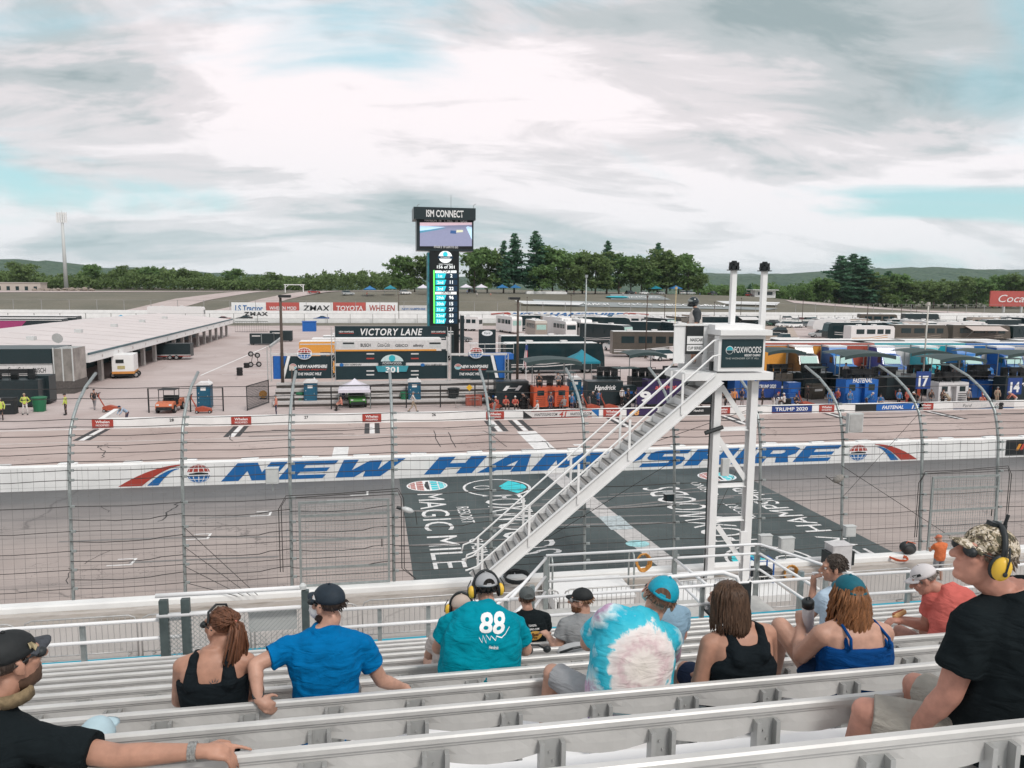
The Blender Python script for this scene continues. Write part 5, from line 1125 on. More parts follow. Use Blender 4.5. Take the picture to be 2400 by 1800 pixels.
# ------------------------------------------------------------------ race haulers
def hauler(name, lab, p, yaw, col, L=15.5, H=4.1, deco=None, tractor=None, txt=None, tmat=WHITE, trl=True):
    t = thing(name, lab, 'truck' if tractor else 'trailer', p, R_(yaw), 'team haulers'); x0, x1 = -L/2, L/2
    if not trl: col, deco = tractor, None; x0 = x1-4.2; H = 1.3
    b = MB(); ptaper(b, [(x0, .55), (x0, H-.1), (x0+.1, H), (x1-.1, H), (x1, H-.1), (x1, 1.19), (x1-3.2, 1.19), (x1-3.5, .55)], 2.6, 2.58, 1, H); b.build('trailer_body', col, t)
    MB().box(x0+.05, x1-.05, -1.22, 1.22, H+.002, H+.05).build('roof', M('hauler_roof', (.76, .74, .73), .6), t)
    for s_ in (-1, 1):
        MB().box(x0+.1, x1-.1, s_*1.3-.01, s_*1.3+.012, H-.32, H-.2).build('trim_line', LGREY, t)
        if deco: MB().xz([(x0+.4, .7), (x0+L*.45, .7), (x0+L*.62, H-.4), (x0+L*.2, H-.4)], s_*1.305-.004, s_*1.305+.008).build('livery_panel', deco, t)
    if txt: text(txt, H*.42, L*.7, tmat, t, (0, -1.32, H*.3), bold=.05)
    put_wheels(t, [(x, y, .5) for x in (x0+2.2, x0+3.4) for y in (-1.1, 1.1)], WHB)
    if tractor:
        a = x1+.2; c = MB(); ptaper(c, [(a, .5), (a, 3.7), (a+1.9, 3.75), (a+2.3, 3.1), (a+3.4, 2.9), (a+3.9, 1.95), (a+5.6, 1.75), (a+5.9, 1.5), (a+5.9, .5)], 2.35, 2.1, 1.5, 3.7); c.build('cab', tractor, t)
        MB().extr([(a+3.43, -.95, 2.85), (a+3.43, .95, 2.85), (a+3.9, .95, 2.02), (a+3.9, -.95, 2.02)], (.03, 0, .02)).build('windshield', SCR, t); MB().box(a+.1, a+1.9, -1.1, 1.1, 3.76, 3.95).build('roof_fairing', WHITE, t)
        for s_ in (-1, 1): MB().box(a+2.5, a+3.3, s_*1.12-.02, s_*1.12+.02, 2.05, 2.75).build('side_window', GLASSD, t); MB().lathe([(.09, 0), (.09, 2.6)], 8, (a-.1, s_*1.1, 1.4)).build('exhaust_stack', GALV, t); MB().cb((a+5.9, s_*.85, .95), (.1, .35, .25)).build('headlight', LAMP, t)
        MB().box(a+5.9, a+5.95, -.6, .6, .8, 1.6).build('grille', GALV, t); MB().box(a+5.8, a+6.1, -1.15, 1.15, .4, .7).build('bumper', GALV, t)
        put_wheels(t, [(x, y, .5) for x in (a+.7, a+1.8, a+4.9) for y in (-1.05, 1.05)], WHB)
    return t
HO = M('hauler_orange', (.72, .32, .06), .4, var=.08); HB = M('hauler_black', (.018, .03, .034), .35, var=.15); HR = M('hauler_red', (.42, .09, .06), .4, var=.15); HTQ = M('hauler_turquoise', (.02, .36, .42), .4, var=.12); HW = M('hauler_white', (.72, .71, .70), .4, var=.06); HBL = M('hauler_blue', (.015, .15, .42), .4, var=.1)
# parked side by side behind the victory stage
hs = [(HO, 'orange team hauler with black letters behind the left stage wing'), (HW, 'white roofed hauler second behind the left stage wing'), (HB, 'dark hauler third behind the left stage wing'), (HW, 'pale hauler fourth behind the left stage wing'), (HB, 'dark hauler with blue crate fifth behind the left stage wing')]
x0 = at(650, 830, Y=80).x
for i, (c, l) in enumerate(hs): hauler('team_hauler', l, (x0+9.0+i*1.0, 91+i*4.6, 0), 0, c, txt='PAWN' if i == 0 else None, tmat=BLACK)
MB_ = thing('roof_crate', 'blue crate standing on the farthest hauler roof behind the left stage wing', 'crate', (at(725, 755, Y=109.4).x, 109.4, 4.16)); MB().box(-.9, .9, -.6, .6, 0, 1.3).build('shell', FBLUE, MB_); MB().box(-.95, .95, -.65, .65, 1.301, 1.4).build('lid', FBLUE, MB_)
# right: tractors face the pit wall, trailers run back
hr = [(1830, HR, PAINT['black'], HO, 'black tractor beside the tower board'), (1905, HB, HBL, None, 'blue tractor with dark hauler right of the red trailer'), (2010, HTQ, PAINT['blue'], CW, 'turquoise hauler with blue tractor behind the blue pit box'), (2105, HTQ, HTQ, CW, 'turquoise tractor behind the tall pale pole'), (2185, HW, HBL, LGREY, 'pale grey hauler with blue tractor behind the white pit box'), (2275, LGREY, PAINT['blue'], None, 'grey hauler with blue tractor near the right posts'), (2365, HBL, PAINT['blue'], None, 'blue hauler and tractor at the right edge')]
for i, (px, c, tr, dc, l) in enumerate(hr):
    p = at(px, 876, z=0)
    if tr: hauler('team_hauler', l, (p.x+1.2, p.y+4.0, 0), -100, c, tractor=tr, trl=False)
for i, (px, Y, c, dc, l) in enumerate(((1880, 86, HR, HO, 'red race trailer with orange graphics broadside right of the tower board'), (2150, 85, HTQ, CW, 'turquoise and white race trailer broadside behind the tall pale pole'), (2390, 84, HBL, LGREY, 'blue and grey race trailer broadside at the right edge'), (1960, 90.5, HB, None, 'dark race trailer roof second row right of the tower board'), (2230, 89.5, HW, HTQ, 'white race trailer roof second row behind the turquoise trailer'), (2460, 88.5, HB, None, 'dark race trailer roof second row cut by the right edge'))):
    p = at(px, 840, Y=Y); hauler('team_hauler', l, (p.x, Y, 0), -4, c, deco=dc, L=17)
# left edge haulers
for i, (px, py, c, d, l) in enumerate(((60, 800, HB, M('livery_magenta', (.35, .05, .16), .5), 'dark hauler with magenta panel and white shapes at far left'), (100, 790, HB, None, 'dark hauler behind the magenta panelled one at far left'))):
    p = at(px, py, z=0); hauler('team_hauler', l, (p.x-1, p.y, 0), 0, c, deco=d)
# ------------------------------------------------------------------ garage building
ga = thing('garage_building', 'long low white roofed garage with open bays receding at left', 'building'); gx = -29.0; gy0, gy1 = 84.5, 165.; ez0, ez1 = 2.55, 3.45
ROOFW = M('garage_roof', (.62, .555, .54), .7, var=.06, scale=.2)
MB().quad((gx+.9, gy0-1.2, ez1), (gx+.9, gy1, ez1), (gx-13, gy1, 4.6), (gx-13, gy0-1.2, 4.6)).quad((gx-13, gy0-1.2, 4.6), (gx-13, gy1, 4.6), (gx-27, gy1, ez1), (gx-27, gy0-1.2, ez1)).build('roof', ROOFW, ga)
MB().box(gx+.9, gx+1.0, gy0-1.2, gy1, ez0, ez1-.12).build('fascia', WHITE, ga); MB().box(gx+.88, gx+1.06, gy0-1.25, gy1, ez1-.119, ez1+.08).build('gutter', M('gutter_dark', (.08, .14, .16), .5), ga)
MB().xz([(gx+.9, ez0), (gx+.9, ez1), (gx-13, 4.58), (gx-27, ez1), (gx-27, ez0)], gy0-1.2, gy0-1.1).build('gable_fascia', WHITE, ga)
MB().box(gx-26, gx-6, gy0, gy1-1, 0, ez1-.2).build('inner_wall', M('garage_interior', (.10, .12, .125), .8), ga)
for k in range(12): y = gy0+6*k+3; MB().beam((gx+.8, y, ez1+.03), (gx-13, y, 4.62), .06, .02).build('roof_seam', M('seam_grey', (.55, .49, .475), .7), ga)
for k in range(5): y = gy0+8+14*k; MB().box(gx-8.4, gx-7.6, y, y+.8, 3.9, 4.6).build('roof_vent', GREYP, ga)
nb = 15; bw_ = (gy1-gy0-1)/nb
for i in range(nb+1):
    y = gy0+bw_*i; MB().box(gx-.3, gx+.1, y-.35, y+.35, 0, ez0).build('column', M('garage_column', (.46, .44, .42), .8), ga)
    if i < nb:
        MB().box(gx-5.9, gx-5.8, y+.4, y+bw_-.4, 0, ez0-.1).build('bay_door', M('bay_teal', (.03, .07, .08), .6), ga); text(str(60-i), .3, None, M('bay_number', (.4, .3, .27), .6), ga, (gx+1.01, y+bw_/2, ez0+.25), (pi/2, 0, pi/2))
MB().box(gx-6, gx-.0, gy0-.02, gy0+.05, 0, ez0).build('end_wall', M('end_wall_grey', (.30, .31, .30), .8), ga)
p = at(157, 815, Y=82); MB_ = thing('roof_dish', 'round grey satellite dish on the corner of the glazed box', 'antenna', (p.x, 80, 4.75)); MB().lathe([(.05, 0), (.45, .12), (.5, .2)], 14, (0, 0, .55), Euler((pi/2+.3, 0, 0)).to_matrix()).build('dish', GREYP, MB_); MB().tube([(0, .05, 0), (0, .05, .5)], .05, 6).build('mount', GALV, MB_)
# glazed suite with sponsor strip at left edge
a, b = at(-60, 905, z=0), at(128, 905, z=0); y = 79.; xx0, xx1 = at(-60, 900, Y=y).x, at(126, 900, Y=y).x; xx2 = at(173, 900, Y=y).x
su = thing('glazed_suite', 'dark glazed suite with white sponsor strip at the left edge', 'building', (0, y, 0)); zt_, zm1, zm0 = at(60, 818, Y=y).z, at(60, 853, Y=y).z, at(60, 880, Y=y).z
MB().box(xx0, xx1, 0, 5, .0, zt_).build('wall', HB, su); MB().box(xx0, xx1-.05, -.05, -.01, zm1+.05, zt_-.05).build('glazing', GLASSD, su); st_ = MB().box(xx0, xx1+.02, -.12, -.06, zm0, zm1).build('sponsor_strip', LGREY, su)
text('Coca-Cola', .55, 1.5, BLACK, su, (at(40, 870, Y=y).x, -.13, zm0+.28), bold=0., shear=.25); text('BUSCH', .45, 1.1, BLACK, su, (at(94, 870, Y=y).x, -.13, zm0+.28), bold=.02)
for z in (zm0+.06, zm1-.1): MB().box(xx0, xx1+.02, -.135, -.121, z, z+.05).build('strip_line', BLACK, su)
MB().box(xx1+.03, xx2, .1, 3.5, 1.2, zt_).build('side_enclosure', M('clear_vinyl', (.27, .25, .23), .25, var=.4, scale=.8), su); MB().box(xx1+.03, xx2+.05, 0, 3.6, 0, 1.19).build('side_base', M('stone_base', (.10, .09, .085), .9, var=.3), su)
for x in (xx1+.1, (xx1+xx2)/2, xx2): MB().box(x-.05, x+.05, .0, .09, 1.2, zt_+.1).build('frame_post', GREYP, su)
p = at(193, 907, z=0); t = thing('white_sign_board', 'white upright sign board with round speedway emblem by the garage corner', 'sign', (p.x, p.y, 0)); MB().box(-.45, .45, -.06, .06, .0, 1.45).build('panel', WHITE, t); MB().disc((-.1, -.065, 1.15), .17, 16, .24).build('emblem', RED, t); MB().box(-.4, .4, -.075, -.061, .55, .62).build('rule', GREYP, t)
# generator trailer, enclosed trailer
p = at(295, 884, z=0); t = thing('generator_trailer', 'white box generator trailer with orange stripe before the garage bays', 'trailer', (p.x, p.y, 0), R_(8)); MB().box(-1.1, 1.1, -1.6, 1.6, .7, 2.65).build('housing', WHITE, t); MB().box(-1.12, 1.12, -1.62, 1.62, .55, .82).build('stripe_band', M('band_orange', (.62, .27, .07), .5), t); MB().box(-.7, .1, -1.64, -1.6, 1.75, 2.15).build('vent', BLACK, t); MB().box(-.55, .2, -1.64, -1.6, 1.1, 1.45).build('panel_door', M('panel_yellow', (.5, .42, .2), .6), t); MB().box(-1.0, 1.0, -1.5, 1.5, .3, .54).build('chassis', BLACK, t); put_wheels(t, [(x, y, .34) for x in (-1.15, 1.15) for y in (-.7, .7)])
p = at(412, 842, z=0); t = thing('enclosed_trailer', 'black enclosed cargo trailer with red white stripe in front of garage', 'trailer', (p.x, p.y, 0), R_(0)); MB().box(-2.2, 2.2, -1, 1, .45, 2.2).build('box_body', HB, t); MB().box(-2.22, 2.22, -1.02, -1.0, .62, .72).build('stripe', LGREY, t); MB().box(-2.22, 2.22, -1.025, -1.0, .48, .56).build('stripe', RED, t); MB().box(-2.15, 2.15, -.95, .95, 2.201, 2.25).build('roof', BLACK, t); put_wheels(t, [(x, y, .34) for x in (-.5, .35) for y in (-1.02, 1.02)])
for i, (px, py, l) in enumerate(((615, 808, 'black cabinet cart left of the orange hauler'), (660, 800, 'black cabinet cart behind the light pole'))):
    p = at(px, py, z=0); t = thing('cabinet_cart', l, 'cart', (p.x, p.y, 0)); MB().box(-2., 2., -.8, .8, .2, 2.0).build('cabinet', HB, t); MB().box(-.05, .05, -.82, -.8, .3, 1.9).build('door_gap', GALV, t); MB().box(-1.6, -.2, -.82, -.8, 1.5, 1.7).build('name_strip', LGREY, t); put_wheels(t, [(x, y, .2) for x in (-1.6, 1.6) for y in (-.6, .6)], wheel_me(.2, .12))
# ------------------------------------------------------------------ scoreboard tower
YS = 110.
def S_(px, py): return at(px, py, Y=YS)
sb = thing('scoreboard_tower', 'tall black scoreboard tower with video screen and position list', 'scoreboard', (0, YS, 0)); SCB = M('screen_black', (.006, .008, .009), .35, var=.1)
a, b = S_(977, 587), S_(1110, 492); MB().box(a.x, b.x, 0, 3.2, a.z, b.z).build('screen_cabinet', HB, sb)
a, b = S_(969, 514), S_(1113, 490); MB().box(a.x, b.x, -.9, 4.2, a.z, b.z+.02).build('header_board', HB, sb); text('ISM CONNECT', .95, 5.2, WHITE, sb, ((a.x+b.x)/2, -.93, a.z+.35), bold=.03)
def emis(name, c, e=.55): return M(name, c, .4, emit=e, var=.05)
a, b = S_(983, 582), S_(1107, 518); MB().box(a.x, b.x, -.06, -.01, a.z, b.z).build('screen_frame', SCB, sb)
def sp_(pts, nm, mat, d): MB().poly([(S_(x, y).x, d, S_(x, y).z) for x, y in pts]).build(nm, mat, sb)
sp_([(984, 577), (1106, 577), (1106, 524), (984, 524)], 'screen_road', emis('screen_asphalt', (.20, .21, .31)), -.07)
sp_([(984, 530), (1106, 527), (1106, 521.5), (984, 521.5)], 'screen_sky', emis('screen_pink', (.62, .45, .5)), -.075); sp_([(984, 542), (1045, 532), (984, 529)], 'screen_wall', emis('screen_bluewhite', (.42, .6, .75)), -.08); sp_([(1106, 562), (1092, 533), (1096, 530), (1106, 533)], 'screen_wall', emis('screen_bluewhite', (.42, .6, .75)), -.08)
sp_([(984, 546), (1040, 536), (1046, 534), (984, 541)], 'screen_trackside', emis('screen_teal', (.07, .22, .32)), -.085); sp_([(1055, 547), (1069, 548), (1069, 541), (1056, 540)], 'screen_car', emis('screen_carblue', (.03, .08, .2)), -.085); sp_([(1069, 545), (1085, 544), (1085, 539), (1070, 539)], 'screen_car', emis('screen_caryellow', (.55, .55, .4)), -.085)
text('HANSON  18   T. HILL   31   GASE', .32, 6., WHITE, sb, ((a.x+b.x)/2, -.08, S_(1045, 519.5).z-.02), bold=.02); text('STAGE 2  27 LAPS TO GO', .28, 3.4, WHITE, sb, ((a.x+b.x)/2, -.08, S_(1045, 581.5).z), bold=.02)
pl, prr = S_(1010, 700).x, S_(1076, 700).x
MB().box(pl-.15, prr, .1, 2.6, .0, S_(1040, 587).z-.01).build('column', SCB, sb); MB().box(S_(1003, 700).x, pl-.16, .3, 2.4, 3.0, S_(1040, 592).z).build('side_panel', M('side_panel_teal', (.04, .22, .26), .5, var=.5, scale=1.5), sb)
GR = emis('led_green', (.12, .75, .12)); TQ = emis('led_turquoise', (.02, .45, .52)); LW = emis('led_white', (.75, .78, .78), .5); NV = emis('led_navy', (.008, .03, .06), .2)
sp_([(1016, 758), (1020, 758), (1019, 633), (1015.5, 633)], 'green_bar', GR, .09)
rows = [('1st', '2', 647), ('2nd', '11', 662), ('3rd', '22', 677), ('29th', '96', 698), ('30th', '15', 712.5), ('31st', '27', 726), ('32nd', '53', 740), ('33rd', '66', 753)]
for a_, b_, y in rows:
    sp_([(1021, y+5.5), (1072, y+5.5), (1072, y-6.5), (1021, y-6.5)], 'row_panel', NV, .092); sp_([(1021, y+5.5), (1042, y+5.5), (1046, y-6.5), (1021, y-6.5)], 'row_panel', TQ, .088)
    p = S_(1032, y+3); text(a_, .42, None, LW, sb, (p.x, .084, p.z), bold=.02); p = S_(1058, y+3); text(b_, .48, None, LW, sb, (p.x, .084, p.z), bold=.04)
for s_, y in (('TOP 3', 637), ('ORDER', 687)): sp_([(1020, y+3), (1070, y+3), (1070, y-3), (1020, y-3)], 'heading_bar', LW, .09); p = S_(1046, y+2); text(s_, .3, 1.4, SCB, sb, (p.x, .084, p.z), bold=.03, shear=.2)
p = S_(1045, 629); text('156 of 301', .42, 2.5, LW, sb, (p.x, .084, p.z), bold=.03); p = S_(1045, 620.5); text('Laps Complete', .22, 1.9, LW, sb, (p.x, .084, p.z), bold=.0)
c = S_(1044, 602); MB().disc((c.x, .09, c.z), .85, 24, .95).build('race_emblem', LW, sb); MB().disc((c.x, .085, c.z+.35), .35, 16).build('race_emblem_top', TQ, sb); MB().box(c.x-1.05, c.x+1.05, .08, .086, c.z-.25, c.z+.1).build('race_emblem_band', NV, sb); text('301', .45, 1.0, LW, sb, (c.x, .078, c.z-.75), bold=.04); text('FOXWOODS', .2, 1.3, LW, sb, (c.x, .078, c.z-.17), bold=0.)
for px in (978, 1110): q = S_(px, 490); MB().tube([(q.x, 0, q.z), (q.x, 0, q.z+.5), (q.x+.3, 0, q.z+.7)], .05, 5).build('aerial', GALV, sb)
q = S_(1057, 490); MB().tube([(q.x, 0, q.z), (q.x, 0, q.z+1.9)], .03, 4).build('aerial', GALV, sb); MB().box(prr+.3, prr+.8, .6, 1.6, 0, S_(1056, 740).z).build('support_post', HB, sb)
# ------------------------------------------------------------------ victory stage
YV = 71.5
def V_(px, py): return at(px, py, Y=YV)
vl = thing('victory_stage', 'victory lane stage with black backdrop, truss columns and white steps', 'stage', (0, YV, 0)); TRUSS = M('truss_aluminium', (.55, .55, .54), .4, .5)
def vbox(nm, px0, py0, px1, py1, mat, y0=-.1, y1=0.): a, b = V_(px0, py1), V_(px1, py0); return MB().box(a.x, b.x, y0, y1, a.z, b.z).build(nm, mat, vl)
DKV = M('stage_vinyl', (.010, .028, .034), .5, var=.1, scale=.5)
vbox('name_board', 785, 764, 1050, 789, DKV, -.25); p = V_(918, 785); text('VICTORY LANE', .62, 5.6, WHITE, vl, (p.x, -.27, p.z), bold=.03, shear=.22, spacing=1.15)
for px in (812, 1027): p = V_(px, 779); text('NEW HAMPSHIRE', .15, 1.3, WHITE, vl, (p.x, -.27, p.z), bold=.02); MB().box(p.x-.65, p.x+.65, -.262, -.251, p.z-.1, p.z-.04).build('underline', RED, vl)
vbox('sponsor_strip', 785, 797, 1050, 819, LGREY, -.3)
for s_, px, w, h in (('BUSCH', 857, .9, .3), ('Coca-Cola', 899, 1.1, .36), ('GEICO', 941, 1.15, .24), ('xfinity', 980, 1.0, .26)): p = V_(px, 812); text(s_, h, w, BLACK, vl, (p.x, -.32, p.z), bold=.02 if s_ != 'Coca-Cola' else 0., shear=.2 if s_ == 'Coca-Cola' else 0)
for px in (817, 1019): vbox('series_logo', px-14, 801, px+14, 814, GREYP, -.315, -.301); vbox('series_logo_bar', px-13, 802, px+13, 806, BLACK, -.325, -.316)
vbox('backdrop', 785, 822, 1050, 890, DKV, -.1)
vbox('white_stripe', 785, 849, 1050, 858, LGREY, -.115, -.101)
for px in (823, 1012): p = V_(px, 856.5); text('NEW HAMPSHIRE', .16, 1.6, BLACK, vl, (p.x+.15, -.12, p.z), bold=.02, shear=.2); MB().disc((p.x-.85, -.118, p.z+.07), .15, 12, .2).build('globe_small', BLUE, vl)
for px in (868, 972):
    for py, m_ in ((829, LGREY), (840, RED), (869, LGREY), (878, LGREY)): vbox('sponsor_tag', px-9, py-1.6, px+9, py+1.6, m_, -.112, -.101)
c = V_(919, 852); MB().poly([(c.x+1.05*cos(a), -.2, c.z+.75*sin(a)+.1) for a in [2*pi*k/26 for k in range(26)]]).build('race_emblem', M('emblem_pale', (.55, .66, .66), .5), vl); MB().disc((c.x, -.21, c.z+.5), .3, 16).build('emblem_crown', TEAL, vl); MB().box(c.x-1.25, c.x+1.25, -.23, -.211, c.z-.15, c.z+.22).build('emblem_band', DKV, vl); text('FOXWOODS', .22, 1.7, WHITE, vl, (c.x, -.24, c.z-.05), bold=0.); text('301', .5, 1.2, WHITE, vl, (c.x, -.24, c.z-.78), bold=.05)
MB().xz([(c.x-1.3, c.z-.75), (c.x+1.3, c.z-.75), (c.x+1.5, c.z-.2), (c.x-1.5, c.z-.2)], -.205, -.201).build('emblem_ribbon', M('ribbon_teal', (.05, .30, .36), .5), vl)
for px0, px1, l in ((641, 780, 0), (1056, 1184, 1)):
    vbox('wing_panel', px0, 834, px1, 888, DKV, -.1)
    q = [(641, 888), (658, 888), (672, 834), (641, 834)] if not l else [(1184, 885), (1170, 885), (1158, 832), (1184, 832)]
    MB().poly([(V_(x, y).x, -.105, V_(x, y).z) for x, y in q]).build('blue_stripe', FBLUE, vl); q2 = [(x+(9 if not l else -9), y) for x, y in q[1:3]]+[(x+(2 if not l else -2), y) for x, y in q[1:3]][::-1]; MB().poly([(V_(x, y).x, -.107, V_(x, y).z) for x, y in q2]).build('white_stripe', WHITE, vl)
    p = V_(733 if not l else 1112, 862); text('NEW HAMPSHIRE', .29, 2.6, WHITE, vl, (p.x, -.11, p.z), bold=.04, shear=.2); p = V_(733 if not l else 1110, 867.5); text('MOTOR SPEEDWAY', .13, 2.5, RED, vl, (p.x, -.11, p.z), bold=.04); p = V_(726 if not l else 1102, 879); text('THE MAGIC MILE', .25, 2.1, WHITE, vl, (p.x, -.11, p.z), bold=.03, shear=.25)
    p = V_(687 if not l else 1073, 859); globe(vl, MV(p.x, -.11, p.z), .3, .26, RED, TEAL, 'small_globe'); p = V_(714 if not l else 1115, 828 if not l else 826); globe(vl, MV(p.x, -.3, p.z), .62, .5, RED, BLUE, 'roof_globe'); vbox('top_beam', px0-6, 827, px1+4, 833, LGREY, -.12)
def truss(px, py0, py1, par=vl, w=.32):
    a, b = V_(px, py1), V_(px, py0); mb = MB()
    for dx in (-w/2, w/2):
        for dy in (-w/2, w/2): mb.box(a.x+dx-.025, a.x+dx+.025, dy-.025-.2, dy+.025-.2, a.z, b.z)
    z = a.z; k = 0
    while z < b.z-.4:
        s_ = 1 if k % 2 else -1; mb.beam((a.x-s_*w/2, -w/2-.2, z), (a.x+s_*w/2, -w/2-.2, z+.4), .03, .03); z += .4; k += 1
    mb.build('truss_column', TRUSS, par)
for px, y0 in ((633, 812), (783, 766), (1052, 766), (1186, 828)): truss(px, y0, 893)
a, b = V_(633, 812), V_(655, 795); MB().beam((a.x, -.2, a.z), (b.x, 1.5, b.z), .2, .2).build('truss_beam', TRUSS, vl)
STEPW = M('step_pale', (.50, .47, .455), .7, var=.1)
zst = V_(900, 893).z
for k in range(4): MB().box(V_(650, 900).x, V_(1180, 900).x, -3.4+.85*k, -3.4+.85*(k+1)-.002, zst*(k+1)/4-.22, zst*(k+1)/4).build('stage_step', STEPW, vl)
for k in range(4): MB().box(V_(650, 900).x, V_(1180, 900).x, -3.3+.85*k, -3.25+.85*k, zst*k/4+.002, zst*(k+1)/4-.222).build('stage_riser', M('riser_dark', (.12, .105, .095), .8), vl)
# blue sided scissor platform with logo board
p = at(1150, 830, Y=84); t = thing('camera_platform', 'railed camera platform with black oval logo board behind the right stage wing', 'platform', (p.x, 84, 0)); zz0 = at(1150, 828, Y=84).z
MB().box(-2.4, 2.4, -1, 1, zz0-.6, zz0).build('deck', FBLUE, t); MB().box(-2.2, 2.2, -.8, .8, 0, zz0-.61).build('lift_base', HB, t); MB().tube([(-2.4, -1, zz0+1.1), (2.4, -1, zz0+1.1)], .04, 5).tube([(-2.4, -1, zz0+.6), (2.4, -1, zz0+.6)], .03, 5).tube([(-2.4, 1, zz0+1.1), (2.4, 1, zz0+1.1)], .04, 5).build('guard_rail', TRUSS, t)
for x in (-2.4, -.8, .8, 2.4): MB().tube([(x, -1, zz0), (x, -1, zz0+1.1)], .03, 5).build('rail_post', TRUSS, t)
q0, q1 = at(1122, 790, Y=84.9), at(1162, 772, Y=84.9); MB().box(q0.x-p.x, q1.x-p.x, .9, 1.0, zz0+.0, q1.z).build('logo_board', HB, t); MB().disc(((q0.x+q1.x)/2-p.x, .89, (q0.z+q1.z)/2), .3, 18, .62).build('logo_oval', WHITE, t); text('Ford', .26, .7, HB, t, ((q0.x+q1.x)/2-p.x, .88, (q0.z+q1.z)/2-.1), bold=0., shear=.2)
# ------------------------------------------------------------------ pit equipment
FR = M('frame_black', (.03, .032, .034), .5, .3); CANO = M('canopy_dark', (.035, .06, .06), .6, var=.15)
def pitbox(px, py, w, h, col, lab, txt=None, canopy=None, win=True, top=True, tmat=WHITE, d=1.5, Y=None, louvre=None):
    p = at(px, py, z=0) if Y is None else at(px, py, Y=Y); t = thing('pit_box', lab, 'pit box', (p.x, p.y, 0), 0, 'team pit boxes behind the pit wall')
    if win: MB().box(-w/2, -.32, -d/2, d/2, .25, h).box(.32, w/2, -d/2, d/2, .25, h).box(-.32, .32, -d/2+.4, d/2, .25, h).box(-.32, .32, -d/2, -d/2+.4, h-.35, h).build('cabinet', col, t)
    else: MB().box(-w/2, w/2, -d/2, d/2, .25, h).build('cabinet', col, t)
    MB().box(-w/2+.05, w/2-.05, -d/2-.01, d/2, .12, .25).build('skirt', BLACK, t)
    if win:
        for s_ in (-1, 1):
            MB().box(s_*w*.3-.3, s_*w*.3+.3, -d/2-.02, -d/2-.002, h*.62, h*.84).build('window', GLASSD, t)
            for k in range(5): MB().box(s_*w*.3-.42, s_*w*.3+.42, -d/2-.015, -d/2-.002, .4+k*.17, .46+k*.17).build('drawer_slot', louvre or M('slot_dark', (.2, .05, .03), .6), t)
    else:
        for s_ in (-.25, .25): MB().box(w*s_-.02, w*s_+.02, -d/2-.012, -d/2-.001, .35, h-.2).build('panel_seam', FR, t)
    if txt: text(txt, min(.42, h*.2), w*.6, tmat, t, (0, -d/2-.03, h*.66 if not win else h*.9), bold=.03, shear=.2)
    if top:
        for x in (-w/2+.05, 0, w/2-.05): MB().tube([(x, -d/2+.05, h), (x, -d/2+.05, h+.95)], .025, 5).build('rail_post', FR, t)
        for z in (h+.5, h+.95): MB().tube([(-w/2+.05, -d/2+.05, z), (w/2-.05, -d/2+.05, z)], .025, 5).build('deck_rail', FR, t)
        for k in range(3): MB().box(-w*.35+k*w*.3, -w*.35+k*w*.3+.5, .1, .5, h+.01, h+.85).build('deck_seat', BLACK, t)
        MB().box(-w*.3, w*.3, -d/2+.15, -d/2+.45, h+.55, h+.9).build('monitor_bank', FR, t)
    if canopy:
        for x in (-w/2+.1, w/2-.1): MB().tube([(x, .5, h), (x, .5, h+2.2)], .04, 6).build('canopy_post', GALV, t)
        mb = MB(); n = 8; cw, cdp = w*.78, 1.7; g_ = []
        for j in range(3):
            for i in range(n+1): u = -1+2*i/n; g_.append((u*cw, -cdp+cdp*j, h+2.3+.28*(1-u*u)-.12*(j-1)**2))
        i0 = len(mb.v); mb.v += g_
        for j in range(2):
            for i in range(n): a = i0+j*(n+1)+i; mb.f.append((a, a+1, a+n+2, a+n+1))
        mb.poly([(x, y, z) for x, y, z in g_[:n+1]]+[(x, y, z-.3) for x, y, z in g_[:n+1]][::-1]); mb.build('canopy', canopy, t, smooth=False)
    for x in (-w/2+.3, w/2-.3): MB().lathe([(.15, -.08), (.15, .08)], 10, (x, -d/2+.25, .15), Euler((pi/2, 0, 0)).to_matrix()).build('caster', RUBBER, t)
    return t
ORG = M('pitbox_orange', (.58, .105, .045), .45, var=.1); WPB = M('pitbox_white', (.68, .66, .66), .45, var=.08)
pitbox(1287, 957, 3.1, 2.0, ORG, 'orange pit box with two windows and a crew deck on top', None, CANO); pitbox(1197, 952, 2.9, 2.3, HB, 'black tall pit box with white swash left of the orange one', 'H', None, False, False); pitbox(1412, 948, 3.3, 2.2, HB, 'black pit box with white script lettering right of the portable toilet', 'Hendrick', None, False, False)
pitbox(1552, 950, 3.4, 2.4, PURPLE, 'dark pit box with red lettering behind the stair rails', 'all right', None, False, True, M('letter_coral', (.6, .12, .12), .5)); pitbox(1640, 945, 2.4, 1.9, HB, 'dark pit cart between the stairs and the tower', None, None, False)
pitbox(1788, 935, 2.9, 1.75, NAVY, 'navy banner draped pit cart behind the tower leg', 'TRUMP 2020', None, False, True); pitbox(1895, 925, 4.2, 2.3, HB, 'long black pit trailer with slanted pale lettering left of the blue pit box', 'ROUSH FENWAY', None, False, False)
pitbox(2005, 953, 3.2, 2.55, FBLUE, 'bright blue pit box under a dark curved canopy', 'FASTENAL', CANO, True, True, louvre=FBLUE); pitbox(2100, 935, 3.3, 2.2, HB, 'black pit trailer right of the bright blue pit box', None, None, False, False)
pitbox(2218, 948, 3.1, 2.15, WPB, 'white pit box with two dark windows under a dark canopy', None, CANO, True, True, louvre=BLACK); pitbox(2372, 940, 3.2, 2.4, HB, 'black pit box with white number at the right edge', '14', CANO, False, True); pitbox(2290, 935, 2.6, 1.9, PAINT['blue'], 'dark blue pit cart between the white and the right edge pit boxes', None, None, False)
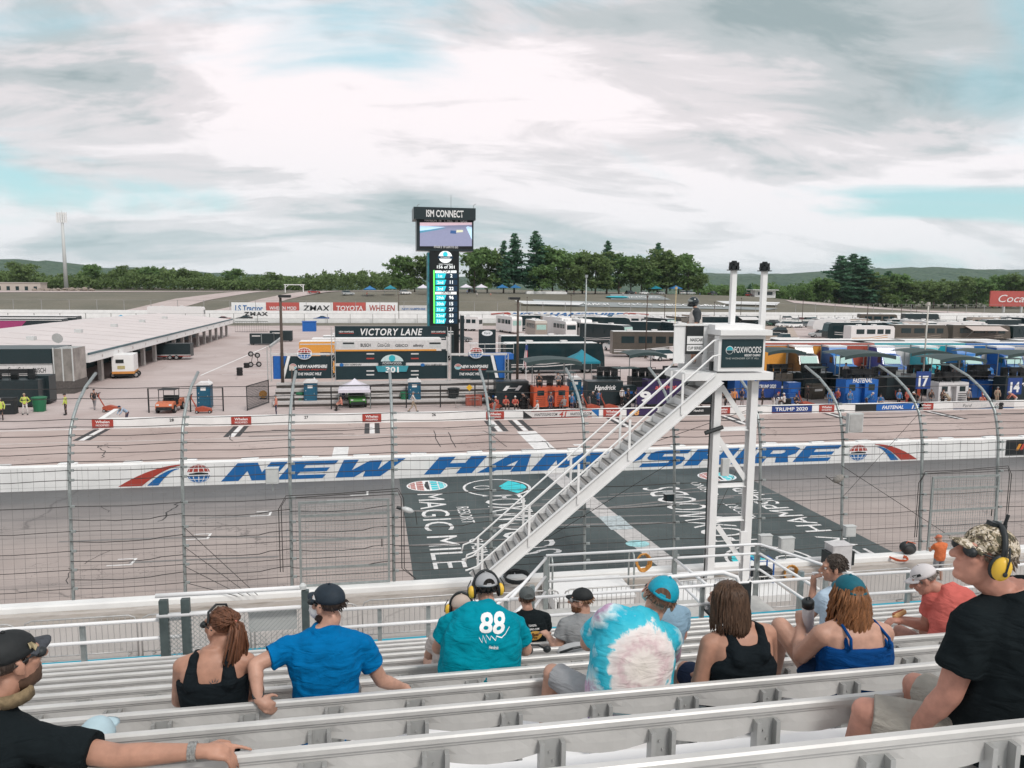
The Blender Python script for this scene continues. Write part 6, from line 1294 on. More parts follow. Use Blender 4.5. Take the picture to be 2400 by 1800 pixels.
pitbox(35, 952, 4.4, 2.3, HB, 'dark pit box with pale blue panel at the left edge', None, None, False, True); pitbox(100, 945, 1.8, 2.5, HB, 'dark cabinet behind the green bin at left', None, None, False, False)
# number banners on poles
for px, py, s_, h in ((2163, 905, '17', 1.35), (2377, 918, '14', 1.3), (1512, 940, '9', 1.2)):
    p = at(px, py, Y=61.5); t = thing('number_banner', {'17': 'dark banner board with large white 17 left of the white pit box', '14': 'dark banner board with large white 14 at the right edge', '9': 'purple banner board with large white 9 behind the stair rails'}[s_], 'banner', (p.x, 61.5, 0)); z = p.z; MB().box(-.75, .75, -.03, .03, z-.25, z+h).build('board', NAVY if s_ != '9' else PURPLE, t); text(s_, h*.7, 1.0, WHITE, t, (0, -.035, z), bold=.06); MB().tube([(0, .05, 0), (0, .05, z+h)], .04, 6).build('pole', FR, t)
# portable toilets
PT = M('toilet_teal', (.012, .085, .15), .5, var=.08); PTW = M('toilet_roof', (.72, .70, .69), .5)
def toilet(px, py, lab):
    p = at(px, py, z=0); t = thing('portable_toilet', lab, 'portable toilet', (p.x, p.y+.6, 0), 0, 'portable toilets'); MB().box(-.55, .55, -.55, .55, .05, 2.0).build('cabin', PT, t); MB().box(-.43, .43, -.575, -.552, .15, 1.9).build('door', M('toilet_door', (.015, .10, .17), .5), t); MB().box(-.22, .2, -.585, -.576, 1.55, 1.82).build('door_notice', WHITE, t)
    MB().extr([(-.6, -.62, 2.0), (.6, -.62, 2.0), (.6, -.62, 2.08), (.38, -.62, 2.24), (-.38, -.62, 2.24), (-.6, -.62, 2.08)], (0, 1.2, 0)).build('roof', PTW, t); MB().lathe([(.05, 0), (.05, .18)], 8, (.3, .3, 2.2)).build('vent_pipe', PTW, t); MB().box(.3, .36, -.6, -.576, 1.0, 1.12).build('handle', GALV, t)
    for z in (.5, .9, 1.3): MB().box(-.41, -.36, -.59, -.576, z, z+.06).build('hinge', PTW, t)
for px, py, l in ((478, 958, 'teal portable toilet behind the orange utility cart'), (728, 951, 'teal portable toilet in front of the left stage steps'), (972, 948, 'teal portable toilet beside the green bin and walking man'), (1349, 940, 'teal portable toilet between orange and black pit boxes')): toilet(px, py, l)
GRN = M('bin_green', (.02, .15, .07), .5, var=.1)
def bin_(px, py, w, h, lab, mat=GRN):
    p = at(px, py, z=0); t = thing('waste_bin', lab, 'bin', (p.x, p.y+.3, 0)); MB().extr([(-w*.42, -w*.4, 0), (w*.42, -w*.4, 0), (w*.42, w*.4, 0), (-w*.42, w*.4, 0)], (0, 0, .02)).lathe([(w*.46, 0.02), (w*.56, h*.9), (w*.6, h)], 14).build('body', mat, t); MB().lathe([(w*.62, h), (w*.63, h+.06), (w*.5, h+.1)], 14).build('rim', mat, t); MB().tube([(-w*.63, 0, h*.7), (-w*.66, 0, h*.85)], .03, 5).build('handle', mat, t)
bin_(90, 965, .95, 1.1, 'green plastic bin beside the man in a yellow vest'); bin_(703, 950, .6, 1.0, 'green plastic bin left of the portable toilet by the stage'); bin_(948, 948, .6, 1.0, 'green plastic bin beside the toilet near the walking man'); bin_(1064, 945, .9, 1.25, 'black drum marked with a white number in front of the stage', BLACK)
# canopies (pop-up tents)
def tent(px, py, w, h, mat, lab, p=None, d=None, group='pop-up canopies'):
    p = p or at(px, py, z=0); t = thing('canopy_tent', lab, 'canopy', p, 0, group); d = d or w; a, b = w/2, d/2; z0, z1 = h*.66, h
    mb = MB()
    for q in (((-a, -b), (a, -b)), ((a, -b), (a, b)), ((a, b), (-a, b)), ((-a, b), (-a, -b))):
        (x0, y0), (x1, y1) = q; mb.poly([(x0, y0, z0), (x1, y1, z0), (x1*.25, y1*.25, z1-.12*h), (0, 0, z1), (x0*.25, y0*.25, z1-.12*h)]); mb.quad((x0, y0, z0-.25), (x1, y1, z0-.25), (x1, y1, z0), (x0, y0, z0))
    mb.build('roof', mat, t)
    for x in (-a, a):
        for y in (-b, b): MB().tube([(x*.98, y*.98, 0), (x*.98, y*.98, z0)], .03, 5).build('leg', GALV, t)
LAV = M('tent_white', (.66, .62, .68), .7, var=.05); TTE = M('tent_teal', (.01, .20, .27), .6, var=.08); TBL = M('tent_blue', (.03, .16, .36), .6); TOR = M('tent_orange', (.62, .28, .10), .6)
tent(832, 953, 2.7, 2.5, LAV, 'white pop-up canopy over the green cart'); tent(1362, 893, 3.4, 3.6, TTE, 'teal pop-up canopy in front of the large black motorcoach'); tent(285, 770, 4.5, 3.2, M('tent_azure', (.05, .30, .48), .6), 'blue pop-up canopy peeking over the garage roof')
for i, (px, py, m_, l) in enumerate(((867, 694, TBL, 'blue canopy on the hill left of the scoreboard'), (915, 692, TTE, 'dark teal canopy on the hill just left of the scoreboard'), (992, 690, LAV, 'white canopy on the hill touching the scoreboard column'), (1092, 688, LAV, 'white canopy on the hill right of the scoreboard'), (1128, 688, LAV, 'second white canopy on the hill right of the scoreboard'), (1177, 688, TBL, 'blue canopy on the hill left of the flags'), (1207, 688, TBL, 'blue canopy on the hill beside the flag steps'), (1393, 688, M('tent_aqua', (.30, .50, .52), .6), 'pale aqua canopy under the grove'), (1441, 687, TOR, 'orange canopy under the grove'), (1535, 686, TTE, 'small dark teal canopy under the right grove'), (1583, 688, TBL, 'small blue canopy beside the hill cars'))):
    tent(0, 0, 4.6, 4.0, m_, l, hillp(px, py), group='canopies on the hill crest')
# food stand on the crest
p = hillp(1788, 694); t = thing('food_stand', 'white food stand with flat awning on the hill crest', 'kiosk', p); MB().box(-5, 5, -2, 2, 0, 3.2).build('wall', WHITE, t); MB().box(-7, 5.5, -4, 2.2, 3.3, 3.6).build('awning', WHITE, t); MB().box(-3.5, 3.5, -2.05, -2.01, 1.2, 2.6).build('serving_hatch', GLASSD, t)
# utility carts
def cart(px, py, yaw, col, lab):
    p = at(px, py, z=0); t = thing('utility_cart', lab, 'utility cart', (p.x, p.y+1., 0), R_(yaw)); b = MB(); ptaper(b, [(-1.5, .4), (-1.5, .95), (-.3, .95), (-.25, .55), (.55, .55), (.7, .95), (1.3, .85), (1.45, .6), (1.4, .4)], 1.4, 1.35, .4, 1.); b.build('body', col, t)
    for x in (-.35, .75):
        for y in (-.62, .62): MB().tube([(x, y, .9), (x-.05, y, 1.85)], .03, 5).build('roll_bar', FR, t)
    MB().box(-.45, .8, -.68, .68, 1.85, 1.9).build('roof', FR, t); MB().box(-.25, .2, -.6, .6, .56, .8).build('seat', BLACK, t); MB().box(-.35, -.25, -.6, .6, .8, 1.3).build('seat_back', BLACK, t); MB().box(1.38, 1.48, -.6, .6, .3, .55).build('bumper', BLACK, t)
    for y in (-.5, .5): MB().cb((1.42, y, .72), (.08, .2, .12)).build('headlight', LAMP, t)
    put_wheels(t, [(x, y, .34) for x in (-1.0, .95) for y in (-.65, .65)])
cart(392, 968, -95, M('cart_orange', (.55, .16, .08), .5), 'orange utility cart with black roll cage at the pit entry'); cart(836, 955, -85, M('cart_green', (.05, .22, .03), .5), 'green utility cart parked under the white canopy')
# floor jacks / pressure washer (red) and tool carts
REDM = M('machine_red', (.38, .075, .04), .5, var=.15)
def jack(px, py, lab, sc=1., yaw=0, Y=None):
    p = at(px, py, z=0) if Y is None else at(px, py, Y=Y); t = thing('floor_jack', lab, 'jack', (p.x, p.y, 0), yaw); t.scale = (sc,)*3; MB().extr([(-.5, -.2, .12), (.5, -.2, .12), (.45, -.2, .3), (-.1, -.2, .45), (-.5, -.2, .35)], (0, .4, 0)).build('chassis', REDM, t); MB().tube([(-.4, 0, .3), (-.75, 0, 1.0), (-.72, 0, 1.25)], .04, 6).build('handle', REDM, t); MB().tube([(-.72, -.25, 1.25), (-.72, .25, 1.25)], .03, 6).build('grip', BLACK, t); put_wheels(t, [(x, y, .1) for x in (-.4, .4) for y in (-.22, .22)], wheel_me(.1, .06))
for px, py, l in ((262, 965, 'red upright pressure machine pulled by the man in black'), (478, 968, 'red machine beside the teal toilet at the pit entry'), (1390, 962, 'orange red jack in front of the black script pit box'), (1432, 962, 'second orange red jack near the black script pit box'), (1893, 955, 'red slanted jack left of the bright blue pit box'), (2320, 955, 'red slanted jack right of the white pit box'), (2118, 955, 'red tall jack between blue and white pit boxes'), (1160, 960, 'red bench like jack beside the seated crew in red')): jack(px, py, l, 1.25)
# tyres
def tyres(px, py, n, lab, lean=False):
    for k in range(n):
        p = at(px, py, z=0); t = thing('loose_tyre', '%s, %s' % (('bottom tyre', 'second tyre from the ground', 'third tyre from the ground', 'top tyre')[k if k < 3 else 3], lab), 'tyre', (p.x, p.y, .16+.31*k), 0, 'tyre stacks in the pits')
        MB().lathe([(.2, -.13), (.3, -.15), (.35, -.1), (.35, .1), (.3, .15), (.2, .13)], 14).build('tread', RUBBER, t); MB().lathe([(.06, -.1), (.2, -.12), (.2, .12), (.06, .1)], 12).build('rim', RIM, t)
for px, py, n, l in ((562, 880, 3, 'in the black stack at the cart lane'), (578, 862, 2, 'in the short stack behind the cart lane'), (1228, 958, 3, 'in the stack left of the orange pit box'), (1342, 955, 2, 'in the stack at the teal toilet foot'), (1470, 955, 2, 'in the stack right of the script pit box'), (2135, 955, 3, 'in the stack left of the white pit box'), (1845, 950, 2, 'in the stack below the navy banner'), (2340, 958, 2, 'in the stack near the right edge')): tyres(px, py, n, l)
p = at(597, 860, z=0); t = thing('tyre_trolley', 'black tyre trolley with two wheels racked high in the cart lane', 'trolley', p, .3)
for a, b in (((-.5, 0, 0), (-.2, 0, 1.6)), ((.5, 0, 0), (.3, 0, 1.6)), ((-.5, 0, .3), (.5, 0, .3)), ((-.2, 0, 1.6), (.3, 0, 1.6))): MB().tube([a, b], .04, 5).build('frame_tube', FR, t)
for x, z in ((-.45, 1.7), (.35, 1.5), (-.5, .35), (.5, .35)): o = lnk('wheel', WH[0], t, (x, -.1, z)); lnk('rim', WH[1], o)
# misc crates on the pit apron
for px, py, w, h, m_, l in ((1110, 950, 1.4, .9, REDM, 'red tool chest behind the small barrier in front of stage'), (1852, 945, .8, .9, PAINT['blue'], 'blue drum crate left of the black pit trailer'), (1830, 948, .6, .6, WHITE, 'white cooler by the pit wall under the navy banner'), (20, 970, 1.2, 1.3, BLACK, 'black wheeled case by the yellow vest man')):
    p = at(px, py, z=0); t = crate('tool_chest', l, 'chest', (p.x, p.y, 0), (w, .7, h), m_); MB().box(-w*.3, w*.3, -.38, -.362, h*.6, h*.66).build('drawer_handle', GALV, t)
p = at(1068, 957, z=0); dup(bt, p, 0, 'small steel barrier in front of the stage steps beside the red chest', 'crowd barriers on the concourse', scale=.8)
# yellow diamond marker, warning signs
p = at(1097, 905, Y=69); t = thing('diamond_marker', 'small yellow diamond marker on the stage steps', 'sign', (p.x, 68., p.z)); MB().extr([(0, 0, -.3), (.3, 0, 0), (0, 0, .3), (-.3, 0, 0)], (0, .03, 0)).build('plate', YELLOW, t); MB().tube([(0, .05, -.2), (0, .05, -p.z+.3)], .02, 5).build('stake', GALV, t)
p = at(686, 945, z=0); t = thing('paddle_sign', 'blank tan paddle sign on a brown post left of the toilet', 'sign', p); q = at(686, 858, Y=p.y); MB().tube([(0, 0, 0), (0, 0, q.z-.3)], .05, 6).build('post', M('brown_post', (.10, .07, .055), .7), t); MB().box(-.22, .22, -.03, .03, q.z-.4, q.z+.05).build('plate', M('tan_plate', (.55, .47, .42), .6), t)
p = at(617, 935, z=0); t = thing('orange_reel', 'round orange hose reel by the dark mesh gate', 'reel', (p.x, p.y, .45)); MB().lathe([(.15, -.12), (.35, -.12), (.35, .12), (.15, .12)], 16, mtx=Euler((pi/2, 0, 0)).to_matrix()).build('drum', M('reel_orange', (.62, .30, .05), .5), t); MB().box(-.3, .3, -.15, .15, -.45, -.36).build('foot', FR, t)
# ------------------------------------------------------------------ black pit fence, poles, flags
BRN = M('pole_brown', (.085, .062, .05), .7, var=.2)
pf = thing('pit_fence', 'black post and rail fence running behind the pit stalls', 'fence', (0, 66.5, 0))
xs = [at(px, 920, Y=66.5).x for px in (347, 445, 522, 688, 776, 868, 952, 1032, 1113, 1166)]
pm2 = MB().box(-.05, .05, -.05, .05, 0, 2.0).mesh('post'); pm2.materials.append(FR)
for x in xs: lnk('post', pm2, pf, (x, 0, 0))
for x0_, x1_ in ((0, 2), (3, 9)):
    for z in (1.97, 1.0, .5, .12): MB().tube([(xs[x0_], 0, z), (xs[x1_], 0, z)], .028 if z > 1.5 else .012, 5).build('rail', FR, pf)
t = thing('mesh_gate', 'dark chain mesh gate standing open left of the light pole', 'gate', (at(597, 945, z=0).x, 66.5, 0), R_(74)); mb = MB(); MB().box(0, .06, -.03, .03, 0, 2.1).box(4.4, 4.46, -.03, .03, 0, 2.1).box(.06, 4.4, -.03, .03, 2.04, 2.1).box(.06, 4.4, -.03, .03, .05, .1).build('gate_frame', FR, t)
for k in range(30): mb.box(.1+k*.145, .125+k*.145, -.01, .01, .1, 2.04)
for k in range(14): mb.box(.06, 4.4, .011, .02, .14+k*.14, .16+k*.14)
mb.build('gate_mesh', FR, t, kind='stuff')
def pole(px, pb, pt, lab, r=.11, mat=BRN, lamp=0, z=0., group='poles in the infield'):
    p = at(px, pb, z=z); q = at(px, pt, Y=p.y); t = thing('light_pole' if lamp else 'utility_pole', lab, 'pole', p, 0, group); H = q.z-p.z
    MB().tube([(0, 0, 0), (0, 0, H)], [r, r*.75], 8).build('shaft', mat, t, smooth=True); MB().lathe([(r*2.2, 0), (r*2.2, .12), (r*1.3, .2)], 8).build('base', mat, t)
    if lamp:
        MB().box(-.9 if lamp < 0 else -.15, .15 if lamp < 0 else .9, -.35, .35, H, H+.22).build('lamp_head', FR, t); MB().box(-.8 if lamp < 0 else 0, 0 if lamp < 0 else .8, -.25, .25, H-.03, H-.001).build('lamp_lens', LAMP, t)
    else: MB().box(-.12, .12, -.12, .12, H-.3, H).build('cap_fitting', mat, t)
pole(664, 942, 697, 'brown light pole left of the victory stage', .15, lamp=1); pole(1212, 925, 702, 'brown light pole right of the victory stage', .14, lamp=-1)
for px, pb, pt, l in ((1337, 785, 690, 'thin dark pole right of the white camper'), (1513, 840, 692, 'thin dark pole above the swirl patterned camper'), (1556, 780, 692, 'thin dark pole left of the flagman'), (1673, 760, 707, 'short dark pole right of the flagman'), (1735, 758, 698, 'dark pole between the speaker masts'), (1879, 768, 703, 'thin dark pole at the right lot row'), (2029, 800, 712, 'thick dark pole before the white motorhome'), (2110, 765, 715, 'dark pole with camera heads near the right'), (2147, 748, 718, 'short dark pole far right'), (1235, 752, 696, 'thin dark pole beside the brown light pole'), (935, 755, 690, 'thin pale pole left of the scoreboard column')): pole(px, pb, pt, l, .1)
pole(1369, 905, 644, 'tall pale aerial mast right of the grove pine', .09, GALV); pole(1578, 870, 672, 'slim yellow pole left of the flag stand', .06, M('pole_yellow', (.55, .42, .22), .6)); pole(2160, 925, 708, 'tall pale pole left of the white pit box', .09, M('pole_pale', (.55, .52, .47), .6))
def flag(px, pb, pt, lab, kind, p=None, fw=3.6, fh=2.3, droop=False):
    p = p or hillp(px, pb); q = at(px, pt, Y=p.y); H = q.z-p.z; t = thing('flag_pole', lab, 'flag', p, 0, 'flags'); MB().tube([(0, 0, 0), (0, 0, H)], .09*(fw/3.6), 6).build('pole', WHITE, t)
    n = 8; A = lambda i, j: (-(fw*i/n)*(.45 if droop else .75)-.05, .25*sin(i*1.3)*fw*.15, H-.2-fh*j/6*(1.4 if droop else 1)-(fw*i/n)*(.85 if droop else .55))
    mr, mw, mbl = MB(), MB(), MB()
    for j in range(6):
        for i in range(n):
            mb = (mbl if i < 3 and j < 3 else (mr if j % 2 == 0 else mw)) if kind == 'us' else ((mr if (i+j) % 3 == 0 else mw) if kind == 'red' else mbl); mb.quad(A(i, j), A(i+1, j), A(i+1, j+1), A(i, j+1))
    for mb, nm, c in ((mr, 'red_field', M('flag_red', (.42, .06, .07), .8)), (mw, 'white_field', M('flag_white', (.75, .7, .7), .8)), (mbl, 'blue_field', M('flag_blue', (.03, .06, .2), .8))):
        if mb.v: mb.build(nm, c, t)
flag(1236, 686, 632, 'red and white flag left of the striped flag on the hill', 'red'); flag(1277, 687, 630, 'striped national flag in the middle of the hill flags', 'us'); flag(1315, 686, 634, 'blue flag right of the striped flag on the hill', 'blue')
flag(0, 0, 790, 'striped flag drooping on a pole left of the orange pit box', 'us', at(1231, 905, Y=64), 1.3, .9, True) if False else None
p = at(1232, 925, z=0); q = at(1232, 806, Y=p.y); t = thing('flag_pole', 'large striped flag hanging limp left of the dark awning', 'flag', p, 0, 'flags'); MB().tube([(0, 0, 0), (0, 0, q.z)], .04, 6).build('pole', WHITE, t); zt2, zb_ = q.z-.1, at(1228, 865, Y=p.y).z
for k in range(6): MB().extr([(-.35+.09*k+.05*sin(k), -.05-.04*(k % 2), zb_+.25*(k % 3)), (-.27+.09*k, -.08+.04*(k % 2), zb_+.2*(k % 2)), (-.02+.03*k, -.03, zt2), (-.06+.03*k, -.03, zt2)], (0, .02, 0)).build('stripe', M('flag_red', (.42, .06, .07), .8) if k % 2 else M('flag_white', (.75, .7, .7), .8), t)
MB().box(-.1, .16, -.1, -.06, zt2-.5, zt2).build('canton', M('flag_blue', (.03, .06, .2), .8), t)
# hill-top planter for the flags and steps
p = hillp(1280, 689); t = thing('flag_plinth', 'low white plinth under the three hill flags', 'plinth', p); MB().box(-9, 9, -1.5, 1.5, -.3, .9).build('block', WALLW, t); MB().box(-8.5, 8.5, -1.2, 1.2, .901, 1.1).build('cap', WHITE, t)
p = hillp(690, 686); t = thing('white_arch', 'small white wooden arch frame far left on the hill road', 'arch', p)
for x in (-3.5, 3.5): MB().box(x-.15, x+.15, -.15, .15, 0, 3).build('post', WHITE, t)
MB().box(-4, 4, -.15, .15, 3, 3.3).build('beam', WHITE, t); MB().beam((-3.5, 0, 2), (-2.2, 0, 3), .2, .2).beam((3.5, 0, 2), (2.2, 0, 3), .2, .2).build('brace', WHITE, t)
# gate barrier at garage end
p = at(590, 778, z=0); t = thing('mesh_barrier', 'low mesh barrier panels at the far end of the garage lane', 'barrier', p); MB().box(-3.5, 3.5, -.03, .03, 0, .08).box(-3.5, 3.5, -.03, .03, 2.3, 2.4).build('frame', FR, t)
for k in range(15): MB().box(-3.5+k*.5, -3.47+k*.5, -.02, .02, .08, 2.3).build('bar', FR, t)
# painted lane lines in the garage yard
for a, b in (((470, 880), (650, 802)),):
    A_, B_ = at(*a, z=0), at(*b, z=0); crackpts = [(A_.x, A_.y), (B_.x, B_.y)]; mb = MB(); d_ = Vector((A_.y-B_.y, B_.x-A_.x)).normalized()*.12; mb.quad((A_.x-d_.x, A_.y-d_.y, .002), (A_.x+d_.x, A_.y+d_.y, .002), (B_.x+d_.x, B_.y+d_.y, .002), (B_.x-d_.x, B_.y-d_.y, .002)); mb.build('lane_line', PAINTW, yard)
for k in range(9): q = at(520+k*12, 878-k*8.3, z=0); MB().quad((q.x, q.y, .002), (q.x+5, q.y, .002), (q.x+5, q.y+.15, .002), (q.x, q.y+.15, .002)).build('parking_line', PAINTW, yard)
# equipment cases that fill the ground between the pit boxes and the haulers
rnd = random.Random(31); cs = [HB, BLACK, PAINT['grey'], HB, PAINT['blue'], CBR, HB, LGREY, BLACK, REDM]
for i in range(12):
    px = 1455+i*84+rnd.uniform(-12, 12); pitbox(px, 0, rnd.uniform(2.2, 3.4), rnd.uniform(1.9, 2.8), cs[i % 7], '%s back-row dark pit cart with roof deck counted from the left' % ordn(i), None, CANO if i % 2 else None, False, True, Y=rnd.uniform(66.5, 70.5))
cvs = (CW, CB, CBR, CT, CB, CW, CB, LGREY)
for i in range(13):
    px = 1190+i*40+rnd.uniform(-8, 8); motorhome(px, 772+rnd.uniform(-6, 10), rnd.uniform(7, 11), rnd.uniform(3.2, 3.8), rnd.choice((-80, -60, 0, -20, 175)), cvs[i % 8], '%s camper from the left in the crowded middle rows behind the black motorcoach' % ordn(i), rnd.choice(('bus', 'box', 'fifth')), LGREY if i % 2 else None, screen=(SCR, SCR2, GLASSD)[i % 3])
for i in range(12):
    px = 1960+i*38; motorhome(px, 783+rnd.uniform(-8, 10), rnd.uniform(7, 11), rnd.uniform(3.2, 3.8), rnd.choice((-80, -60, 0, 175)), cvs[(i*3) % 8], '%s camper from the left squeezed between the coaches of the right lot' % ordn(i), rnd.choice(('bus', 'box')), CT if i % 2 else None, AWN if i % 4 == 1 else None, screen=(SCR, SCR2, GLASSD)[i % 3])
for i in range(24):
    px = 1170+i*23+rnd.uniform(-6, 6); k = rnd.choice(('sedan', 'suv', 'pickup', 'suv')); c = rnd.choice(('white', 'black', 'silver', 'grey', 'white', 'teal')); car(k, px, 744+rnd.uniform(0, 14), R_(rnd.choice((-95, -85, 15, 5))), c, '%s vehicle, a %s %s, from the left in the packed centre lot' % (ordn(i), c, cn[k]))
for i in range(25):
    px = 1165+i*50+rnd.uniform(-12, 12); p = at(px, 930, Y=rnd.uniform(65.5, 71)); w, h = rnd.uniform(1.2, 2.4), rnd.uniform(.9, 1.9)
    t = crate('equipment_case', '%s equipment case from the left behind the row of pit boxes' % ordn(i), 'case', (p.x, p.y, 0), (w, .9, h), cs[i % 10], rnd.uniform(-.3, .3), group='equipment cases'); MB().box(-w*.3, w*.3, -.48, -.463, h*.55, h*.7).build('label_plate', LGREY if i % 2 else FBLUE, t)
    if i % 3 == 0: [MB().tube([(x, y, h), (x, y, h+1.6)], .03, 5).build('frame_leg', FR, t) for x in (-w/2, w/2) for y in (-.4, .4)]; MB().box(-w/2-.2, w/2+.2, -.6, .6, h+1.6, h+1.68).build('sun_roof', CANO, t)
# ------------------------------------------------------------------ people
V = Vector
SK1 = M('skin_light', (.49, .275, .20), .5, var=.2, scale=11, bump=.06, bscale=90); SK2 = M('skin_tan', (.43, .225, .155), .5, var=.2, scale=11, bump=.06, bscale=90); SK3 = M('skin_ruddy', (.47, .225, .165), .5, var=.24, scale=11, bump=.06, bscale=90)
def cloth(name, col, var=.14):
    g = NT(name, .85); v = g.mp(); n_ = g.noise(v, 5, 5, .6, .6); w_ = g.noise(v, 350, 2); fo = g.noise(g.mp((2.2, 2.2, 7), (.5, .3, .4)), 2.2, 3, .5, 1.2)
    c = g.ramp(n_, [(.3, tuple(x*(1-var) for x in col)), (.7, tuple(min(1, x*(1+var)) for x in col))]); g.col(c)
    g.b.inputs['Specular IOR Level'].default_value = .08
    g.bump(g.math('ADD', g.math('MULTIPLY', fo, 1.), g.math('MULTIPLY', w_, .05)), .7, .035); return g.m
def capz(mb, a, b, ra, rb, n=12):
    a, b = V(a), V(b); d = b-a; L = max(d.length, 1e-5); d = d/L; pts = []; rs = []
    for t in (-.98, -.8, -.45, 0): pts.append(a+d*ra*t); rs.append(ra*sqrt(max(.02, 1-t*t)))
    for t in (0, .45, .8, .98): pts.append(b+d*rb*t); rs.append(rb*sqrt(max(.02, 1-t*t)))
    return mb.tube(pts, rs, n)
def loft(mb, rings, n=20, p=2.3):
    i0 = len(mb.v)
    for c, a, b in rings:
        for t in range(n):
            an = 2*pi*t/n; ca, sa = cos(an), sin(an); ca = math.copysign(abs(ca)**(2/p), ca); sa = math.copysign(abs(sa)**(2/p), sa); mb.v.append(tuple(c+a*ca+b*sa))
    for j in range(len(rings)-1):
        for t in range(n): t2 = (t+1) % n; mb.f.append((i0+j*n+t, i0+j*n+t2, i0+(j+1)*n+t2, i0+(j+1)*n+t))
    mb.f.append(tuple(i0+t for t in range(n))[::-1]); mb.f.append(tuple(i0+(len(rings)-1)*n+t for t in range(n))); return mb
REM = []
_tex = bpy.data.textures.new('cloth_folds', 'CLOUDS'); _tex.noise_scale = .09; _tex.noise_depth = 1
def remesh(mb, name, mat, parent, vox=.009, sm=3, fold=0., label=None):
    o = mb.build(name, mat, parent, label=label); r = o.modifiers.new('r', 'REMESH'); r.mode = 'VOXEL'; r.voxel_size = vox; r.use_smooth_shade = True
    s_ = o.modifiers.new('s', 'SMOOTH'); s_.iterations = sm; s_.factor = .5
    if fold:
        d = o.modifiers.new('d', 'DISPLACE'); d.texture = _tex; d.strength = fold; d.mid_level = .5; d.texture_coords = 'LOCAL'
        s2 = o.modifiers.new('s2', 'SMOOTH'); s2.iterations = 2
    REM.append(o); return o
def bez(a, b, c, t): return a.lerp(b, t).lerp(b.lerp(c, t), t)
def hand(mb, w, d, palm, side, curl=.5, point=False, sc=1.):
    """w wrist, d hand direction, palm normal, side vector toward the thumb"""
    w, d = V(w), V(d).normalized(); pn = V(palm); pn = (pn-d*pn.dot(d)).normalized(); s_ = d.cross(pn).normalized()
    if s_.dot(V(side)) < 0: s_ = -s_
    capz(mb, w, w+d*.05*sc, .027*sc, .03*sc); capz(mb, w+d*.03*sc+s_*.022*sc, w+d*.082*sc+s_*.026*sc, .018*sc, .015*sc); capz(mb, w+d*.03*sc-s_*.02*sc, w+d*.075*sc-s_*.03*sc, .018*sc, .014*sc); capz(mb, w+d*.05*sc, w+d*.08*sc, .02*sc, .016*sc)
    for k, (o, L) in enumerate(((.03, .9), (.01, 1.), (-.011, .95), (-.031, .76))):
        p = w+d*.083*sc+s_*o*sc; cu = 0.12 if (point and k == 0) else curl*(1+.12*k); dd = d.copy()
        for j, l in enumerate((.042, .028, .022)):
            dd = (dd*cos(cu)+pn*sin(cu)).normalized() if j or True else dd; pn2 = dd.cross(s_); q = p+dd*l*L*sc; capz(mb, p, q, (.0092-.0009*j)*sc, (.0086-.0009*j)*sc, 8); p = q; cu = cu*.9
            pn = pn  # bend about the same axis
            dd, pnn = dd, None
    p = w+d*.02*sc+s_*.028*sc; q = p+(d*.55+s_*.75+V(palm).normalized()*.25).normalized()*.045*sc; capz(mb, p, q, .013*sc, .011*sc, 8); capz(mb, q, q+(d*.85+s_*.25+V(palm).normalized()*.3).normalized()*.034*sc, .0105*sc, .009*sc, 8)
def headm(head, rot, sc=1.): m_ = Euler(rot).to_matrix().to_4x4(); m_.translation = V(head); return m_ @ Matrix.Scale(sc, 4)
def head_prims(mb, HM, jaw=1.):
    h = MB(); h.ell((0, -.012, .035), (.076, .096, .086), 16, 10).ell((0, .03, -.045), (.062*jaw, .070, .086), 14, 10).ell((0, .074, -.100), (.03*jaw, .024, .022), 10, 6).ell((0, .02, -.085), (.055*jaw, .05, .035), 10, 6)
    capz(h, (0, .094, .022), (0, .125, -.024), .011, .0175); h.ell((-.013, .106, -.028), (.011, .012, .009), 8, 5).ell((.013, .106, -.028), (.011, .012, .009), 8, 5)
    capz(h, (-.04, .080, .034), (.04, .080, .034), .0145, .0145); h.ell((-.04, .066, -.02), (.026, .024, .026), 8, 6).ell((.04, .066, -.02), (.026, .024, .026), 8, 6)
    h.ell((0, .098, -.058), (.025, .012, .0065), 10, 5).ell((0, .096, -.071), (.022, .012, .007), 10, 5)
    for s_ in (-1, 1): h.ell((s_*.080, -.004, -.008), (.011, .022, .034), 8, 6, Euler((0, 0, s_*-.35)).to_matrix()).ell((s_*.083, .004, -.03), (.008, .012, .014), 8, 5)
    mb.add(h, HM)
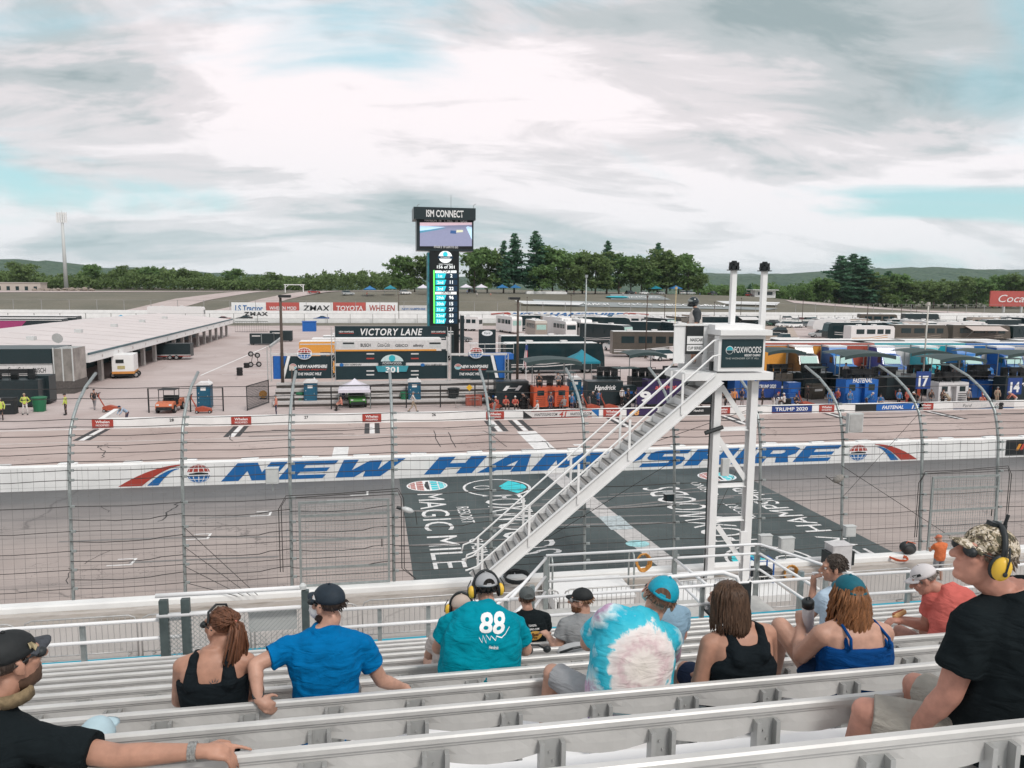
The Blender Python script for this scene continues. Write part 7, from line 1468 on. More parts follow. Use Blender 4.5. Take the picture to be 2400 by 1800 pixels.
def cap(par, HM, mat, brim=None, back=0, opening=None, name='cap', strap=None, h=.085):
    """baseball cap in the head frame; back=1 turns the peak to the rear"""
    R = Matrix.Rotation(pi if back else 0., 4, 'Z'); c = MB(); c.ell((0, -.010, .040), (.086, .106, h), 18, 8, None, -.12, pi/2); c.lathe([(.009, 0), (.009, .006), (.004, .01)], 8, (0, -.01, .040+h-.002))
    o = MB().add(c, HM @ R).build(name, mat, par, smooth=True)
    b = MB(); n = 10; top = []; 
    for lay in (0, -.007):
        for j in range(4):
            for i in range(n+1):
                u = -1+2*i/n; y0 = .092*sqrt(max(0, 1-(u*.84)**2)); y = y0+(.072*sqrt(max(0., 1-u*u*.92)))*j/3; top.append((u*.074, y-.008, .050+lay-.020*u*u-.014*(j/3)))
    b.v += top; m4 = (n+1)*4
    for j in range(3):
        for i in range(n): a = j*(n+1)+i; b.f.append((a, a+1, a+n+2, a+n+1)); b.f.append((m4+a, m4+a+n+1, m4+a+n+2, m4+a+1))
    for i in range(n): a = 3*(n+1)+i; b.f.append((a, a+1, m4+a+1, m4+a))
    MB().add(b, HM @ R).build('cap_peak', brim or mat, o, smooth=True)
    if opening:
        q = MB(); q.poly([(.045*cos(a), -.112-.004+.0*sin(a)+.004*abs(cos(a)), .045+.046*sin(a)) for a in [pi*k/10 for k in range(11)]]); e = MB().add(q, HM @ R); e.build('cap_opening', opening, o)
        q = MB(); q.tube([(-.05, -.104, .042), (-.025, -.114, .038), (0, -.1165, .036), (.025, -.114, .038), (.05, -.104, .042)], .009, 6); MB().add(q, HM @ R).build('cap_strap', strap or mat, o, smooth=True)
    return o
def muffs(par, HM, cup=YELLOW):
    o = MB().add(MB().tube([(.104*cos(a), -.004, -.01+.148*sin(a)) for a in [pi*k/14 for k in range(15)]], .012, 6), HM).build('headband', BLACK, par, smooth=True)
    for s_ in (-1, 1):
        MB().add(MB().ell((s_*.094, -.004, -.012), (.016, .042, .052), 14, 8), HM).build('ear_cushion', BLACK, o, smooth=True)
        MB().add(MB().ell((s_*.112, -.004, -.012), (.028, .036, .048), 16, 10), HM).build('ear_cup', cup, o, smooth=True)
        MB().add(MB().tube([(s_*.112, -.004, .075), (s_*.138, -.004, .03), (s_*.142, -.004, -.02)], .004, 5).ell((s_*.141, -.004, -.025), (.006, .010, .010), 8, 5), HM).build('wire_yoke', BLACK, o)
def glasses(par, HM, mat=BLACK, up=0.):
    q = MB()
    for s_ in (-1, 1): q.ell((s_*.042, .090, .010+up), (.036, .024, .023), 12, 6); q.tube([(s_*.062, .082, .018+up), (s_*.080, .03, .018+up), (s_*.084, -.02, .008+up)], .0035, 5)
    q.tube([(-.012, .098, .016+up), (.012, .098, .016+up)], .004, 5); MB().add(q, HM).build('sunglasses', mat, par, smooth=True)
def mask(par, HM, mat): q = MB().ell((0, .064, -.056), (.068, .078, .058), 14, 8); q.tube([(-.055, .05, -.03), (-.082, -.005, .01)], .003, 4).tube([(.055, .05, -.03), (.082, -.005, .01)], .003, 4); MB().add(q, HM).build('face_mask', mat, par, smooth=True)
def eyes(par, HM):
    for s_ in (-1, 1): o = MB().add(MB().ell((s_*.032, .079, .010), (.0125, .0125, .0125), 10, 8), HM).build('eye', M('eye_white', (.7, .68, .66), .2, var=0.), par, smooth=True); MB().add(MB().ell((s_*.032, .0905, .010), (.006, .003, .006), 8, 5), HM).build('iris', M('iris_dark', (.04, .025, .015), .2, var=0.), o)
def hairmat(name, c):
    g = NT(name, .5); v = g.mp((60, 60, 4)); n_ = g.noise(v, 1.5, 3, .6); g.col(g.ramp(n_, [(.3, tuple(x*.55 for x in c)), (.5, c), (.72, tuple(min(1, x*1.7) for x in c))])).bump(n_, .5, .01); return g.m
def short_hair(par, HM, mat, seed=1, low=-.035, bald=0., thick=.006):
    cp = any(c.name.startswith('cap') for c in par.children) or bald; rnd = random.Random(seed); q = MB()
    if cp: q.ell((0, -.022, .020), (.0785, .092, .06), 16, 8, None, -.7, .5)
    else: q.ell((0, -.020, .040), (.0815, .098, .090), 16, 10)
    for k in range(260):
        a = rnd.uniform(0, 2*pi); b = rnd.uniform(-.55, 1.45); p = V((.081*cos(b)*cos(a), .098*cos(b)*sin(a)-.020, .090*sin(b)+.040))
        if p.y > .05 and p.z < .07: continue
        if p.z < low or (cp and p.z > .03): continue
        nrm_ = (p-V((0, -.02, .04))).normalized(); t_ = V((rnd.gauss(0, .3), -.5, -.6)); q.tube([p-nrm_*.002, p+nrm_*.005+t_*.012, p+nrm_*.006+t_*.026], [thick, thick*.8, .001], 4)
    MB().add(q, HM).build('hair', mat, par, smooth=True)
def beard(par, HM, mat): q = MB().ell((0, .034, -.072), (.0645, .072, .066), 14, 8).ell((0, .078, -.105), (.032, .026, .026), 10, 6); MB().add(q, HM).build('beard', mat, par, smooth=True)
SHD = M('shoe_grey', (.3, .29, .28), .7)
def person(lab, pos, J, skin=SK1, shirt=None, sleeve='short', pants=None, w=1., d=1., vox=.0085, handL=None, handR=None, headsc=1., jaw=1., fold=.012, rz=0., belly=0., group='spectators in the stand', shorts=True, legs=True):
    """J: neck, head, hrot, shL, shR, elL, wrL, elR, wrR (offsets from the seat point); L is the person's left side"""
    t = thing('person', lab, 'person', pos, rz, group); nk, hd = V(J['neck']), V(J['head']); sL, sR = V(J['shL']), V(J['shR']); pv = V(J.get('pelvis', (0, 0, .07)))
    ax1 = (sR-sL).normalized(); sw = (sR-sL).length/2; ax0 = V(J.get('hipax', (1, 0, 0))); mid = V(J['mid']) if 'mid' in J else pv.lerp(nk, .5)+V((0, -.05, 0))
    T = [(-.08, .165, .115), (.08, .175, .13), (.22, .172, .128), (.4, .165, .12), (.58, .178, .122), (.74, .19, .122), (.86, .185, .108), (.94, .15, .09), (1.0, .085, .068), (1.04, .06, .058)]
    def rings(gw, gd, add=0., tmin=-1, tmax=2):
        R = []
        for tt, hw, hdp in T:
            if tt < tmin or tt > tmax: continue
            c = bez(pv, mid, nk, max(0, min(1, tt)))+(nk-mid).normalized()*max(0, tt-1)+(pv-mid).normalized()*max(0, -tt); tg = (bez(pv, mid, nk, min(1, max(0, tt)+.03))-bez(pv, mid, nk, max(0, min(1, tt)-.03))).normalized()
            a = ax0.lerp(ax1, sstep(tt*1.1)).normalized(); b = tg.cross(a).normalized(); a = b.cross(tg).normalized()
            k = (sw/.175 if tt > .6 else w) if tt < .97 else 1.; bl = 1+belly*max(0, 1-abs(tt-.3)/.3); R.append((c+b*belly*.06*max(0, 1-abs(tt-.3)/.35)*0, a*(hw*k*gw*bl+add), b*(hdp*d*gd*bl+add)))
        return R
    HM = headm(hd, J['hrot'], headsc); ht = MB(); head_prims(ht, HM, jaw)
    body = ht; loft(body, rings(.95, .93)); nb = HM @ V((0, -.028, -.085)); capz(body, nk-V((0, 0, .03)), nb, .056*headsc, .056*headsc)
    arms = ((sL, V(J['elL']), V(J['wrL']), handL, V((1, 0, 0))), (sR, V(J['elR']), V(J['wrR']), handR, V((-1, 0, 0))))
    for s_, e, wr, hh, th_ in arms:
        capz(body, nk.lerp(s_, .35), s_, .05, .058); capz(body, s_, e, .054*w**.6, .043*w**.5); capz(body, e, e.lerp(wr, .35), .043*w**.5, .043*w**.5); capz(body, e.lerp(wr, .3), wr, .042*w**.5, .028)
        if hh: hand(body, wr, *hh)
        else: hand(body, wr, (wr-e).normalized()+V((0, .2, -.2)), (0, 0, -1), th_, .5)
    lg_ = J.get('knees', ((-.13, .44, .08), (.13, .44, .08))); feet = J.get('feet', ((-.13, .42, -.36), (.13, .42, -.36)))
    if legs:
        for s_, kn, ft in ((-1, V(lg_[0]), V(feet[0])), (1, V(lg_[1]), V(feet[1]))):
            hp = pv+ax0*s_*.09; capz(body, hp, kn, .082*w**.5, .06); capz(body, kn, kn.lerp(ft, .4), .056, .054); capz(body, kn.lerp(ft, .35), ft, .054, .036)
            MB().ell(ft+V((0, .07, -.02)), (.05, .13, .05), 10, 6).build('shoe', SHD, t, smooth=True)
    o = remesh(body, 'body', skin, t, vox)
    if shirt:
        sb_ = MB()
        if sleeve == 'short':
            loft(sb_, rings(1.02, 1.04, .014, -1, 1.05))
            for s_, e, wr, _, _2 in arms: capz(sb_, nk.lerp(s_, .35), s_, .058, .070*w**.5); f = J.get('slv', .58); sb_.tube([s_, s_.lerp(e, f*.5), s_.lerp(e, f)], [.074*w**.6, .072*w**.6, .076*w**.6], 14)
        else:
            tk = J.get('tank', .78); loft(sb_, [(c_, a_*(J.get('tw', 1.) if i_ > 4 else 1.), b_) for i_, (c_, a_, b_) in enumerate(rings(1.01, 1.03, .010, -1, tk))]); bdir = (nk-mid).normalized(); fb = ax1.cross(bdir).normalized()
            for s_ in (-1, 1):
                c0 = bez(pv, mid, nk, .72); top_ = nk+ax1*s_*sw*.52-bdir*.012; rs = .030 if sleeve == 'tank' else .010
                capz(sb_, c0+ax1*s_*sw*J.get('sx', .6)-fb*(-.105*d), top_+fb*.045, rs*1.5, rs); capz(sb_, top_+fb*.045, top_-fb*.05, rs, rs); capz(sb_, top_-fb*.05, c0+ax1*s_*sw*J.get('sx', .58)-fb*(.105*d), rs, rs*1.5)
                if sleeve == 'strap': MB().tube([c0+ax1*s_*sw*.62+fb*.128*d, bez(pv, mid, nk, .84)+ax1*s_*sw*.60+fb*.122*d, nk.lerp(sR if s_ > 0 else sL, .55)+bdir*.045+fb*.04, nk.lerp(sR if s_ > 0 else sL, .55)+bdir*.05-fb*.02], .009, 6).build('strap', shirt, t, smooth=True)
        so = remesh(sb_, 'shirt' if sleeve == 'short' else 'tank_top', shirt, t, vox, 4, fold)
    else: so = o
    if pants:
        pb = MB(); loft(pb, rings(1.03, 1.04, .012, -1, .16))
        for s_, kn in ((-1, V(lg_[0])), (1, V(lg_[1]))): hp = pv+ax0*s_*.09; pb.tube([hp, hp.lerp(kn, .5), hp.lerp(kn, J.get('sl', .95))], [.098, .092, .082], 12)
        remesh(pb, 'shorts', pants, t, vox*1.2, 3, .008)
    return t, HM, so
def shirt_text(so, s, h, w_, mat, loc, rot, bold=.02, shear=0., spacing=1.):
    """print on the shirt: a finely cut mesh wrapped onto the cloth"""
    me, tw = text_mesh(s, bold, shear, spacing); bm_ = bmesh.new(); bm_.from_mesh(me); sx = w_/tw
    R = Euler(rot).to_matrix()
    for v_ in bm_.verts: v_.co = V(loc)+R @ V(((v_.co.x-tw/2)*sx, (v_.co.y-.5)*h, 0))
    bmesh.ops.triangulate(bm_, faces=bm_.faces)
    for _ in range(2):
        ee = [e for e in bm_.edges if e.calc_length() > .018]
        if ee: bmesh.ops.subdivide_edges(bm_, edges=ee, cuts=1); bmesh.ops.triangulate(bm_, faces=bm_.faces)
    m2 = bpy.data.meshes.new('print'); bm_.to_mesh(m2); bm_.free(); m2.materials.append(mat); o = bpy.data.objects.new('print', m2); COL.objects.link(o); o.parent = so.parent
    k = o.modifiers.new('k', 'SHRINKWRAP'); k.target = so; k.wrap_method = 'PROJECT'; k.use_negative_direction = True; k.use_positive_direction = True; k.use_project_y = True; k.wrap_mode = 'OUTSIDE_SURFACE'; k.offset = .004; REM.append(o); return o
def seat(k, X, dy=.2): return V((X, rowY(k)+dy, rowZ(k)-.36))
def R3(p, y, r=0.): return (radians(p), radians(r), radians(y))
NAVYC = M('cap_navy', (.012, .022, .034), .7, var=.2, scale=40); BLKC = M('cap_black', (.012, .014, .015), .7, var=.25, scale=30); TEE_B = cloth('tee_black', (.010, .014, .016)); TANK_B = cloth('tank_black', (.010, .014, .017))
# far left: man in black T-shirt, arm along the bench back, pointing
pos = seat(0, -1.47)
t, HM, so = person('man in black shirt and black cap pointing along the bench at lower left', pos, dict(neck=(-.0, -.02, .50), head=(.06, .03, .70), hrot=R3(4, -42), shL=(-.19, .03, .44), shR=(.17, -.10, .43), elL=(-.3, .12, .2), wrL=(-.2, .3, .1), elR=(.50, -.19, .395), wrR=(.815, -.225, .405), slv=.72), SK2, TEE_B, vox=.007, handR=((1, 0, -.12), (0, .15, -1), (0, 1, .3), .75, True, 1.05), w=1.05, fold=.02, pants=cloth('pants_dark', (.05, .05, .055)), headsc=1.0, jaw=1.04)
cap(t, HM, BLKC, M('cap_peak_faded', (.05, .055, .065), .8, var=.35, scale=60)); beard(t, HM, M('stubble_brown', (.10, .055, .035), .8, var=.3, scale=50)); glasses(t, HM); short_hair(t, HM, hairmat('hair_shaved', (.05, .035, .028)), 3, -.05)
MB().add(MB().lathe([(.064, -.13), (.075, -.10), (.08, -.155)], 14, (0, -.015, 0)), HM).build('neck_gaiter', M('gaiter_tan', (.22, .16, .09), .9, var=.35, scale=40), t, smooth=True)
b_ = MB()
for k in range(5): b_.tube([V((.765+.006*k, -.22+.034*sin(a), .403+.034*cos(a))) for a in [2*pi*j/14 for j in range(15)]], .0042, 5)
b_.build('bracelet', M('silver_links', (.45, .44, .42), .3, .8, var=.4, scale=120), t)
MB().add(MB().xz([(-.03, .045), (-.012, .03), (.0, .075), (.012, .05), (.02, .08)], -.001, .001), HM @ Matrix.Translation((.07, .055, .0)) @ Matrix.Rotation(-1.1, 4, 'Z')).build('cap_emblem', M('gold_thread', (.6, .5, .3), .5), t)
# woman with ponytail
pos = seat(2, -.96)
t, HM, so = person('woman with brown ponytail and tattooed back in black tank top', pos, dict(neck=(-.01, -.01, .60), tank=.8, head=(.03, .04, .745), hrot=R3(0, 52), shL=(-.185, 0, .525), shR=(.18, 0, .525), elL=(-.24, .1, .26), wrL=(-.1, .28, .14), elR=(.22, .12, .27), wrR=(.1, .3, .14)), SK2, TANK_B, 'tank', w=1.08, headsc=.95)
HBR = hairmat('hair_auburn', (.13, .055, .03)); q = MB(); rnd = random.Random(2); q.ell((0, -.018, .042), (.080, .096, .085), 16, 10)
for k in range(120):
    a = rnd.uniform(0, 2*pi); b = rnd.uniform(-.35, 1.3); p = V((.081*cos(b)*cos(a), .097*cos(b)*sin(a)-.018, .086*sin(b)+.042))
    if p.y > .06 and p.z < .08: continue
    e = V((0, -.122, .05)); q.tube([p, p.lerp(e, .5)+V((p.x*.35, -.02, .02)), e], [.006, .007, .006], 4)
for k in range(70):
    o_ = V((rnd.gauss(0, .012), rnd.gauss(0, .010), rnd.gauss(0, .012))); sp_x = rnd.gauss(0, .022); q.tube([V((0, -.122, .05))+o_*.5, V((sp_x*.8, -.165, .02))+o_, V((sp_x*1.3-.01, -.168, -.08))+o_, V((sp_x*1.4-.02, -.15, -.17))+o_, V((sp_x*1.1-.025, -.135, -.235+rnd.uniform(-.03, .03)))], [.008, .009, .009, .007, .002], 4)
MB().add(q, HM).build('ponytail_hair', HBR, t, smooth=True); MB().add(MB().lathe([(.017, -.012), (.022, 0), (.017, .012)], 10, (0, -.128, .05), Euler((pi/2, 0, 0)).to_matrix()), HM).build('hair_tie', M('tie_coral', (.6, .2, .15), .6), t); glasses(t, HM); MB().add(MB().tube([(-.085, .01, .05), (-.07, .02, .115), (0, .03, .138), (.07, .02, .115), (.085, .01, .05)], .008, 6), HM).build('hair_band_glasses', BLACK, t)
INK = M('tattoo_ink', (.10, .12, .14), .6, var=.4, scale=90); q = MB()
for k in range(14): a = 2*pi*k/14; q.xz([(.02+.022*cos(a), .455+.022*sin(a)), (.02+.048*cos(a+.1), .455+.048*sin(a+.1)), (.02+.026*cos(a+.3), .455+.026*sin(a+.3))], -.2, -.199)
ring(q, (0, 0), .024, .004, 0, 16) if False else None
o = q.build('tattoo', INK, t); k_ = o.modifiers.new('k', 'SHRINKWRAP'); k_.target = [c for c in t.children if c.name.startswith('body')][0]; k_.wrap_method = 'PROJECT'; k_.use_project_y = True; k_.use_negative_direction = True; k_.wrap_mode = 'ABOVE_SURFACE'; k_.offset = .002; REM.append(o)
# man in blue T-shirt
pos = seat(2, -.31)
BLT = cloth('tee_blue', (.0, .135, .35))
t, HM, so = person('man in bright blue shirt, navy cap and white mask with arm over the bench', pos, dict(neck=(.0, .0, .685), head=(.02, .04, .845), hrot=R3(0, 48), shL=(-.20, -.02, .60), shR=(.20, .02, .59), elL=(-.405, -.10, .55), wrL=(-.375, -.21, .385), elR=(.34, .06, .30), wrR=(.47, .15, .20), slv=.62), SK1, BLT, w=1.08, vox=.0075, handL=((.65, -.1, -.45), (.3, .9, -.6), (0, 1, 1), .55, False, 1.), pants=cloth('shorts_grey', (.2, .2, .2)), fold=.032, headsc=1.02)
cap(t, HM, NAVYC); short_hair(t, HM, hairmat('hair_dark', (.03, .02, .016)), 5, -.05); beard(t, HM, hairmat('beard_dark', (.035, .02, .014))); mask(t, HM, M('mask_white', (.7, .68, .68), .8)); glasses(t, HM)
MB().add(MB().box(-.012, .012, -.118, -.112, .0, .018), HM @ Matrix.Rotation(.45, 4, 'Z')).build('cap_label', WHITE, t); MB().add(MB().xz([(-.012, 0), (.012, 0), (0, .03)], -.001, .001), HM @ Matrix.Translation((-.088, .03, .05)) @ Matrix.Rotation(pi/2, 4, 'Z')).build('cap_emblem', WHITE, t)
MB().lathe([(.034, -.012), (.036, 0), (.034, .012)], 14, (-.378, -.195, .41), Euler((.55, .15, 0)).to_matrix()).build('wrist_watch', BLACK, t)
# heavy man in teal 88 shirt
pos = seat(3, .76, .28)
TEE_T = cloth('tee_teal', (.0, .235, .31))
t, HM, so = person('heavy man in teal shirt numbered 88 with yellow ear muffs bending forward', pos, dict(pelvis=(0, 0, .10), neck=(.08, .17, .62), mid=(.01, -.13, .46), head=(.10, .30, .74), hrot=R3(-14, 6), shL=(-.19, .10, .57), shR=(.28, .12, .52), elL=(-.29, .14, .36), wrL=(-.12, .36, .25), elR=(.40, .18, .27), wrR=(.25, .38, .22), slv=.66), SK1, TEE_T, w=1.62, d=1.55, belly=.12, vox=.010, fold=.032, headsc=1.05, pants=cloth('shorts_green', (.01, .14, .15)))
cap(t, HM, M('cap_grey', (.36, .36, .37), .7, var=.12), opening=hairmat('hair_black', (.015, .013, .012))); short_hair(t, HM, hairmat('hair_black', (.015, .013, .012)), 6, -.05); muffs(t, HM)
shirt_text(so, '88', .115, .20, WHITE, (.09, -.2, .645), (pi/2, radians(8), 0), .035, .12); shirt_text(so, 'Hendrick', .022, .07, WHITE, (.085, -.2, .50), (pi/2, radians(6), 0), .03)
q = MB(); pts = [(-.02, -.5), (.0, -.47), (.01, -.51), (.03, -.465), (.035, -.51), (.06, -.48), (.07, -.505), (.10, -.475), (.11, -.50), (.15, -.485), (.18, -.50), (.22, -.53)]
for (xa, za), (xb, zb_) in zip(pts, pts[1:]):
    for j in range(3): u0, u1 = j/3, (j+1)/3; q.quad((xa+(xb-xa)*u0, -.2, -(za+(zb_-za)*u0)+.065), (xa+(xb-xa)*u1, -.2, -(za+(zb_-za)*u1)+.065), (xa+(xb-xa)*u1, -.2, -(za+(zb_-za)*u1)+.071), (xa+(xb-xa)*u0, -.2, -(za+(zb_-za)*u0)+.071))
o = q.build('signature_print', WHITE, t); k_ = o.modifiers.new('k', 'SHRINKWRAP'); k_.target = so; k_.wrap_method = 'PROJECT'; k_.use_project_y = True; k_.use_negative_direction = True; k_.use_positive_direction = True; k_.wrap_mode = 'OUTSIDE_SURFACE'; k_.offset = .004; REM.append(o)
# companion mostly hidden behind the heavy man
t, HM, so = person('person in tan cap mostly hidden left of the heavy teal shirted man', seat(4, .60), dict(neck=(.1, .06, .55), head=(.12, .10, .70), hrot=R3(-5, -10), shL=(-.09, 0, .5), shR=(.28, 0, .5), elL=(-.16, .1, .3), wrL=(0, .3, .2), elR=(.32, .1, .3), wrR=(.2, .3, .2)), SK1, cloth('tee_pale', (.45, .40, .38)), vox=.011); cap(t, HM, M('cap_tan', (.5, .40, .34), .7)); muffs(t, HM)
# Bass tee man
t, HM, so = person('man in black shirt with yellow oval print and grey cap', seat(6, 1.62), dict(neck=(-.02, 0, .61), head=(-.03, .03, .765), hrot=R3(0, 0), shL=(-.165, 0, .545), shR=(.16, 0, .54), elL=(-.22, .1, .3), wrL=(-.08, .3, .2), elR=(.21, .1, .3), wrR=(.1, .3, .2)), SK1, TEE_B, vox=.010)
cap(t, HM, M('cap_slate', (.075, .085, .085), .7, var=.2), opening=M('cap_slate', (.075, .085, .085), .7)); short_hair(t, HM, hairmat('hair_brown', (.07, .04, .025)), 7, -.05)
shirt_text(so, 'TOYOTA', .02, .085, WHITE, (-.0, -.2, .53), (pi/2, 0, 0), .03); shirt_text(so, 'BASSPRO.COM', .018, .14, WHITE, (0, -.2, .495), (pi/2, 0, 0), .03)
q = MB(); bm_ = [(.085*cos(2*pi*k/24), .05*sin(2*pi*k/24)) for k in range(24)]
for r0_, r1_ in ((0, .35), (.35, .7), (.7, 1.)):
    for k in range(24): (xa, za), (xb, zb_) = bm_[k], bm_[(k+1) % 24]; q.quad((xa*r0_+.02, -.2, za*r0_+.425), (xb*r0_+.02, -.2, zb_*r0_+.425), (xb*r1_+.02, -.2, zb_*r1_+.425), (xa*r1_+.02, -.2, za*r1_+.425))
o = q.build('oval_print', M('print_gold', (.72, .42, .10), .6, var=.15), t); k_ = o.modifiers.new('k', 'SHRINKWRAP'); k_.target = so; k_.wrap_method = 'PROJECT'; k_.use_project_y = True; k_.use_negative_direction = True; k_.use_positive_direction = True; k_.wrap_mode = 'OUTSIDE_SURFACE'; k_.offset = .003; REM.append(o)
shirt_text(so, 'Bass', .035, .08, M('print_brown', (.10, .03, .01), .6), (.025, -.2, .44), (pi/2, 0, 0), .05, .2).modifiers[0].offset = .006; shirt_text(so, 'Pro', .03, .06, M('print_brown', (.10, .03, .01), .6), (.02, -.2, .405), (pi/2, 0, 0), .05, .2).modifiers[0].offset = .006
# grey tee with black cap
t, HM, so = person('bearded man in grey shirt and black cap looking left', seat(5, 2.0), dict(neck=(.0, 0, .56), head=(-.02, .03, .715), hrot=R3(-3, 66), shL=(-.19, 0, .49), shR=(.21, .02, .50), elL=(-.265, -.03, .265), wrL=(-.33, .12, .33), elR=(.28, .14, .3), wrR=(.2, .32, .25)), SK1, cloth('tee_grey', (.27, .275, .28)), vox=.009, w=1.05, fold=.016); cap(t, HM, BLKC); beard(t, HM, hairmat('beard_ginger', (.14, .06, .03))); short_hair(t, HM, hairmat('hair_fair', (.22, .12, .07)), 8, -.05); glasses(t, HM, M('clear_frames', (.2, .2, .2), .3), .004)
# older man with mask
t, HM, so = person('grey haired man with sunglasses and pale blue mask looking left', seat(4, 2.5), dict(neck=(.0, 0, .63), head=(-.04, .03, .78), hrot=R3(0, 68), shL=(-.19, 0, .56), shR=(.19, 0, .56), elL=(-.24, .1, .3), wrL=(-.1, .3, .2), elR=(.24, .1, .3), wrR=(.1, .3, .2)), SK3, cloth('shirt_paleblue', (.22, .33, .42)), vox=.010); short_hair(t, HM, hairmat('hair_grey', (.42, .32, .24)), 9, -.04); glasses(t, HM); mask(t, HM, M('mask_blue', (.35, .6, .62), .8))
# tie-dye man
g = NT('tie_dye', .85); so_ = g.sep(g.tc.outputs['Object']); nz = g.noise(g.mp(), 7, 5, .65, .4)
dx = g.math('SUBTRACT', so_[0], .02); dz = g.math('SUBTRACT', so_[2], .43); rr_ = g.math('SQRT', g.math('ADD', g.math('MULTIPLY', dx, dx), g.math('MULTIPLY', dz, dz)))
an = g.math('ARCTAN2', dz, dx); ray_ = g.math('MULTIPLY', g.math('SINE', g.math('MULTIPLY', g.math('ADD', an, g.math('MULTIPLY', nz, 1.2)), 19.)), .006); rad = g.math('ADD', g.math('ADD', rr_, g.math('MULTIPLY', g.math('SUBTRACT', nz, .5), .17)), ray_)
c = g.ramp(g.math('MULTIPLY', rad, 2.2), [(.0, (.72, .66, .60)), (.20, (.74, .67, .63)), (.27, (.62, .47, .48)), (.33, (.72, .62, .60)), (.42, (.76, .72, .70)), (.455, (.06, .50, .62)), (.58, (.02, .40, .54)), (.66, (.55, .68, .70)), (.72, (.45, .28, .42)), (.85, (.70, .66, .64)), (1., (.3, .2, .4))])
g.col(c).bump(g.noise(g.mp((2, 2, 6)), 2.5, 3, .5, 1.), .6, .03); TIE = g.m
t, HM, so = person('man in turquoise and white tie-dye shirt with turquoise cap leaning right', seat(1, 1.42, .29), dict(pelvis=(0, 0, .08), neck=(.10, .06, .60), mid=(-.04, -.08, .40), head=(.205, .08, .70), hrot=R3(-8, -28, 22), shL=(-.11, .02, .63), shR=(.25, .04, .47), elL=(-.20, .16, .42), wrL=(-.02, .34, .34), elR=(.30, .2, .28), wrR=(.18, .38, .26), slv=.8, knees=((-.36, .36, .14), (.12, .44, .1)), feet=((-.40, .42, -.36), (.13, .42, -.36))), SK1, TIE, w=1.28, d=1.25, belly=.1, vox=.008, fold=.016, headsc=1.06, pants=cloth('shorts_silver', (.36, .36, .37)))
TQC = M('cap_turquoise', (.0, .30, .42), .6, var=.12, scale=50); cap(t, HM, TQC, opening=hairmat('hair_cropped', (.16, .09, .06)), h=.09); short_hair(t, HM, hairmat('hair_cropped', (.16, .09, .06)), 10, -.045, thick=.004); glasses(t, HM)
# woman with bob in black tank
t, HM, so = person('woman with straight brown bob in black tank top', seat(1, 2.06, .22), dict(neck=(.0, 0, .555), head=(-.07, .05, .70), hrot=R3(-4, 28), tank=.88, tw=.80, sx=.42, shL=(-.185, 0, .47), shR=(.175, .02, .50), elL=(-.25, -.02, .24), wrL=(-.15, .22, .16), elR=(.26, .12, .28), wrR=(.15, .3, .2), knees=((-.13, .44, .08), (.10, .44, .08))), SK2, TANK_B, 'tank', w=1.12, vox=.008, headsc=.96, pants=cloth('shorts_navy', (.02, .03, .06)))
def long_hair(par, HM, mat, n, L, spread, seed, wav=0., top=1., start=-.02, tip=.3):
    rnd = random.Random(seed); q = MB()
    if top: q.ell((0, -.016, .042), (.083, .100, .089), 18, 10)
    for k in range(n):
        a = rnd.uniform(-.75*pi, -.25*pi) if rnd.random() < .62 else rnd.choice((rnd.uniform(-.25*pi, .22*pi), rnd.uniform(.78*pi, 1.25*pi))); b = rnd.uniform(-.1, 1.1) if top else rnd.uniform(-.3, .25)
        p = V((.084*cos(b)*cos(a), .101*cos(b)*sin(a)-.016, .09*sin(b)+.042)); o_ = V((cos(a), sin(a), 0)); pts = [p]; rs = [.006]; z = p.z; m_ = 7; ph = rnd.uniform(0, 6); l = L*rnd.uniform(.78, 1.06)
        for j in range(1, m_+1):
            f = j/m_; rad_ = .088+spread*min(1, f*1.4)*(1-.25*f); zz2 = .03-l*f if z < .06 else z-(z+l-.03)*f**.85
            pts.append(V((o_.x*rad_*.95+wav*sin(ph+f*9)+rnd.gauss(0, .004), o_.y*rad_*1.12-.016+wav*cos(ph+f*8)*.6, zz2))); rs.append((.0085 if f < .75 else .006)*(1-tip*f) if j < m_ else .002)
        q.tube(pts, rs, 4)
    MB().add(q, HM).build('hair', mat, par, smooth=True)
long_hair(t, HM, hairmat('hair_brunette', (.075, .042, .026)), 330, .20, .030, 12)
# man eating, pale blue shirt
t, HM, so = person('dark haired man in pale blue shirt eating with hand at mouth', seat(4, 4.24), dict(neck=(.0, 0, .70), head=(-.055, .05, .875), hrot=R3(-6, 68), shL=(-.16, 0, .62), shR=(.22, .04, .62), elL=(-.22, .12, .40), wrL=(-.165, .19, .655), elR=(.28, .14, .38), wrR=(.16, .32, .34), slv=.6), SK2, cloth('shirt_skyblue', (.42, .52, .62)), w=1.05, vox=.0075, handL=((.02, .1, 1), (1, -.2, 0), (0, 1, 0), .95, False, 1.0)); short_hair(t, HM, hairmat('hair_darkgrey', (.055, .042, .034)), 13, -.05, thick=.009); eyes(t, HM)
MB().add(MB().box(-.055, .055, .03, .1, -.02, .02), Matrix.Translation((-.13, .19, .76)) @ Matrix.Scale(.5, 4)).build('napkin', WHITE, t)
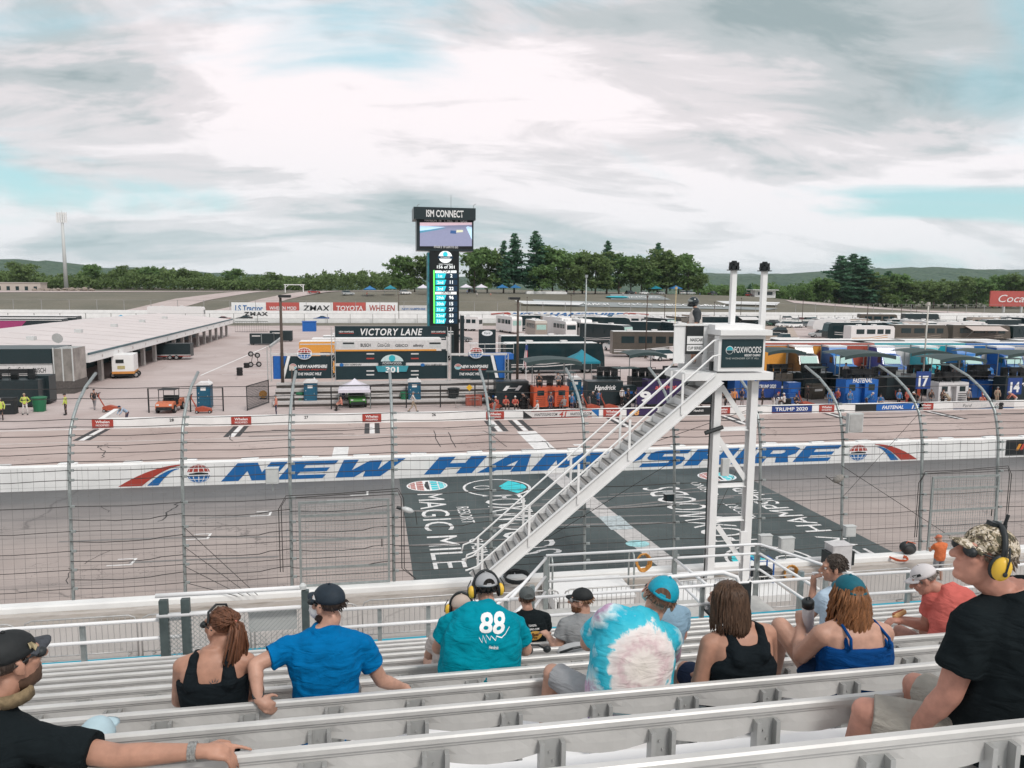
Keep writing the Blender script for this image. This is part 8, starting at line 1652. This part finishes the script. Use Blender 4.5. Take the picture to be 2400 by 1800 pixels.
# woman in blue tank with teal cap
TBLU = cloth('tank_blue', (.004, .055, .20))
t, HM, so = person('woman with wavy auburn hair, teal cap and royal blue tank holding bottle', seat(1, 2.78, .22), dict(neck=(.0, 0, .555), head=(-.01, .05, .69), sl=.4, tank=.75, tw=.93, sx=.66, hrot=R3(-3, -6), shL=(-.205, 0, .475), shR=(.20, .0, .455), elL=(-.27, .10, .30), wrL=(-.175, .27, .40), elR=(.27, .12, .24), wrR=(.2, .3, .2), knees=((-.27, .34, .375), (.13, .44, .08)), feet=((-.20, .50, -.05), (.13, .42, -.36))), SK1, TBLU, 'strap', w=1.25, d=1.15, vox=.008, headsc=.97, handL=((.25, .35, .8), (.3, .6, -.2), (1, 0, 0), .9, False, .95), pants=cloth('shorts_blue', (.02, .05, .12)))
HAU = hairmat('hair_copper', (.20, .085, .035)); cap(t, HM, M('cap_teal', (.0, .10, .14), .7, var=.15, scale=40), opening=HAU); long_hair(t, HM, HAU, 300, .34, .034, 15, .020, 0., tip=.2); short_hair(t, HM, HAU, 16, -.06)
bo = thing('water_bottle', 'white insulated bottle with black flip lid held up by the blue tank woman', 'bottle', pos := V((2.655, 4.17, 8.01+.375))); MB().lathe([(.028, 0), (.035, .01), (.036, .15), (.032, .165)], 16).build('flask', M('bottle_white', (.62, .61, .63), .35), bo, smooth=True); MB().lathe([(.037, .1655), (.038, .205), (.03, .215)], 16).build('lid', BLACK, bo, smooth=True); MB().tube([(-.012, 0, .214), (-.012, 0, .232), (.012, 0, .232), (.012, 0, .214)], .004, 5).build('loop', BLACK, bo); bo.rotation_euler = (.1, -.12, 0)
# white-capped man eating hot dog
t, HM, so = person('man in white cap and coral shirt bowing over a hot dog', seat(3, 4.76), dict(neck=(-.02, .06, .62), mid=(.05, -.10, .40), head=(-.19, .12, .70), hrot=R3(-30, 62), shL=(-.13, .08, .54), shR=(.17, 0, .52), elL=(-.06, .22, .22), wrL=(-.27, .26, .27), elR=(.1, .26, .2), wrR=(-.18, .32, .25), slv=.5), SK3, cloth('tee_coral', (.55, .13, .11)), w=1.15, d=1.1, vox=.0085, handL=((-1, .1, .1), (0, 0, -1), (0, 1, 0), .6, False, 1.)); CWH = M('cap_white', (.62, .58, .58), .7, var=.08); o = cap(t, HM, CWH); short_hair(t, HM, hairmat('hair_greyish', (.2, .17, .15)), 17, -.05); MB().add(MB().box(-.035, .035, -.001, .001, -.010, .012), HM @ Matrix.Translation((-.083, .045, .075)) @ Matrix.Rotation(pi/2-.35, 4, 'Z')).build('cap_lettering_patch', BLACK, t)
me_ = text('DAYTONA', .016, .06, WHITE, t, (0, 0, 0)); me_.matrix_world = Matrix.Identity(4); me_.parent = t; me_.matrix_local = HM @ Matrix.Translation((-.0855, .075, .068)) @ Matrix.Rotation(-pi/2-.0, 4, 'Z') @ Matrix.Rotation(pi/2, 4, 'X') @ Matrix.Diagonal((.012, .016, 1, 1))
hdg = thing('hot_dog', 'half eaten hot dog bun in the hand of the white capped man', 'food', V((4.50, 5.69, 7.38+.31))); capz(MB(), (-.05, 0, 0), (.04, .02, .02), .028, .026).build('bun', M('bun_tan', (.62, .36, .16), .7, var=.2, scale=30), hdg, smooth=True); capz(MB(), (-.07, 0, .018), (.03, .02, .036), .012, .012).build('sausage', M('sausage', (.35, .1, .05), .5), hdg, smooth=True)
# camouflage cap man, nearest right
g = NT('camo_cloth', .85); v = g.mp((1, 1, 1)); a_ = g.noise(v, 38, 3, .55, 1.4); b2 = g.noise(g.mp(loc=(5, 2, 1)), 55, 3, .55, 1.8); c = g.ramp(a_, [(.40, (.07, .065, .04)), (.46, (.24, .19, .12)), (.53, (.46, .38, .28)), (.60, (.66, .58, .48))]); c = g.mix(g.ramp(b2, [(.56, 0.), (.60, 1.)]), c, (.055, .04, .03)); g.col(c); CAMO = g.m
t, HM, so = person('man in camouflage cap and yellow ear muffs looking left at lower right', seat(-1, 2.45, .29), dict(neck=(-.03, 0, .70), mid=(.10, -.04, .40), head=(-.145, .03, .845), hrot=R3(15, 78), shL=(-.19, .0, .60), shR=(.17, -.06, .62), hipax=(.8, -.6, 0), elL=(-.26, .02, .30), wrL=(-.31, .14, .07), elR=(.30, .1, .35), wrR=(.2, .3, .2), slv=.66, knees=((-.42, .28, .09), (-.05, .45, .08)), feet=((-.40, .42, -.36), (-.05, .45, -.36))), SK3, TEE_B, w=1.28, d=1.2, belly=.12, vox=.007, fold=.022, headsc=.96, jaw=1.06, pants=cloth('shorts_khaki', (.36, .33, .29)))
o = cap(t, HM, CAMO, h=.092); muffs(t, HM); glasses(t, HM); short_hair(t, HM, hairmat('hair_ashgrey', (.16, .12, .09)), 18, -.06); beard(t, HM, M('stubble_grey', (.36, .21, .155), .8, var=.25, scale=80)) if False else None
MB().add(MB().tube([(.0, -.03, .135), (.0, -.03, .185)], .007, 6), HM).build('aerial_stub', BLACK, t); MB().add(MB().box(-.02, .02, -.03, .03, .126, .142), HM).build('band_pad', BLACK, t)
# photographer with orange cap at the wall
t, HM, so = person('person in orange cap and vest with black camera bag by the outer wall', V((at(2200, 1330, Y=22.4).x, 22.4, .6+.75)), dict(neck=(0, .02, .58), head=(-.03, .06, .74), hrot=R3(-18, 30), shL=(-.2, 0, .52), shR=(.2, 0, .52), elL=(-.26, .15, .28), wrL=(-.15, .32, .3), elR=(.26, .15, .28), wrR=(.1, .33, .3), knees=((-.12, .04, -.38), (.12, .04, -.38)), feet=((-.12, -.02, -.74), (.12, -.02, -.74))), SK2, cloth('vest_orange', (.62, .17, .07)), vox=.018, pants=cloth('pants_grey', (.25, .25, .26)), group='people by the fence'); cap(t, HM, M('cap_orange', (.60, .18, .10), .7))
p = at(2128, 1282, Y=23.85); bg_ = thing('camera_bag', 'black camera bag set on the outer wall beside the orange capped person', 'bag', V((p.x, 23.85, 1.27))); MB().ell((0, 0, 0), (.34, .18, .24), 14, 10, Euler((0, .35, 0)).to_matrix()).build('bag_body', BLACK, bg_, smooth=True); MB().ell((-.02, -.12, -.02), (.2, .1, .14), 12, 8, Euler((0, .35, 0)).to_matrix()).build('front_pocket', M('bag_charcoal', (.05, .05, .05), .7), bg_, smooth=True); MB().tube([(-.3, 0, -.1), (-.1, -.1, .28), (.3, 0, .15)], .015, 6).build('strap', ORANGE, bg_)
# flagman with helmet
fp = at(1630, 700, Y=YF+.6); fh = 1.12; t, HM, so = person('flagman in dark helmet and pale vest standing in the flag stand', V((fp.x+.04, YF+.62, zf+1.22)), dict(neck=(.0, 0, .60), head=(-.07, .04, .80), hrot=R3(0, 82), shL=(-.03, -.19, .52), shR=(.03, .19, .52), elL=(-.06, -.24, .22), wrL=(-.28, -.22, .06), elR=(-.05, .24, .22), wrR=(-.28, .2, .06), hipax=(0, 1, 0), knees=((0, -.1, -.42), (0, .1, -.42)), feet=((-.02, -.1, -.9), (-.02, .1, -.9)), slv=.95), SK1, cloth('suit_charcoal', (.06, .065, .07)), vox=.014, pants=cloth('pants_grey', (.25, .25, .26)), group='officials'); t.scale = (1.1,)*3
vv = MB(); loft(vv, [(V((0, 0, z)), V((0, 1, 0))*hw, V((1, 0, 0))*hd) for z, hw, hd in ((.0, .20, .185), (.2, .205, .18), (.42, .195, .17), (.53, .15, .14), (.61, .10, .10))]); vv.build('vest', cloth('vest_cream', (.62, .56, .52)), t, smooth=True); o = MB().add(MB().ell((0, -.005, .01), (.125, .155, .15), 18, 12), HM).build('helmet', M('helmet_black', (.015, .022, .026), .2, var=.1, coat=.5), t, smooth=True); MB().add(MB().ell((0, .03, .03), (.118, .140, .07), 16, 8), HM).build('visor', M('visor_grey', (.25, .27, .26), .1, spec=.7), o, smooth=True); MB().add(MB().ell((0, .09, -.085), (.08, .085, .05), 14, 8), HM).build('chin_bar', BLACK, o, smooth=True)
# ------------------------------------------------------------------ small figures in the pits (few pixels each): five poses shared
def figure(name, J, kn, ft, arms):
    b = MB(); nk = V((0, .0, 1.45)) if 'nk' not in J else V(J['nk']); hp = V((0, 0, .92)) if 'hp' not in J else V(J['hp']); hd = nk+V(J.get('hd', (0, .03, .17)))
    t = thing('person', 'x', 'person'); sk = MB(); sk.ell(hd, (.085, .1, .12), 10, 8); capz(sk, nk, hd, .055, .055, 8); c = MB(); loft(c, [(hp.lerp(nk, f), V((hw, 0, 0)), (nk-hp).normalized().cross(V((1, 0, 0))).normalized()*hd_) for f, hw, hd_ in ((-.12, .16, .11), (.1, .165, .115), (.5, .165, .115), (.82, .2, .11), (.95, .12, .08), (1.02, .06, .06))], 10); lgs = MB(); sh = MB()
    for s_, e, w_ in ((-1, arms[0][0], arms[0][1]), (1, arms[1][0], arms[1][1])): s0_ = nk+V((s_*.19, 0, -.06)); capz(c, s0_, e, .062, .052, 8); capz(c, e, w_, .05, .04, 8); sk.ell(w_, (.045, .045, .05), 8, 6)
    for s_, k_, f_ in ((-1, kn[0], ft[0]), (1, kn[1], ft[1])): capz(lgs, hp+V((s_*.09, 0, 0)), k_, .09, .065, 8); capz(lgs, k_, f_, .062, .045, 8); sh.ell(V(f_)+V((0, .06, -.02)), (.05, .13, .05), 8, 5)
    b = remesh(sk.add(c).add(lgs), 'body', SK1, t, .025, 3)
    c2 = MB(); c2.add(c); remesh(MB().add(c, Matrix.Translation((0, 0, 0))), 'jacket', M('crew_jacket', (.3, .05, .04), .8), t, .022, 1); remesh(lgs, 'trousers', M('crew_trousers', (.05, .05, .055), .8), t, .022, 1)
    MB().ell(hd+V((0, 0, .03)), (.095, .112, .105), 10, 6, None, -.1, pi/2).ell(hd+V((0, .1, .04)), (.07, .07, .015), 8, 4).build('headgear', M('crew_cap', (.2, .2, .2), .7), t, smooth=True); sh.build('shoes', BLACK, t, smooth=True); return t
FG = {'stand': figure('a', {}, (V((-.1, .02, .48)), V((.1, .02, .48))), (V((-.11, 0, .08)), V((.12, 0, .08))), ((V((-.28, .02, 1.12)), V((-.24, .12, .88))), (V((.28, .02, 1.12)), V((.24, .12, .88))))),
 'hips': figure('b', {}, (V((-.14, .02, .48)), V((.14, .02, .48))), (V((-.18, 0, .08)), V((.18, 0, .08))), ((V((-.36, -.08, 1.12)), V((-.17, .02, .98))), (V((.36, -.08, 1.12)), V((.17, .02, .98))))),
 'walk': figure('c', {}, (V((-.09, .22, .5)), V((.09, -.08, .48))), (V((-.09, .32, .08)), V((.09, -.42, .12))), ((V((-.24, -.12, 1.14)), V((-.2, -.02, .9))), (V((.24, .14, 1.14)), V((.18, .3, 1.02))))),
 'bend': figure('d', {'nk': (0, .38, 1.25), 'hp': (0, -.05, .9), 'hd': (0, .14, .08)}, (V((-.11, .06, .48)), V((.11, .02, .48))), (V((-.12, 0, .08)), V((.12, 0, .08))), ((V((-.25, .5, .98)), V((-.2, .62, .8))), (V((.25, .5, .98)), V((.2, .62, .8))))),
 'sit': figure('e', {'nk': (0, .02, .98), 'hp': (0, 0, .48)}, (V((-.14, .42, .5)), V((.14, .42, .5))), (V((-.15, .42, .08)), V((.15, .42, .08))), ((V((-.28, .1, .7)), V((-.12, .36, .6))), (V((.28, .1, .7)), V((.12, .36, .6)))))}
dg = bpy.context.evaluated_depsgraph_get()
conv = [(o, bpy.data.meshes.new_from_object(o.evaluated_get(dg))) for o in REM]
for o, me in conv: o.modifiers.clear(); o.data = me
FC = {}
def crewm(n, c):
    if n not in FC: FC[n] = M('crewcloth_'+n, c, .85, var=.2, scale=12)
    return FC[n]
CC = dict(red=(.42, .07, .05), black=(.02, .022, .025), grey=(.22, .22, .23), white=(.62, .6, .58), lime=(.5, .62, .10), khaki=(.32, .26, .19), navy=(.02, .03, .07), blue=(.03, .16, .36), sky=(.30, .42, .55), coral=(.55, .2, .15), orange=(.55, .2, .06))
first = {k: True for k in FG}
def crew(pose, px, py, yaw, jk, tr, hat, lab, z=0., p=None, sc=1., group='crew and officials in the pits'):
    p = p or at(px, py, z=z); r = FG[pose]
    if first[pose]: first[pose] = False; r.location = p; r.rotation_euler = (0, 0, radians(yaw)); r['label'] = lab; r['group'] = group
    else: r = dup(r, p, radians(yaw), lab, group)
    r.scale = (sc,)*3
    for c in r.children:
        nm = jk if c.name.startswith('jacket') else tr if c.name.startswith('trousers') else hat if c.name.startswith('headgear') else None
        if nm: c.material_slots[0].link = 'OBJECT'; c.material_slots[0].material = crewm(nm, CC[nm])
CW_ = [('hips', 60, 972, 180, 'lime', 'white', 'khaki', 'official in lime vest and white trousers, hands on hips, beside green bin'), ('stand', 3, 985, 200, 'lime', 'black', 'grey', 'official in lime vest at the left edge'), ('stand', 155, 973, 95, 'lime', 'black', 'black', 'person in lime vest and black shorts holding a bundle'), ('walk', 222, 960, 5, 'black', 'grey', 'black', 'man in black jacket pulling the red machine'), ('stand', 648, 975, 95, 'coral', 'navy', 'grey', 'photographer in coral shirt behind the pit wall'), ('sit', 800, 962, 110, 'coral', 'black', 'black', 'person in coral shirt sitting left of the green cart'), ('stand', 805, 950, 180, 'navy', 'navy', 'navy', 'person in navy standing under the white canopy'), ('hips', 842, 942, 180, 'black', 'black', 'navy', 'person in black seated behind the green cart wheel'), ('walk', 968, 966, -88, 'white', 'khaki', 'grey', 'man in white shirt and khaki trousers walking past the toilet'),
 ('sit', 1162, 963, 150, 'red', 'red', 'white', 'crew member in red sitting at the left of the bench'), ('sit', 1185, 962, 190, 'red', 'black', 'red', 'crew member in red slumped in the middle of the bench'), ('sit', 1207, 962, 185, 'red', 'black', 'white', 'crew member in red sitting right of the bench'), ('bend', 1152, 945, 100, 'grey', 'black', 'white', 'crew member in grey crouching behind the red bench'), ('stand', 1281, 958, 0, 'grey', 'grey', 'white', 'crew member in grey suit and white helmet at the orange pit box door'), ('stand', 1303, 958, 5, 'grey', 'grey', 'grey', 'crew member in grey suit right of the orange pit box door'), ('sit', 1322, 962, 20, 'grey', 'grey', 'grey', 'crew member in grey sitting at the right of the orange pit box'), ('bend', 1238, 960, 60, 'black', 'black', 'grey', 'crew member in black bending by the tyre stack'), ('sit', 1365, 958, 90, 'grey', 'black', 'white', 'crew member in grey sitting by the toilet'), ('bend', 1380, 955, -60, 'black', 'grey', 'white', 'crew member in black and grey bending by the script pit box'), ('stand', 1472, 955, 100, 'black', 'black', 'grey', 'crew member in black right of the script pit box'), ('bend', 1495, 955, -90, 'navy', 'navy', 'navy', 'crew member in navy bending left of the stair rails'),
 ('stand', 1720, 955, 180, 'orange', 'black', 'grey', 'crew member in orange between the tower legs'), ('bend', 1700, 957, 90, 'black', 'black', 'black', 'crew member in black bending between the tower legs'), ('bend', 1812, 957, -80, 'navy', 'white', 'red', 'crew member in navy bending under the navy banner'), ('sit', 1865, 955, 170, 'black', 'black', 'black', 'crew member in black sitting left of the red slanted jack'), ('stand', 1945, 955, 150, 'blue', 'blue', 'navy', 'crew member in blue left of the bright blue pit box'), ('stand', 1990, 958, 175, 'blue', 'blue', 'blue', 'crew member in blue in the door of the bright blue pit box'), ('bend', 2030, 957, -100, 'blue', 'black', 'white', 'crew member in blue bending right of the bright blue pit box'), ('sit', 2062, 955, 160, 'blue', 'navy', 'black', 'crew member in blue sitting between blue and white pit boxes'), ('stand', 2125, 955, 185, 'red', 'red', 'red', 'crew member in red left of the number banner'), ('bend', 2150, 955, 95, 'black', 'grey', 'white', 'crew member in black bending below the number banner'), ('stand', 2180, 955, 180, 'black', 'grey', 'grey', 'crew member in black left of the white pit box'), ('stand', 2208, 955, 180, 'black', 'black', 'black', 'crew member in black at the white pit box door'), ('bend', 2222, 957, 10, 'khaki', 'khaki', 'white', 'crew member in khaki bending at the white pit box door'), ('stand', 2268, 953, 190, 'grey', 'black', 'white', 'crew member in grey right of the white pit box'), ('sit', 2300, 955, 170, 'coral', 'white', 'white', 'crew member in coral sitting near the right red jack'), ('stand', 2335, 950, 170, 'khaki', 'khaki', 'grey', 'crew member in khaki near the right edge'), ('bend', 2378, 955, 60, 'coral', 'white', 'white', 'crew member in pale clothes bending at the right edge')]
for pose, px, py, yw, jk, tr, ht_, lab in CW_: crew(pose, px, py, yw, jk, tr, ht_, lab)
crew('bend', 0, 0, 130, 'sky', 'navy', 'navy', 'official in pale blue shirt leaning on the pit wall end', p=V((at(298, 990, Y=61.2).x, 61.2, 0)))
for i, (px, py, Y, h, jk) in enumerate(((1265, 0, 62.8, 2.0, 'black'), (1310, 0, 62.8, 2.0, 'grey'), (1985, 0, 62.8, 2.55, 'white'), (2022, 0, 62.8, 2.55, 'black'), (2200, 0, 63., 2.15, 'black'), (2240, 0, 63., 2.15, 'grey'))):
    p = at(px, 900, Y=Y); crew('sit', 0, 0, 175, jk, 'black', 'black', '%s crew member seated on a pit box deck, counted from the left' % ordn(i), p=V((p.x, Y+.35, h+.1)))
rnd = random.Random(77); kk = list(CC)
for i in range(25):
    px = 1150+i*50+rnd.uniform(-15, 15); p = at(px, 930, Y=rnd.uniform(61., 66.)); p.z = 0.; crew(rnd.choice(('stand', 'bend', 'walk', 'sit', 'hips')), 0, 0, rnd.uniform(0, 360), rnd.choice(('black', 'black', 'navy', 'grey', 'red', 'blue', 'white')), rnd.choice(('black', 'grey', 'navy')), rnd.choice(('black', 'white', 'red', 'grey')), '%s extra crew figure from the left among the crowded pit stalls' % ordn(i), p=p)
for i, px in enumerate((742, 860, 1018, 1040, 1095, 1118, 1150, 1345, 1370, 1420, 1460, 1490, 1528, 1560, 1640, 1760, 1800)):
    q = hillp(px, 688+(i*7) % 9); crew(('sit', 'stand', 'walk')[i % 3], 0, 0, 170+(i*40) % 60, ('white', 'coral', 'navy', 'khaki', 'blue')[i % 5], ('khaki', 'navy', 'grey')[i % 3], ('white', 'red', 'grey')[i % 3], '%s tiny spectator from the left on the hill crest' % ordn(i), p=q, group='spectators on the hill')
# ------------------------------------------------------------------ things left on the benches
t = thing('tote_bag', 'grey and black bag lying on the bench beside the grey shirted man', 'bag', V((1.74, rowY(4)+.16, rowZ(4)-.06))); MB().ell((0, .05, -.02), (.2, .09, .07), 14, 8).build('bag_body', M('bag_grey', (.4, .4, .4), .8), t, smooth=True); MB().tube([(-.18, .0, 0), (-.08, -.06, .06), (.05, -.05, .07), (.18, 0, 0)], .011, 6).build('strap', BLACK, t); MB().lathe([(.05, 0), (.055, .012)], 16, (.12, -.02, .04), Euler((.5, 0, 0)).to_matrix()).build('cup_lid', CWH, t)
t = thing('ear_protector', 'black ear protectors left on the bench right of the teal shirted man', 'ear muffs', V((1.33, rowY(4)+.05, rowZ(4)+.015))); MB().tube([(-.07, 0, .02), (-.05, .02, .06), (.02, .03, .05), (.08, .0, .02)], .01, 6).build('band', BLACK, t, smooth=True); MB().ell((-.06, 0, .02), (.03, .02, .035), 10, 6).ell((.09, 0, .02), (.035, .025, .03), 10, 6).build('ear_cup', BLACK, t, smooth=True)
t = thing('snack_tray', 'clear plastic bag with snacks and black straps beside the turquoise cap', 'bag', V((2.02, rowY(3)+.15, rowZ(3)-.2))); MB().ell((0, 0, .08), (.17, .1, .1), 12, 8).build('clear_bag', M('clear_plastic', (.5, .55, .57), .2, var=.4, scale=15), t, smooth=True); MB().tube([(-.12, -.02, .1), (-.04, -.05, .24), (.08, -.04, .24), (.12, 0, .1)], .012, 6).build('strap', BLACK, t); MB().tube([(-.2, -.06, .06), (0, -.1, .09), (.2, -.05, .06)], .008, 6).build('red_edge', RED, t)
t = thing('pale_cap', 'pale blue dome of a cap resting behind the arm of the pointing man', 'cap', V((at(222, 1718, Y=rowY(1)+.1).x, rowY(1)+.12, rowZ(1)-.07))); MB().ell((0, 0, 0), (.085, .1, .1), 16, 8, None, 0, pi/2).build('crown', M('cap_paleblue', (.42, .55, .60), .7), t, smooth=True); MB().ell((0, .12, .0), (.07, .07, .008), 12, 4).build('peak', M('cap_paleblue', (.42, .55, .60), .7), t, smooth=True)
for X, k, l in ((1.80, 1, 'clear plastic cup with white lid on the bench under the tie-dye man'), (2.33, 1, 'white paper cup on the bench between black and blue tank women')):
    t = thing('drink_cup', l, 'cup', V((X, rowY(k)+.12, rowZ(k)-.355))); MB().lathe([(.028, 0), (.04, .12)], 14).build('cup', CWH, t, smooth=True); MB().lathe([(.043, .1201), (.043, .132), (.03, .135)], 14).build('lid', M('lid_grey', (.5, .5, .5), .4), t)
# ------------------------------------------------------------------ thin summer haze
hz = MB().box(-2900, 4200, -40, 4150, -60, 140).build('haze', None, kind='stuff'); mt = bpy.data.materials.new('haze_air'); mt.use_nodes = True; t_ = mt.node_tree; t_.nodes.clear(); o_ = t_.nodes.new('ShaderNodeOutputMaterial'); pv_ = t_.nodes.new('ShaderNodeVolumePrincipled')
pv_.inputs['Color'].default_value = (.80, .90, .95, 1); pv_.inputs['Density'].default_value = .00006; pv_.inputs['Anisotropy'].default_value = .2; t_.links.new(pv_.outputs[0], o_.inputs['Volume']); hz.data.materials.append(mt)
